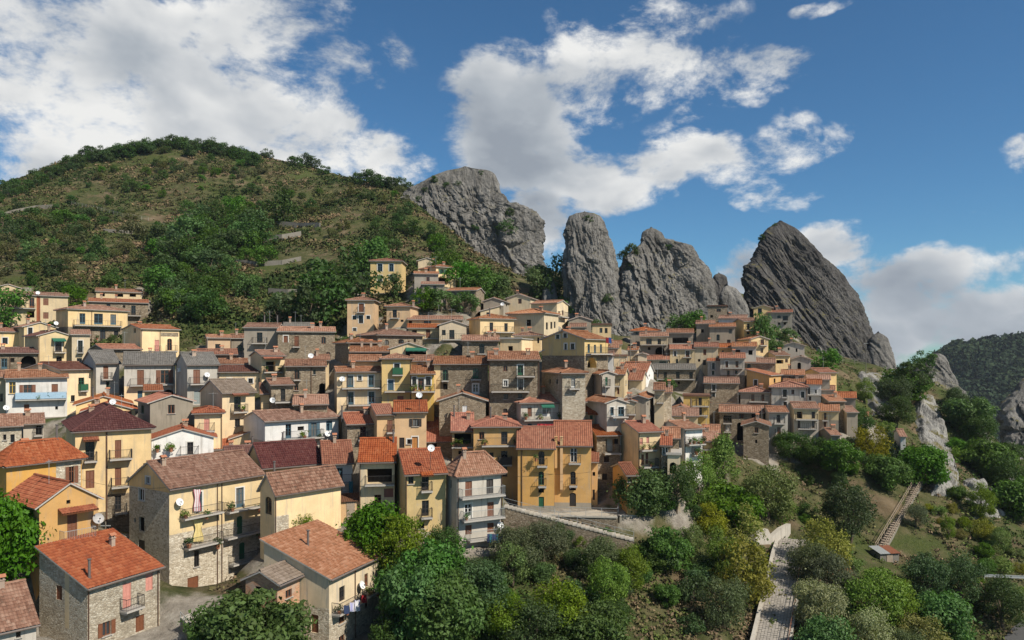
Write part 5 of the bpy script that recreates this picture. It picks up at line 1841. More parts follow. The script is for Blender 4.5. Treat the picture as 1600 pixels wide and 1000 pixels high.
def slab(label, rows, bulge, seed, mat=M_ROCKP, nu=64, nv=80, sdir=.6, name='rock_slab'):
    """bare rock shell lying on the slope; rows (py, left px, right px) outline it, edges dip into the soil"""
    rows = sorted(rows)
    ys = [r[0] for r in rows]
    base = []
    rgn = random.Random(seed)
    for j in range(nv):
        py = ys[0] + (ys[-1] - ys[0]) * j / (nv - 1)
        l, r = np.interp(py, ys, [w[1] for w in rows]), np.interp(py, ys, [w[2] for w in rows])
        for i in range(nu):
            qx = l + (r - l) * i / (nu - 1)
            p = hit(qx, py)
            base.append((qx, py, p.y if p else 999))
    base = np.array(base).reshape(nv, nu, 3)
    med = np.median(base[..., 2], axis=1)
    for j in range(nv):
        bad = np.abs(base[j, :, 2] - med[j]) > 7
        base[j, bad, 2] = med[j]
    dd_ = base[..., 2]
    P = np.stack([(base[..., 0] - CX) / F * dd_, dd_, (HY - base[..., 1]) / F * dd_], -1).reshape(-1, 3)
    # soften jumps where the sight line skips over a fold
    G = P.reshape(nv, nu, 3)
    for _ in range(3):
        G[1:-1] = (G[:-2] + 2 * G[1:-1] + G[2:]) / 4
    P = G.reshape(-1, 3)
    o = np.array([seed * 7.7, seed * 3.1, seed * 1.9])
    ca, sa = math.cos(sdir), math.sin(sdir)
    a, l = P[:, 0] * ca + P[:, 2] * sa, -P[:, 0] * sa + P[:, 2] * ca
    rg = np.random.RandomState(seed)
    Q = np.stack([a, P[:, 1] * .5, l * .3], 1) + np.stack([fbm(P * .2 + o, 2), fbm(P * .2 + o + 9, 2), fbm(P * .2 + o + 20, 2)], 1)
    bl = 0
    for k_, h_, cr_, wd in ((30, .9, .9, 1.4), (160, .4, .4, .6)):
        f1, f2, id_ = cells(Q, k_, rg)
        bl = bl + rg.uniform(-1, 1, k_)[id_] * h_ * np.clip((f2 - f1) / wd, 0, 1) - cr_ * np.exp(-((f2 - f1) / (.3 * wd)) ** 2)
    gro = fbm(np.stack([a * .45, P[:, 1] * .1, l * .06], 1) + o, 3, .55, True)
    ui, vi = np.tile(np.linspace(0, 1, nu), nv), np.repeat(np.linspace(0, 1, nv), nu)
    em = np.clip(np.minimum(np.minimum(ui, 1 - ui) * 5, np.minimum(vi, 1 - vi) * 7) + .35 * fbm(P * .25 + o, 3), 0, 1)
    dv = Vector((0, -.62, .78)).normalized()
    P = P + np.array(dv) * ((bulge + .55 * bl + .6 * (gro - .6)) * em - .7 * (1 - em))[:, None]
    b0 = P[(nv - 1) * nu + nu // 2].copy()
    ii = np.arange(nu * nv).reshape(nv, nu)
    f = np.stack([ii[:-1, :-1], ii[1:, :-1], ii[1:, 1:], ii[:-1, 1:]], -1).reshape(-1, 4)
    return tag(link(name, mesh_np(name, P - b0, f, mat), None, tuple(b0)), label, 'rock', None, 'thing')


slab('bare pale rock slab under the cliff path fence', [(578, 1340, 1378), (590, 1336, 1388), (610, 1340, 1396), (632, 1350, 1402), (655, 1362, 1404)], 1.0, 11)
slab('long pale striped rock rib falling down the right slope', [(606, 1432, 1450), (625, 1426, 1464), (660, 1425, 1476), (700, 1434, 1490), (740, 1446, 1500), (785, 1452, 1506)], 1.3, 12)
slab('bare rock edge of the ridge above the valley on the right', [(665, 1518, 1534), (690, 1522, 1550), (715, 1530, 1562), (745, 1545, 1582), (800, 1562, 1612)], 1.3, 13)
slab('low pale rock outcrop low on the right slope', [(745, 1500, 1530), (765, 1496, 1552), (790, 1505, 1580), (815, 1520, 1600)], .9, 15)
slab('pale rock foot below the dark pyramid beside the upper houses', [(500, 1252, 1262), (520, 1254, 1272), (540, 1262, 1290), (556, 1275, 1302)], 1.0, 16)
slab('light rock scar in the dirt bank above the stone houses', [(440, 372, 382), (452, 368, 386), (466, 374, 384)], .5, 17, nu=24, nv=24)

# far wooded mountain across the valley
def far_hill():
    us = np.linspace(1330, 2100, 120)
    vs = np.linspace(0, 1, 40)
    crest = np.interp(us, [1330, 1420, 1475, 1500, 1530, 1560, 1600, 1700, 1850, 2100], [598, 580, 549, 540, 533, 530, 524, 512, 520, 560])
    U, Vv = np.meshgrid(us, vs)
    d = 560 + 330 * Vv
    zc = (HY - crest)[None] / F * 890
    zf = -150.0
    X = (U - CX) / F * d
    Z = zf + (zc - zf) * Vv ** .8
    P = np.stack([X, d, Z], -1).reshape(-1, 3)
    P[:, 2] += fbm(P * (.012, .012, 0) + 4, 4) * 14 * np.clip(Vv.ravel() * 3, 0, 1) * np.clip((1.08 - Vv.ravel()) * 4, .1, 1)
    # fold down behind the crest
    back = P.reshape(40, 120, 3)[-1].copy()
    back[:, 1] += 200
    back[:, 2] -= 160
    P = np.vstack([P, back])
    ii = np.arange(41 * 120).reshape(41, 120)
    f = np.stack([ii[:-1, :-1], ii[:-1, 1:], ii[1:, 1:], ii[1:, :-1]], -1).reshape(-1, 4)
    return P, f


FP, FF = far_hill()
m_, t_, b_ = new_mat('far_forest_floor')
pos_ = t_.n.new('ShaderNodeNewGeometry').outputs['Position']
t_.l.new(t_.ramp(t_.noise(pos_, .05, 6, .65), [(.35, (.016, .026, .013)), (.6, (.028, .040, .018)), (.74, (.07, .068, .042))]), b_.inputs['Base Color'])
b_.inputs['Specular IOR Level'].default_value = .05
tag(link('mountain', mesh_np('mountain', FP, FF, m_, smooth=True)), kind='structure')

# ------------------------------------------------------------------ trees
def tree_meshes(kind, seed, h=6.0, spread=.42, nl=22, per=230, leaf=.15, mat='lush', trunk=.22, low=.22, top=1.0):
    """crown of many separate leafy clumps round a branching trunk; h in metres"""
    rng = np.random.RandomState(seed)
    cs, rs = [], []
    R = h * spread
    limbs = []
    for i in range(nl):
        a = rng.rand() * 2 * np.pi
        zz = low + (top - low) * (rng.rand() ** .85)
        if kind == 'cone':
            rr = R * (1.05 - zz) * (.5 + .5 * rng.rand())
            cr = R * (.18 + .34 * (1 - zz)) * (.8 + .4 * rng.rand())
        elif kind == 'tall':
            rr = R * math.sqrt(max(0, 1 - (2 * zz - 1.0) ** 2)) * (.3 + .7 * rng.rand())
            cr = R * .38 * (.7 + .6 * rng.rand())
        else:
            u = (zz - low) / (top - low) * 2 - 1
            rr = R * math.sqrt(max(.05, 1 - (u * .92) ** 2)) * (.35 + .6 * rng.rand() ** .5)
            cr = R * .30 * (.6 + .75 * rng.rand())
        c = np.array([math.cos(a) * rr, math.sin(a) * rr, zz * h * .93])
        cs.append(c)
        rs.append(cr)
        if i % 3 == 0:
            limbs.append(c)
    cs, rs = np.array(cs), np.array(rs)
    cs += rng.normal(size=cs.shape) * R * .06
    npr = np.maximum(20, (per * (rs / rs.mean()) ** 2)).astype(int)
    v, f = leaf_cloud(rng, cs, rs, npr, leaf, .82 if kind != 'tall' else 1.2, .6)
    v[:, 2] = np.maximum(v[:, 2], .05)
    crown = mesh_np('crown', v, f, LEAF[mat])
    tb = MB()
    r0 = trunk * h / 6
    bend = Vector((rng.normal() * .05 * h, rng.normal() * .05 * h, h * (low + .25)))
    mid = bend * .5 + Vector((rng.normal() * .03 * h, rng.normal() * .03 * h, 0))
    tb.tube((0, 0, -1.2), mid, r0 * 1.15, 8, 0, r0 * .85)
    tb.tube(mid, bend, r0 * .85, 8, 0, r0 * .55)
    for c in limbs:
        s_ = mid.lerp(bend, rng.rand())
        e = s_.lerp(Vector(c), .9)
        k = s_.lerp(e, .5) + Vector((0, 0, -.03 * h))
        tb.tube(s_, k, r0 * .4, 5, 0, r0 * .28)
        tb.tube(k, e, r0 * .28, 5, 0, r0 * .08)
    return tb.mesh('trunk', [M_BARK], True), crown, h


KINDS = {
    # name, variants (kwargs)
    'fig': ('broadleaf_tree', [dict(kind='round', h=6, spread=.56, nl=46, per=250, leaf=.185, mat='lush', low=.10, seed=s) for s in (1, 2, 3)]),
    'oak': ('oak_tree', [dict(kind='round', h=7, spread=.46, nl=40, per=300, leaf=.125, mat='dark', low=.16, seed=s) for s in (4, 5, 6)]),
    'ash': ('young_tree', [dict(kind='round', h=7, spread=.40, nl=34, per=270, leaf=.12, mat='light', low=.2, seed=s) for s in (7, 8, 9)]),
    'olive': ('olive_tree', [dict(kind='round', h=5, spread=.50, nl=40, per=300, leaf=.085, mat='olive', low=.22, seed=s) for s in (10, 11, 12)]),
    'gold': ('yellowing_bush', [dict(kind='round', h=4, spread=.55, nl=34, per=220, leaf=.10, mat='yellow', low=.1, seed=s) for s in (13, 14)]),
    'pine': ('dark_conifer', [dict(kind='cone', h=9, spread=.40, nl=60, per=170, leaf=.15, mat='conifer', low=.08, seed=s) for s in (15, 16)]),
    'poplar': ('slender_tree', [dict(kind='tall', h=9, spread=.24, nl=34, per=230, leaf=.15, mat='light', low=.15, seed=s) for s in (17, 18)]),
    'vine': ('creeper_mound', [dict(kind='round', h=4.5, spread=.58, nl=40, per=260, leaf=.10, mat='creeper', low=.04, seed=s) for s in (19, 20)]),
    'bush': ('bush', [dict(kind='round', h=2.6, spread=.66, nl=20, per=150, leaf=.11, mat='dark', low=.05, top=.9, seed=s) for s in (21, 22, 23)]),
    'shrub': ('shrub', [dict(kind='round', h=2.6, spread=.66, nl=20, per=130, leaf=.11, mat='light', low=.05, top=.9, seed=s) for s in (24, 25)]),
    'far': ('hillside_oak', [dict(kind='round', h=5.5, spread=.56, nl=22, per=90, leaf=.24, mat='dark', low=.06, seed=s) for s in (31, 32, 33, 34)]),
    'farl': ('hillside_shrub', [dict(kind='round', h=5, spread=.62, nl=18, per=80, leaf=.24, mat='scrub', low=.03, top=.9, seed=s) for s in (35, 36, 37)]),
    'farg': ('hillside_tree', [dict(kind='round', h=6, spread=.52, nl=24, per=90, leaf=.24, mat='lush', low=.06, seed=s) for s in (38, 39, 40)]),
}
_tm = {}
n_tree = {}


def put_tree(kind, loc, height, label, group=None, wide=1.0, rng=random):
    name, var = KINDS[kind]
    i = n_tree.get(kind, 0)
    n_tree[kind] = i + 1
    key = (kind, i % len(var))
    if key not in _tm:
        _tm[key] = tree_meshes(**var[key[1]])
    tr, cr, h0 = _tm[key]
    s = height / h0
    o = empty(name, loc, rng.uniform(0, 6.28), 1)
    o.scale = (s * wide, s * wide, s)
    tag(o, label, 'tree' if 'tree' in name or kind in ('pine', 'far') else 'bush', group)
    link('trunk', tr, o)
    link('crown', cr, o)
    return o


def tree_px(kind, px, top, bot, label, group=None, wide=1.0, dmin=48, rng=random):
    p = hit(px, bot, dmin)
    if p is None:
        return
    hgt = (bot - top) / F * p.y
    put_tree(kind, (p.x, p.y, p.z - .15), max(hgt, .8), label, group, wide, rng)


for row in '''fig 2 800 945 .66|big leafy tree at the photo's left edge below the ochre gable house
fig 400 925 1050 1.15|round glossy tree at the bottom in front of the brick annex
fig 345 958 1040 1.0|smaller leafy tree beside the concrete terrace
ash 470 800 850 .9|sparse young tree in front of the blank yellow wall
fig 590 790 880 1.0|dark leafy tree rising beside the low ochre sheds
ash 625 812 920 1.1|bright green tree below the olive-yellow house
fig 665 850 960 1.1|leafy green tree in the gully under the olive-yellow house
oak 695 826 905 .9|dark tree at the foot of the grey-white four-storey house
oak 728 872 940 .9|dark tree hiding the base of the grey-white house
olive 806 822 905 1.0|grey-green tree right of the grey-white house base
olive 850 815 880 1.25|large olive tree below the stone stairs
oak 880 818 860 1.0|small green tree behind the olive under the stairs
ash 800 850 920 1.0|pale green tree on the slope under the stairs
fig 640 892 1000 .9|dense green tree at bottom beside the laundry balcony
fig 695 905 1010 1.1|dense bright bush-like tree in the bottom gully
oak 745 890 990 1.2|dark rounded tree in the bottom gully centre
ash 790 925 1010 1.1|light green tree on lower slope below the grey-white house
olive 935 848 915 1.1|grey olive tree below the retaining wall
ash 985 856 930 1.0|loose green tree in front of the retaining wall
fig 1045 826 890 1.0|deep green tree hiding the retaining wall
ash 1078 822 890 .9|light green tree hiding the wall's right end
ash 950 870 960 1.0|thin-leaved tree on the brown slope
ash 880 910 1010 1.2|yellow-green tree at the bottom centre slope
oak 840 940 1030 1.3|dark ivy-covered tree at the bottom centre
fig 930 950 1030 1.2|green bush mass at the bottom centre right
fig 1006 738 806 1.2|dark round fig tree beside the low ochre annex
ash 1090 712 800 .9|tall yellow-green tree right of the fig tree
poplar 1130 684 775 1.3|slender bright tree in front of the brown street door house
oak 1056 730 803 1.0|dark narrow tree between fig tree and white edge-on house
fig 1140 755 828 1.3|dark green spreading tree on the terrace
gold 1150 788 850 1.2|yellowish bush on the terrace edge
gold 1112 790 838 1.0|smaller yellowish bush hanging over the pale wall
ash 1200 725 815 1.2|tall light green tree below the stone tower
ash 1222 770 828 .9|light green tree at the wall's end
gold 1155 842 935 1.05|large yellow-green tree left of the cobbled path
ash 1130 830 910 1.0|light green tree between wall and yellow-green tree
olive 1132 905 985 1.0|bare greyish tree beside the cobbled path
gold 1290 815 890 1.0|yellow tree right of the cobbled path
oak 1325 760 850 1.0|large dark tree left of the garden stairs
olive 1266 848 920 1.0|grey olive right of the path's upper end
olive 1292 872 950 1.1|broad olive right of the path
olive 1320 890 950 1.1|olive behind the maroon shed roof
ash 1365 885 985 1.2|bright green tree below the garden stairs
ash 1400 910 990 1.1|green tree left of the big dark tree
oak 1445 872 950 1.0|big dark tree right of the tin shed
oak 1500 868 948 1.0|big dark tree on the grassy lower slope
fig 1470 930 1010 1.1|leafy bush near the bottom right
vine 1268 915 985 .8|creeper-draped mound beside the path wall
vine 1290 915 990 1.0|tall creeper-draped tree right of the path
vine 1360 955 1020 1.0|round creeper-covered mound at the bottom
fig 1290 965 1040 1.0|green bush at the bottom right of the path
gold 1440 965 1030 1.2|yellow-green bush at the bottom right
oak 1570 905 980 1.1|dark round tree beside the road
olive 1420 985 1040 1.2|olive bush at the bottom edge
ash 1535 758 812 1.0|single leafy tree on the grassy right slope
gold 1535 812 845 1.0|small yellow tree on the grassy slope
ash 1562 822 862 1.0|small light tree lower on the grassy slope
ash 1482 808 845 .8|thin sapling in the middle of the grassy slope
olive 1430 790 825 1.1|small tree beside the garden stairs
oak 1235 676 722 1.3|dark bush tree below the pale grey balcony house
oak 1275 682 730 1.3|dark bush tree below the beige twin balcony house
fig 1310 690 740 1.3|dark tree below the tiny pink-roofed house
gold 1360 668 725 1.0|yellow-green tree left of the isolated white house
pine 1390 672 725 1.0|dark conifer beside the isolated white house
oak 1400 620 670 1.2|dark tree on slope above the isolated white house
fig 1440 700 760 1.2|leafy tree below the isolated white house
fig 1385 715 765 1.2|leafy tree at the top of the garden stairs
oak 1340 640 690 1.0|dark tree beside the last small pale house
ash 1352 592 630 1.0|bright green tree below the cliff path
oak 1375 520 566 1.0|dark tree clinging to the pyramid's right foot
fig 1412 575 625 1.2|leafy tree between pyramid and rock knob
oak 1395 590 640 1.2|dark tree in the gully right of the pyramid
oak 1495 606 645 1.1|tree on the ridge right of the rock knob
fig 1512 625 680 1.2|leafy ridge tree above the valley
oak 1530 650 700 1.1|ridge tree beside the bare rock edge
fig 1545 690 750 1.1|leafy tree on the lower ridge edge
oak 1575 715 775 1.1|dark tree near the ridge's lower end
fig 1590 745 810 1.2|leafy tree at the right edge on the slope
far 608 430 466 1.0|round dark tree in front of the highest yellow house
farg 662 452 488 1.15|clipped hedge tree, first below the low grey house
farg 690 452 488 1.15|clipped hedge tree, middle below the low grey house
farg 728 456 490 1.15|clipped hedge tree, last before the half hidden stone house
farg 695 395 445 1.0|bright leafy tree below the broad crag
farg 722 408 455 1.1|bright leafy tree right of the peach-yellow house
farg 752 418 468 1.1|bright leafy tree above the small grey gable house
farg 775 428 470 1.0|bright leafy tree lowest along the broad crag's foot
far 508 425 505 1.0|tall dark tree left of the peach tower house
far 540 390 480 1.0|tall dark tree above the peach tower house
far 488 445 515 .9|dark tree on the bank behind the long stone house
far 430 462 512 1.1|rounded dark tree behind the grey-brown balcony house
farg 580 375 430 1.1|green tree left of the highest yellow house
farg 10 450 510 1.1|leafy tree in front of the long cream house
farg 112 452 492 1.0|bright tree beside the uppermost long pale house
far 440 298 350 .9|solitary dark spreading tree above the grassy terrace
farg 1045 590 612 1.0|green tree in the village centre below the long grey stone house
far 868 402 470 .8|dark tree in the gap beside the rock pillar
farg 843 418 470 .9|green tree at the foot of the broad crag
farg 885 462 495 1.0|leafy bush below the rock pillar
far 1010 470 520 .7|dark bush in the cleft of the broad horned rock
farg 1085 485 520 1.1|leafy bush above the grey arched-cellar house
farg 1060 492 525 1.0|leafy bush beside the vine pergola house
farg 1195 500 560 .7|leafy bush clinging between ochre houses
farg 1230 512 535 1.2|leafy bush below the olive-grey house
farg 1212 540 560 1.0|leafy bush under the rock's white foot
farg 1290 548 585 1.2|leafy bush by the rock's lower right slope'''.splitlines():
    a, lab = row.split('|')
    k, px, tp, bt, wd = a.split()
    tree_px(k, float(px), float(tp), float(bt), lab, 'trees and bushes round the village', float(wd) * (.86 if float(px) > 560 and float(bt) > 600 else 1))

R2 = random.Random(5)
LAND = []
for h in houses:
    if len(h['label'].split()) <= 11:
        c_, s_ = math.cos(h['yaw']), math.sin(h['yaw'])
        q_ = h['root'] + Vector((c_, s_, 0)) * (h['W'] / 2)
        LAND.append((CX + F * q_.x / q_.y, HY - F * (q_.z + h['H'] / 2) / q_.y, h['label']))
for o in scene.objects:
    if o.get('category') == 'rock' and len(o['label'].split()) <= 11:
        LAND.append((CX + F * o.location.x / o.location.y, HY - F * o.location.z / o.location.y - 40, o['label']))
USED = set()


def landmark_label(what, px, py):
    best = sorted(LAND, key=lambda l: (l[0] - px) ** 2 + (l[1] - py) ** 2)[:14]
    for size in ('', 'another '):
        for lx, ly, lab in best:
            dx, dy = px - lx, py - ly
            far_ = math.hypot(dx, dy) > 90
            rel = ('right of' if dx > 0 else 'left of') if abs(dx) > abs(dy) else (('below' if dy > 0 else 'above'))
            t = '%s%s %s%s the %s' % (size, what, 'well ' if far_ else '', rel, lab)
            if t not in USED and len(t.split()) <= 16:
                USED.add(t)
                return t
    return None


TENS = ['', '', 'twenty', 'thirty', 'forty']
ONES = ['', 'first', 'second', 'third', 'fourth', 'fifth', 'sixth', 'seventh', 'eighth', 'ninth', 'tenth', 'eleventh', 'twelfth', 'thirteenth', 'fourteenth', 'fifteenth', 'sixteenth', 'seventeenth', 'eighteenth', 'nineteenth']


def ordinal(n):
    if n < 20:
        return ONES[n]
    return TENS[n // 10] + ('-' + ONES[n % 10] if n % 10 else '').replace('--', '-') if n % 10 else {2: 'twentieth', 3: 'thirtieth', 4: 'fortieth'}[n // 10]


WHAT = {'far': 'dark oak', 'farl': 'olive-brown shrub', 'farg': 'green tree', 'bush': 'low dark bush', 'fig': 'leafy green bush', 'ash': 'light green tree', 'oak': 'dark rounded tree', 'shrub': 'pale green shrub', 'gold': 'yellowish bush'}


def scatter(n, region, kinds, hpx, label, group, gap=7, dmin=48):
    """region: list of (x0,x1,y0,y1) boxes in the photograph; each plant stands where its sight line meets the ground"""
    got, tries = [], 0
    while len(got) < n and tries < n * 30:
        tries += 1
        x0, x1, y0, y1 = R2.choice(region)
        px, py = R2.uniform(x0, x1), R2.uniform(y0, y1)
        if any(abs(px - a) < gap and abs(py - b) < gap * .7 for a, b in got):
            continue
        p = hit(px, py, dmin)
        if p is None or in_house(p.x, p.y, 1.0) or any((a_.xy - p.xy).length < 6.5 for a_ in PATH):
            continue
        got.append((px, py))
        k = R2.choice(kinds)
        hgt = R2.uniform(*hpx) / F * p.y
        put_tree(k, (p.x, p.y, p.z - .15), hgt, landmark_label(WHAT[k], px, py - 8) or label, group, R2.uniform(.9, 1.25), R2)


# trees along the crest
for i in range(-12, 66):
    px = 4 + i * 6.1 + R2.uniform(-3, 3)
    cy = np.interp(px, [-90, 0, 70, 140, 205, 270, 345, 420], [330, 306, 270, 243, 230, 225, 235, 250]) + R2.uniform(2, 16)
    tree_px('far', px, cy - R2.uniform(12, 20), cy, ('%s dark oak from the left along the hill crest tree belt' % ordinal(i + 1)) if 0 <= i < 49 else ('%s dark oak to the right of the summit along the hill crest' % ordinal(i - 48) if i > 0 else 'dark oak on the crest beyond the left edge'), 'oaks along the hill crest', 1.2, rng=R2)
for i, (px, cy, hh) in enumerate(((418, 246, 12), (462, 258, 14), (478, 258, 16), (490, 262, 16), (505, 270, 12), (560, 285, 16), (572, 286, 20), (586, 290, 18), (598, 292, 16), (612, 294, 16), (628, 294, 16), (640, 300, 12))):
    tree_px('far', px, cy - hh, cy + 3, '%s dark tree from the hilltop along the skyline to the crag' % ordinal(i + 1), 'trees on the ridge line', 1.2, rng=R2)
scatter(80, [(150, 480, 240, 300), (-120, 0, 320, 380), (150, 420, 250, 290), (240, 330, 255, 275), (20, 140, 285, 330), (330, 480, 270, 330)], ['far', 'farl', 'farg'], (7, 15), 'low oak or shrub on the upper hillside', 'scrub oaks on the upper hill')
scatter(40, [(100, 640, 300, 400), (470, 640, 290, 400)], ['far', 'farl', 'farl', 'farg'], (9, 20), 'scattered shrub on the open hillside slope', 'shrubs on the open hill')
scatter(58, [(250, 400, 330, 470), (290, 420, 345, 420), (240, 330, 440, 500)], ['far', 'farg', 'far'], (22, 46), 'dark tree in the wooded gully above the white row', 'trees in the wooded gully', 8)
scatter(72, [(0, 260, 370, 465), (0, 130, 340, 450), (-140, 0, 380, 480)], ['farl', 'farg', 'farl', 'far'], (14, 30), 'shrubby tree on the green slope above the left houses', 'trees on the lower left hill', 8)
scatter(14, [(285, 350, 475, 520), (420, 480, 450, 500)], ['far', 'farg', 'farl'], (10, 26), 'bush on the dirt bank behind the stone houses', 'bushes on the dirt bank', 8)
scatter(16, [(560, 690, 400, 440), (640, 690, 360, 420), (575, 640, 330, 400)], ['farg', 'far'], (14, 30), 'bush on the slope between hill and broad crag', 'bushes below the crag', 6)
scatter(58, [(570, 1160, 850, 1000), (700, 1150, 880, 1000), (560, 800, 900, 1010)], ['bush', 'fig', 'ash', 'bush', 'oak'], (20, 48), 'bush in the tangled slope below the village', 'bushes on the front slope', 13)
scatter(56, [(1250, 1400, 860, 1010), (1240, 1340, 720, 840), (1330, 1430, 650, 760), (1490, 1600, 660, 800), (1500, 1600, 850, 950)], ['bush', 'bush', 'fig', 'shrub', 'shrub'], (10, 26), 'bush on the right-hand slope below the rocks', 'bushes on the right slope', 11)
scatter(12, [(985, 1100, 795, 808)], ['bush', 'shrub', 'fig'], (12, 24), 'bush on top of the concrete retaining wall', 'bushes above the retaining wall', 6)
scatter(26, [(800, 960, 468, 500), (930, 1110, 490, 520)], ['farg', 'far', 'farl'], (8, 20), 'bush at the foot of the rocks behind the houses', 'bushes at the foot of the rocks', 7, 150)
scatter(16, [(1440, 1600, 780, 900)], ['bush', 'shrub', 'gold'], (9, 18), 'low bush on the grassy right slope', 'low bushes on the grassy slope', 12)

# shrubs that grow on the rocks themselves: found by looking where the rock surface is
bpy.context.view_layer.update()
dg = bpy.context.evaluated_depsgraph_get()
for px, py, hp, lab in ((680, 283, 10, 'shrub on the left shoulder of the broad crag'), (698, 291, 9, 'shrub under the crest of the broad crag'), (716, 289, 9, 'dark shrub in the upper hollow of the broad crag'), (752, 272, 8, 'shrub on the top edge of the broad crag'),
                         (795, 335, 12, 'shrub on the saddle of the broad crag'), (790, 365, 22, 'dark shrub in the broad crag face'), (742, 358, 10, 'green shrub in the broad crag cleft'), (920, 345, 12, 'tuft of shrub on the rock pillar top'),
                         (985, 398, 20, 'leafy shrub left of the rounded horn'), (975, 402, 14, 'smaller shrub left of the rounded horn'), (1045, 388, 10, 'shrub right of the rounded horn'), (985, 420, 14, 'shrub in the horned rock gully'),
                         (1192, 373, 9, 'dark shrub high on the pyramid edge'), (1212, 352, 6, 'lone small tree at the pyramid top'), (1140, 440, 14, 'dark shrub in the notch beside the pyramid'), (1150, 442, 12, 'second dark shrub in the notch by the pyramid'),
                         (1447, 572, 26, 'dark tree crowning the rock knob on the skyline'), (1430, 592, 30, 'dark tree left of the rock knob'), (1458, 588, 16, 'bush on the face of the rock knob'), (1440, 605, 22, 'bush at the foot of the rock knob'),
                         (950, 470, 14, 'shrub between the pillar and the horned rock'), (665, 300, 10, 'shrub where the hill meets the broad crag'), (655, 312, 8, 'lower shrub where hill meets the crag')):
    dirv = ray(px, py).normalized()
    ok, loc, nrm_, fi, ob, mx = scene.ray_cast(dg, Vector((0, 0, 0)), dirv)
    if not ok or loc.length > 420:
        ok, loc, nrm_, fi, ob, mx = scene.ray_cast(dg, Vector((0, 0, 0)), ray(px, py + 6).normalized())
    if ok and loc.length < 420:
        put_tree('far', loc + Vector((0, .6, -.5)), hp / F * loc.y, lab, 'shrubs on the rocks', 1.25, R2)

# ------------------------------------------------------------------ ground cover nobody could count
def cover(name, n, boxes, size, tint, mat, per=12, leaf=.32, dens=None, seed=1, label=None):
    rng = np.random.RandomState(seed)
    pts = []
    while sum(len(p) for p in pts) < n:
        x0, x1, y0, y1 = boxes[rng.randint(len(boxes))]
        x, y = rng.uniform(x0, x1, 800), rng.uniform(y0, y1, 800)
        g = ground(x, y)
        px, py = CX + F * x / y, HY - F * g / y
        ok = (px > -420) & (px < 1760) & (py < 1080)
        i = np.clip(np.searchsorted(gx, x), 0, len(gx) - 1)
        j = np.clip(np.searchsorted(gy, y), 0, len(gy) - 1)
        ok &= PV[j, i] < .55
        nz = fbm(np.stack([x, y, 0 * x], 1) * .045 + seed, 3)
        ok &= nz + rng.rand(800) * .9 > .30
        pts.append(np.stack([x, y, g], 1)[ok])
    c = np.concatenate(pts)[:n]
    s = rng.uniform(size[0], size[1], len(c))
    dv = rng.normal(size=(len(c), per, 3))
    dv /= np.linalg.norm(dv, axis=2)[..., None]
    dv[..., 2] = np.abs(dv[..., 2])
    pos = c[:, None] + dv * s[:, None, None] * (1, 1, .75) * rng.uniform(.5, 1.05, (len(c), per, 1))
    nn = dv + rng.normal(size=dv.shape) * .6
    nn /= np.linalg.norm(nn, axis=2)[..., None]
    a = np.cross(nn, rng.normal(size=dv.shape))
    a /= np.linalg.norm(a, axis=2)[..., None] + 1e-9
    b = np.cross(nn, a)
    sl = (leaf * s[:, None] * rng.uniform(.6, 1.3, (len(c), per)))[..., None]
    V = np.stack([pos - a * sl, pos - b * sl * .6 + nn * sl * .2, pos + a * sl, pos + b * sl * .6 + nn * sl * .2], 2).reshape(-1, 3)
    tv = np.repeat(np.clip(.5 + .9 * fbm(c * (.06, .06, 0) + seed * 3, 3) + rng.normal(size=len(c)) * .22, 0, 1), per * 4)
    f = np.arange(len(V)).reshape(-1, 4)
    o = link(name, mesh_np(name, V, f, mat, attr={'tint': tv}))
    return tag(o, label, None, None, 'stuff')


def cover_mat(name, stops):
    m, t, b = new_mat(name)
    at_ = t.n.new('ShaderNodeAttribute')
    at_.attribute_name = 'tint'
    c = t.ramp(at_.outputs['Fac'], stops)
    isl = t.n.new('ShaderNodeNewGeometry').outputs['Random Per Island']
    v = t.math('MULTIPLY_ADD', isl, .6, .7)
    t.l.new(t.mix(1.0, c, t.comb(v, v, v), 'MULTIPLY'), b.inputs['Base Color'])
    b.inputs['Roughness'].default_value = .8
    b.inputs['Specular IOR Level'].default_value = .12
    return m


M_SCRUB = cover_mat('hill_scrub', [(0, (.028, .048, .012)), (.35, (.050, .068, .018)), (.62, (.082, .086, .029)), (.85, (.125, .10, .045)), (1, (.18, .125, .07))])
M_FOREST = cover_mat('forest_leaves', [(0, (.016, .030, .014)), (.5, (.026, .044, .018)), (1, (.042, .060, .022))])
M_UNDER = cover_mat('undergrowth', [(0, (.028, .055, .012)), (.35, (.055, .090, .018)), (.6, (.090, .110, .028)), (.82, (.13, .105, .05)), (1, (.18, .125, .075))])
cover('hillside_scrub', 32000, [(-300, 10, 165, 345), (-200, 0, 150, 260), (-110, 10, 130, 185), (-260, 20, 250, 345)], (.55, 1.4), 0, M_SCRUB, 12, .34, seed=1)
cover('slope_undergrowth', 9000, [(-30, 125, 62, 135), (-25, 60, 62, 100), (50, 140, 90, 190)], (.25, .8), 0, M_UNDER, 12, .30, seed=2)


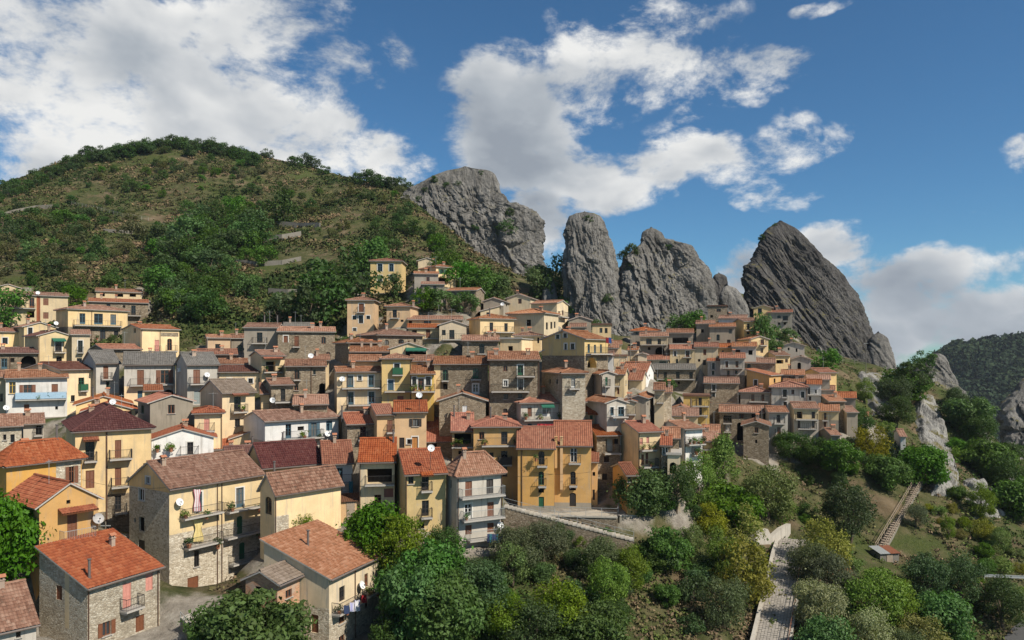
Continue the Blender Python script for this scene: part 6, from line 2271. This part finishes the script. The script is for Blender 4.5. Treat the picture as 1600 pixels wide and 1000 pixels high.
def forest():
    rng = np.random.RandomState(3)
    g = FP[:40 * 120].reshape(40, 120, 3)
    n = 13000
    i, j = rng.rand(n) * 38.9, rng.rand(n) * 100
    i0, j0 = i.astype(int), j.astype(int)
    fi, fj = (i - i0)[:, None], (j - j0)[:, None]
    c = g[i0, j0] * (1 - fi) * (1 - fj) + g[i0 + 1, j0] * fi * (1 - fj) + g[i0, j0 + 1] * (1 - fi) * fj + g[i0 + 1, j0 + 1] * fi * fj
    s = rng.uniform(2.6, 5.2, n)
    per = 11
    dv = rng.normal(size=(n, per, 3))
    dv /= np.linalg.norm(dv, axis=2)[..., None]
    dv[..., 2] = np.abs(dv[..., 2])
    pos = c[:, None] + dv * s[:, None, None] * (.9, .9, 1.1)
    nn = dv + rng.normal(size=dv.shape) * .4
    nn /= np.linalg.norm(nn, axis=2)[..., None]
    a = np.cross(nn, rng.normal(size=dv.shape))
    a /= np.linalg.norm(a, axis=2)[..., None]
    b = np.cross(nn, a)
    sl = (s[:, None] * .42 * rng.uniform(.7, 1.3, (n, per)))[..., None]
    V = np.stack([pos - a * sl, pos - b * sl * .8, pos + a * sl, pos + b * sl * .8], 2).reshape(-1, 3)
    tv = np.repeat(np.clip(rng.rand(n) * .8 + .5 * fbm(c * (.02, .02, .02), 3), 0, 1), per * 4)
    tag(link('far_forest', mesh_np('far_forest', V, np.arange(len(V)).reshape(-1, 4), M_FOREST, attr={'tint': tv})), 'distant wooded mountainside across the valley', None, None, 'stuff')


forest()

# ------------------------------------------------------------------ walls, stairs, paths and small things
M_STONEW = WALL['S']
M_CONC = plaster('old_concrete', (.19, .172, .14), .7, (.12, .10, .08))
M_PALE = plaster('pale_retaining_wall', (.40, .36, .295), .7, (.20, .17, .135))
M_ASPH = flat_mat('asphalt', (.085, .083, .08), .9, .1)
M_COBBLE = flat_mat('cobble', (.30, .27, .23), .9, .1, .45, scale=1.2)
M_WOOD = flat_mat('weathered_wood', (.30, .24, .18), .9, .1, .35)
M_RUST = flat_mat('rusty_sheet', (.22, .085, .045), .8, .2, .4, scale=3)


def wall_line(name, label, pts, height, thick, mat, cat='wall', cap=None, group=None):
    """wall along world points (the tops of its ends); height below the top"""
    root = empty(name, pts[0])
    tag(root, label, cat, group, 'thing')
    o0 = Vector(pts[0])
    mb, cb = MB(), MB()
    for a, b in zip(pts, pts[1:]):
        a, b = Vector(a) - o0, Vector(b) - o0
        dr = Vector((b.x - a.x, b.y - a.y, 0)).normalized()
        n = Vector((dr.y, -dr.x, 0)) * thick / 2
        dn = Vector((0, 0, -height))
        for q in ((a + n, b + n, b + n + dn, a + n + dn), (b - n, a - n, a - n + dn, b - n + dn), (a - n, b - n, b + n, a + n), (a - n, a + n, a + n + dn, a - n + dn), (b + n, b - n, b - n + dn, b + n + dn)):
            mb.face(list(q)[::-1])
        if cap:
            up, k = Vector((0, 0, .12)), n * 1.35
            for q in ((a + k + up, b + k + up, b - k + up, a - k + up), (a + k, b + k, b + k + up, a + k + up), (b - k, a - k, a - k + up, b - k + up), (a - k, a + k, a + k + up, a - k + up), (b + k, b - k, b - k + up, b + k + up)):
                cb.face(list(q))
    link('wall_body', mb.mesh('wall_body', [mat]), root)
    if cap:
        link('coping', cb.mesh('coping', [cap]), root, (0, 0, .004))
    return root


def steps_run(name, label, a, b, n, width, mat, wall_mat, side=1, drop=5.0):
    """straight flight from top a to bottom b; each step an object"""
    a, b = Vector(a), Vector(b)
    root = empty(name, a)
    tag(root, label, 'stairs')
    dr = Vector((b.x - a.x, b.y - a.y, 0))
    L = dr.length
    rz = math.atan2(dr.y, dr.x)
    tread = L / n
    mb = MB()
    mb.box(0, -width / 2, -.16, tread * .96, width / 2, 0)
    me = mb.mesh('step', [mat])
    for i in range(n):
        link('step', me, root, tuple(dr / L * tread * i + Vector((0, 0, (b.z - a.z) * (i + .5) / n))), rz)
    if wall_mat:
        wb = MB()
        for sgn in (-1, 1):
            y = sgn * (width / 2 - .06)
            q = [(0, y, -.2), (L, y, b.z - a.z - .2), (L, y, b.z - a.z - drop), (0, y, -drop)]
            wb.face(q if sgn < 0 else q[::-1])
        link('stair_wall', wb.mesh('stair_wall', [wall_mat]), root, (0, 0, 0), rz)
    return root, dr / L, L, rz


def rail_mesh(pts, h, sp, r, mat, nrail=2):
    mb = MB()
    for a, b in zip(pts, pts[1:]):
        a, b = Vector(a), Vector(b)
        L = (b - a).length
        n = max(1, int(L / sp))
        for i in range(n + 1):
            p = a.lerp(b, i / n)
            mb.tube(p - Vector((0, 0, .2)), p + Vector((0, 0, h)), r, 4)
        for k in range(nrail):
            z = Vector((0, 0, h * (k + 1) / nrail))
            mb.tube(a + z, b + z, r * .8, 4)
    return mb.mesh('railing', [mat])


# road terrace in front of the ochre house, with its stone retaining wall
zr = at(880, 804, 88.5).z
T = [at(842, 804, 88.3), at(965, 800, 87.2), at(968, 790, 94), at(842, 790, 95)]
root = empty('road_terrace', (T[0].x, T[0].y, zr))
tag(root, 'small paved street terrace in front of the deep ochre house', 'terrace')
tb = MB()
pl = [Vector((p.x - T[0].x, p.y - T[0].y, 0)) for p in T]
tb.face(pl)
link('paving', tb.mesh('paving', [M_PALE]), root)
tb = MB()
for a, b in zip(pl, pl[1:]):
    tb.face([a + Vector((0, 0, -.15)), a + Vector((0, 0, -8)), b + Vector((0, 0, -8)), b + Vector((0, 0, -.15))][::-1])
link('retaining_wall', tb.mesh('retaining_wall', [M_STONEW]), root)
tb = MB()
n_ = (pl[1] - pl[0]).normalized()
o_ = Vector((n_.y, -n_.x, 0)) * .1
tb.face([pl[0] + o_ + Vector((0, 0, .05)), pl[1] + o_ + Vector((0, 0, .05)), pl[1] - o_ * 2 + Vector((0, 0, .05)), pl[0] - o_ * 2 + Vector((0, 0, .05))])
tb.face([pl[0] + o_ + Vector((0, 0, -.15)), pl[1] + o_ + Vector((0, 0, -.15)), pl[1] + o_ + Vector((0, 0, .05)), pl[0] + o_ + Vector((0, 0, .05))])
link('kerb', tb.mesh('kerb', [M_PALE]), root)
link('railing', rail_mesh([pl[0], pl[1], pl[1].lerp(pl[2], .5)], 1.0, 1.6, .03, M_IRONL), root)

st, dr_, L_, rz_ = steps_run('stone_stairs', 'long pale stone stairs descending below the street terrace', at(788, 789, 85), at(990, 842, 83.2), 30, 1.3, M_PALE, M_STONEW, drop=4.5)
nn_ = Vector((dr_.y, -dr_.x, 0)) * .6
link('railing', rail_mesh([nn_, nn_ + dr_ * L_ + Vector((0, 0, at(990, 842, 83.2).z - at(788, 789, 85).z))], .95, 2.0, .028, M_IRONL), st)
wall_line('retaining_wall', 'grey concrete retaining wall right of the street terrace', [at(966, 806, 88), at(1020, 806, 91), at(1072, 805, 94)], 5.5, .5, M_CONC, cap=M_PALE)
wall_line('retaining_wall', 'short pale wall pier between concrete wall and terrace bushes', [at(1082, 822, 92.5), at(1110, 801, 96)], 6, .6, M_PALE)
wall_line('retaining_wall', 'dark curved retaining wall below the yellowish bushes', [at(1105, 842, 92), at(1150, 838, 94), at(1178, 828, 95.5)], 5, .6, M_CONC, cap=M_PALE)
wall_line('retaining_wall', 'pale stepped wall at the head of the cobbled path', [at(1178, 828, 95.6), at(1197, 826, 97), at(1203, 838, 97.4), at(1218, 825, 99), at(1232, 818, 101)], 5, .6, M_PALE)

# cobbled path
root = empty('cobbled_path', PATH[-1])
tag(root, kind='structure')
pw = 1.75
sb = MB()
prev = None
dense = []
for a, b in zip(PATH, PATH[1:]):
    n = max(2, int((b - a).length / .9))
    dense += [a.lerp(b, i / n) for i in range(n)]
dense.append(PATH[-1])
ls, rs_ = [], []
for i, p in enumerate(dense):
    q = dense[min(i + 1, len(dense) - 1)] - dense[max(i - 1, 0)]
    sd2 = Vector((-q.y, q.x, 0)).normalized() * pw
    ls.append(p - sd2)
    rs_.append(p + sd2)
for i in range(len(dense) - 1):
    sb.face([v - PATH[-1] - Vector((0, 0, .05)) for v in (ls[i], rs_[i], rs_[i + 1], ls[i + 1])])
link('path_bed', sb.mesh('path_bed', [M_CONC]), root)
cbm = MB()
rp_ = random.Random(3)
tot = len(dense) - 1
for i in range(tot):
    for r in range(3):
        for c in range(11):
            k0, k1 = (c + .06) / 11, (c + .94) / 11
            t0, t1 = (r + .07) / 3, (r + .93) / 3
            f = lambda k, t_: ls[i].lerp(rs_[i], k).lerp(ls[i + 1].lerp(rs_[i + 1], k), t_) - PATH[-1]
            up = Vector((0, 0, rp_.uniform(.0, .05)))
            q = [f(k0, t0) + up, f(k1, t0) + up, f(k1, t1) + up, f(k0, t1) + up]
            cbm.face(q)
            dn = Vector((0, 0, -.06))
            cbm.face([q[0], q[1], q[1] + dn, q[0] + dn])
            cbm.face([q[2], q[3], q[3] + dn, q[2] + dn])
            cbm.face([q[1], q[2], q[2] + dn, q[1] + dn])
co_ = link('cobbles', cbm.mesh('cobbles', [M_COBBLE]), root)
co_['kind'] = 'stuff'
wall_line('path_wall', 'low pale wall along the village side of the cobbled path', [p + (p - q).normalized() * 0 + Vector((0, 0, .45)) for p, q in zip(rs_[2::4], ls[2::4])] if rs_[0].x < ls[0].x else [p + Vector((0, 0, .45)) for p in ls[2::4]], 3, .35, M_PALE)
out_side = ls[8::4] if rs_[0].x < ls[0].x else rs_[8::4]
pwall = wall_line('path_wall', 'outer stone wall with rusty rail along the cobbled path', [p + Vector((0, 0, .15)) for p in out_side], 6, .4, M_PALE)
link('railing', rail_mesh([p - out_side[0] for p in out_side], .95, 1.5, .03, M_RUST), pwall)

# garden stairs on the right slope
A_s, B_s = at(1436, 756, 122), at(1374, 864, 103)
st, dr_, L_, rz_ = steps_run('garden_stairs', 'narrow wooden garden stairs climbing the right slope', A_s + Vector((0, 0, .3)), B_s + Vector((0, 0, .3)), 34, 1.0, M_WOOD, M_CONC, drop=2.2)
nn_ = Vector((dr_.y, -dr_.x, 0)) * .53
dz_ = Vector((0, 0, B_s.z - A_s.z))
for sg in (-1, 1):
    link('handrail', rail_mesh([nn_ * sg, nn_ * sg + dr_ * L_ + dz_], .95, 1.7, .045, M_WOOD), st)


def shed(label, px, py, w, dp, hh, mats, rz, d=None, name='shed'):
    p = hit(px, py)
    root = empty(name, p, rz)
    tag(root, label, 'shed')
    mb = MB()
    mb.box(-w / 2, 0, -1.5, w / 2, dp, hh, 0, skip='t')
    link('wall', mb.mesh('wall', [mats[0]]), root)
    n = len(mats) - 1
    for i in range(n):
        rb = MB()
        x0, x1 = -w / 2 - .15 + (w + .3) * i / n, -w / 2 - .15 + (w + .3) * (i + 1) / n - .02
        k = int((x1 - x0) / .12)
        for j in range(k):
            xa, xb = x0 + (x1 - x0) * j / k, x0 + (x1 - x0) * (j + 1) / k
            za, zb_ = (.0, .05) if j % 2 else (.05, .0)
            rb.face([(xa, -.25, hh + za), (xb, -.25, hh + zb_), (xb, dp + .2, hh + .45 + zb_), (xa, dp + .2, hh + .45 + za)])
        link('roof_sheet', rb.mesh('roof_sheet', [mats[1 + i]]), root)
    db = MB()
    db.box(-.45, -.05, 0, .45, -.003, min(1.9, hh - .1))
    link('door', db.mesh('door', [M_WOOD]), root)
    return root


shed('tin-roofed shed with white and rusty sheets at the foot of the garden stairs', 1390, 880, 2.8, 2.2, 1.2, [M_CONC, M_IRONL, M_RUST], .15)
shed('small shed with dark red sheet roof among the olives', 1320, 930, 2.9, 2.6, 1.9, [M_CONC, M_RUST], -.1)
shed('little ochre lean-to beside the white laundry house', 548, 812, 2.2, 2.5, 2.0, [WALL['O'], ROOF['p']], .3)


def ground_wall(name, label, pxs, height, thick, mat, cat='wall', up=None, cap=None):
    pts = []
    for px, py in pxs:
        p = hit(px, py)
        if p:
            pts.append(Vector((p.x, p.y, p.z + (up or height))))
    # keep the run near one depth so it does not jump across a fold
    return wall_line(name, label, pts, height + 1.5, thick, mat, cat, cap)


ground_wall('stone_wall', 'pale dry stone wall on the left hill skyline path', [(-10, 344), (25, 333), (55, 327), (82, 326)], 1.3, .5, M_CONC)
ground_wall('terrace_wall', 'upper concrete terrace wall on the hill below the solitary dark tree', [(398, 352), (430, 355), (465, 357), (500, 358)], 1.7, .4, M_CONC)
ground_wall('terrace_wall', 'lower stone terrace wall under the grassy strip on the hill', [(408, 378), (440, 376), (470, 372)], 1.8, .4, M_CONC)
ground_wall('terrace_wall', 'low terrace wall on the dirt bank above the stone houses', [(368, 412), (400, 416), (440, 414), (470, 408)], 1.2, .4, M_CONC)
ground_wall('terrace_wall', 'weathered terrace wall behind the long stone house', [(420, 462), (450, 464), (485, 462)], 1.6, .4, M_CONC)
ground_wall('terrace_wall', 'short pale bank wall on the left hill below the fence', [(162, 364), (185, 366), (208, 367)], 1.0, .4, M_CONC)
for lab, pts in (('wire fence with white posts crossing the left hill', [(112, 322), (140, 326), (165, 333), (190, 340), (232, 346)]), ('dark post fence along the cliff path under the pyramid', [(1285, 562), (1320, 567), (1350, 571), (1388, 575)])):
    wp = [hit(*q) for q in pts]
    wp = [q for q in wp if q]
    o = empty('fence', wp[0])
    tag(o, lab, 'fence')
    link('railing', rail_mesh([q - wp[0] for q in wp], 1.3, 2.2, .06, M_PALE if 'white' in lab else M_CONC, 3), o)
# concrete hut on the hill
p = hit(303, 348)
root = empty('hut', p, .35)
tag(root, 'small flat concrete hut above the wooded gully', 'hut')
hb = MB()
hb.box(-2.6, 0, -1, 2.6, 3.2, 2.3, 0, skip='t')
link('wall', hb.mesh('wall', [M_CONC]), root)
hb = MB()
hb.box(-2.8, -.2, 2.3, 2.8, 3.4, 2.55)
link('roof', hb.mesh('roof', [M_PALE]), root)
hb = MB()
hb.box(-1.6, -.04, .2, -.6, -.003, 2.0)
link('door', hb.mesh('door', [PAINT['k']]), root)

# concrete yard terrace near the brick annex
tp = [at(282, 972, 64), at(318, 946, 66.5), at(346, 944, 67.5), at(352, 990, 63), at(300, 1004, 61.5)]
zt = tp[0].z + .3
root = empty('concrete_terrace', (tp[0].x, tp[0].y, zt))
tag(root, 'grey slab terrace between the big stone house and the bottom tree', 'terrace')
cen = sum(tp, Vector()) / len(tp)
pl = [Vector((q.x - tp[0].x, q.y - tp[0].y, 0)) for q in tp]
wb = MB()
for a, b in zip(pl, pl[1:] + pl[:1]):
    wb.face([a, b, b + Vector((0, 0, -3)), a + Vector((0, 0, -3))])
link('wall_body', wb.mesh('wall_body', [M_CONC]), root)
for i in range(3):
    sb = MB()
    a, b = pl[0].lerp(pl[4], i / 3 + .01), pl[0].lerp(pl[4], (i + 1) / 3 - .01)
    c, d_ = pl[1].lerp(pl[2], 0).lerp(pl[3], (i + 1) / 3 - .01), pl[1].lerp(pl[3], i / 3 + .01)
    q = [a, b, c, d_]
    sb.face([v + Vector((0, 0, .12)) for v in q])
    for m, n in zip(q, q[1:] + q[:1]):
        sb.face([m, n, n + Vector((0, 0, .12)), m + Vector((0, 0, .12))])
    link('slab', sb.mesh('slab', [M_PALE]), root)
link('railing', rail_mesh([pl[0] + Vector((0, 0, -.4)), pl[4] + Vector((0, 0, -.6))], 1.0, .9, .03, M_IRONL), root)

# road at the lower right corner with its guard rail
rp0 = [hit(1560, 1010), hit(1582, 985), hit(1612, 966), hit(1650, 955)]
rd = MB()
for a, b in zip(rp0, rp0[1:]):
    o2 = Vector((2.2, -1.6, 0))
    rd.face([a + Vector((0, 0, .25)), a + o2 + Vector((0, 0, .25)), b + o2 + Vector((0, 0, .25)), b + Vector((0, 0, .25))])
tag(link('road', rd.mesh('road', [M_ASPH])), kind='structure')
wp = [hit(1538, 910), hit(1570, 911), hit(1604, 912)]
o = empty('guard_rail', wp[0])
tag(o, 'grey guard rail crossing the grassy slope at the right edge', 'guard rail')
gb = MB()
for a, b in zip(wp, wp[1:]):
    a, b = a - wp[0], b - wp[0]
    gb.face([a + Vector((0, 0, .45)), b + Vector((0, 0, .45)), b + Vector((0, 0, .85)), a + Vector((0, 0, .85))])
link('beam', gb.mesh('beam', [M_IRONL]), o)
link('posts', rail_mesh([q - wp[0] for q in wp], .8, 2, .06, M_IRONL, 1), o)

# poles
for lab, px, py, hpx, d in (('tall utility pole at the right foot of the dark pyramid', 1353, 572, 38, 178), ('thin metal pole rising between cream houses in the upper village', 985, 560, 44, 128), ('grey lamp pole beside the nearest stone house', 165, 850, 35, 74)):
    p = at(px, py, d)
    o = empty('utility_pole', p)
    tag(o, lab, 'pole')
    pb = MB()
    hh = hpx / F * d
    pb.tube((0, 0, -4), (0, 0, hh), .09, 6, 0, .06)
    link('mast', pb.mesh('mast', [M_CONC]), o)
    pb = MB()
    pb.box(-.5, -.04, hh - .45, .5, .04, hh - .37)
    link('cross_arm', pb.mesh('cross_arm', [M_IRONL]), o)

# cloths and washing
H_ = {h['label']: h for h in houses}


def house_like(s):
    return next(h for l, h in H_.items() if l.startswith(s))


def cloth(name, label, h, x0, x1, y0, y1, cols, n, pinch=0.0, cat='cloth', waves=4):
    a, b, c = h['wpt'](x0, y0, n), h['wpt'](x1, y0, n), h['wpt'](x0, y1, n)
    U, W_, Hh = (b - a).normalized(), (b - a).length, a.z - c.z
    N = Vector((U.y, -U.x, 0))
    mb = MB()
    nu, nv = 14, 8
    g = []
    for j in range(nv + 1):
        v = j / nv
        for i in range(nu + 1):
            u = i / nu
            pz = 1 - pinch * math.sin(min(1, v * 1.25) * math.pi) ** 2 if pinch else 1
            x = (.5 + (u - .5) * pz) * W_
            w = .05 * math.sin(u * waves * 6.28 + v) * (.4 + v) * (W_ ** .5)
            g.append(U * x + N * w + Vector((0, 0, -v * Hh + .02 * math.sin(u * 9))))
    for j in range(nv):
        for i in range(nu):
            k = j * (nu + 1) + i
            mb.face([g[k], g[k + 1], g[k + nu + 2], g[k + nu + 1]], (i // 2) % len(cols))
    o = link(name, mb.mesh(name, cols, True), None, a)
    return tag(o, label, cat, 'washing and curtains')


m_red, m_wht, m_yel, m_nav, m_lil = flat_mat('cloth_pink', (.42, .12, .14)), flat_mat('cloth_white', (.68, .66, .64)), flat_mat('cloth_yellow', (.62, .50, .22)), flat_mat('cloth_navy', (.03, .045, .10)), flat_mat('cloth_lilac', (.30, .30, .52))
m_crim, m_teal = flat_mat('cloth_crimson', (.30, .02, .025)), flat_mat('cloth_teal', (.03, .13, .17))
hb_ = house_like('big four-storey')
cloth('curtain', 'pink and white striped curtain blowing at the top balcony door', hb_, 1200, 1247, 578, 715, [m_red, m_wht], .25, .35, 'curtain')
cloth('curtain', 'yellow tied curtain at the middle balcony of the stone house', hb_, 1198, 1262, 765, 905, [m_yel], .25, .45, 'curtain')
hl_ = house_like('beige house with wide')
cloth('towel', 'lilac towel hanging on the laundry balcony', hl_, 960, 992, 742, 812, [m_lil, m_wht], 1.0)
cloth('towel', 'dark purple cloth hanging on the laundry balcony', hl_, 890, 925, 775, 828, [m_nav], 1.0)
cloth('shirt', 'white and blue cloth hanging between towels on the laundry balcony', hl_, 928, 956, 758, 815, [m_wht, m_lil], 1.0)
cloth('shirt', 'dark red cloth at the end of the laundry balcony', hl_, 1000, 1035, 712, 760, [m_crim], 1.0)
hg_ = house_like('grey-white four')
cloth('laundry', 'navy washing hung over the lowest long balcony', hg_, 620, 720, 1125, 1180, [m_nav, m_teal, m_nav], 1.02, waves=7)
hw_ = house_like('grey weathered house')
cloth('laundry', 'row of crimson washing under the long balcony', hw_, 395, 545, 738, 758, [m_crim], .9, waves=9)
hv_ = house_like('white house with laundry')
cloth('sheet', 'teal sheet hanging down the white laundry house', hv_, 975, 1000, 520, 630, [m_teal], .95, waves=2)
hf_ = house_like('big bright yellow')
a = hf_['wpt'](1350, 640, 1.0, 'r')
fb_ = MB()
fb_.tube((0, 0, -1.2), (0, 0, 1.3), .03, 5)
o = empty('flag', a)
tag(o, 'small red and blue flag on the bright yellow house balcony', 'flag')
link('pole', fb_.mesh('pole', [M_IRON]), o)
for i, m in enumerate((m_crim, flat_mat('cloth_blue', (.04, .10, .32)))):
    fb_ = MB()
    fb_.face([(.02 + i * .4, 0, .4), (.42 + i * .4, -.1, .3), (.42 + i * .4, -.1, 1.15), (.02 + i * .4, 0, 1.25)])
    link('cloth_panel', fb_.mesh('cloth_panel', [m]), o)

# overhead wires between houses
def wire(label, p, q, sag):
    mb = MB()
    n = 10
    pts = [p.lerp(q, i / n) - Vector((0, 0, sag * 4 * (i / n) * (1 - i / n))) - p for i in range(n + 1)]
    for a, b in zip(pts, pts[1:]):
        mb.tube(a, b, .018, 3)
    tag(link('overhead_wire', mb.mesh('overhead_wire', [M_IRON]), None, p), label, 'wire', 'overhead wires')


hn = house_like('nearest stone house')
ho = house_like('ochre gable house')
wire('drooping pale wire from the nearest stone house to the big stone house', hn['wpt'](1000, 560, .1), hb_['wpt'](1060, 1080, .1), 1.0)
wire('wire running across the front of the large yellow maroon-roofed house', house_like('large yellow house with dark')['wpt'](480, 505, .6), hb_['wpt'](1070, 560, .5), .5)
wire('wire crossing from the ochre house left half to the annex', house_like('left half of deep')['wpt'](862, 735, .5), house_like('right half of deep')['wpt'](1290, 745, .5), .4)
wire('wire from the long white house to the peach house', house_like('long white house with blue')['wpt'](460, 270, .5), house_like('narrow peach house')['wpt'](1160, 290, .4), .4)
wire('wire above the low stone gable house with white shutter', house_like('peach house with dark open')['wpt'](1465, 200, .3), house_like('low stone gable house')['wpt'](620, 1000, .3), .5)

# ------------------------------------------------------------------ the air
hz = MB()
hz.box(-1650, -650, -420, 1650, 1650, 140)
m = bpy.data.materials.new('haze_air')
m.use_nodes = True
t = NT(m.node_tree)
t.n.clear()
vo = t.n.new('ShaderNodeVolumePrincipled')
vo.inputs['Color'].default_value = (.80, .88, 1.0, 1)
vo.inputs['Density'].default_value = 0.00007
vo.inputs['Anisotropy'].default_value = .2
ou = t.n.new('ShaderNodeOutputMaterial')
t.l.new(vo.outputs[0], ou.inputs['Volume'])
tag(link('haze', hz.mesh('haze', [m])), 'thin summer haze in the air over valley and village', None, None, 'stuff')
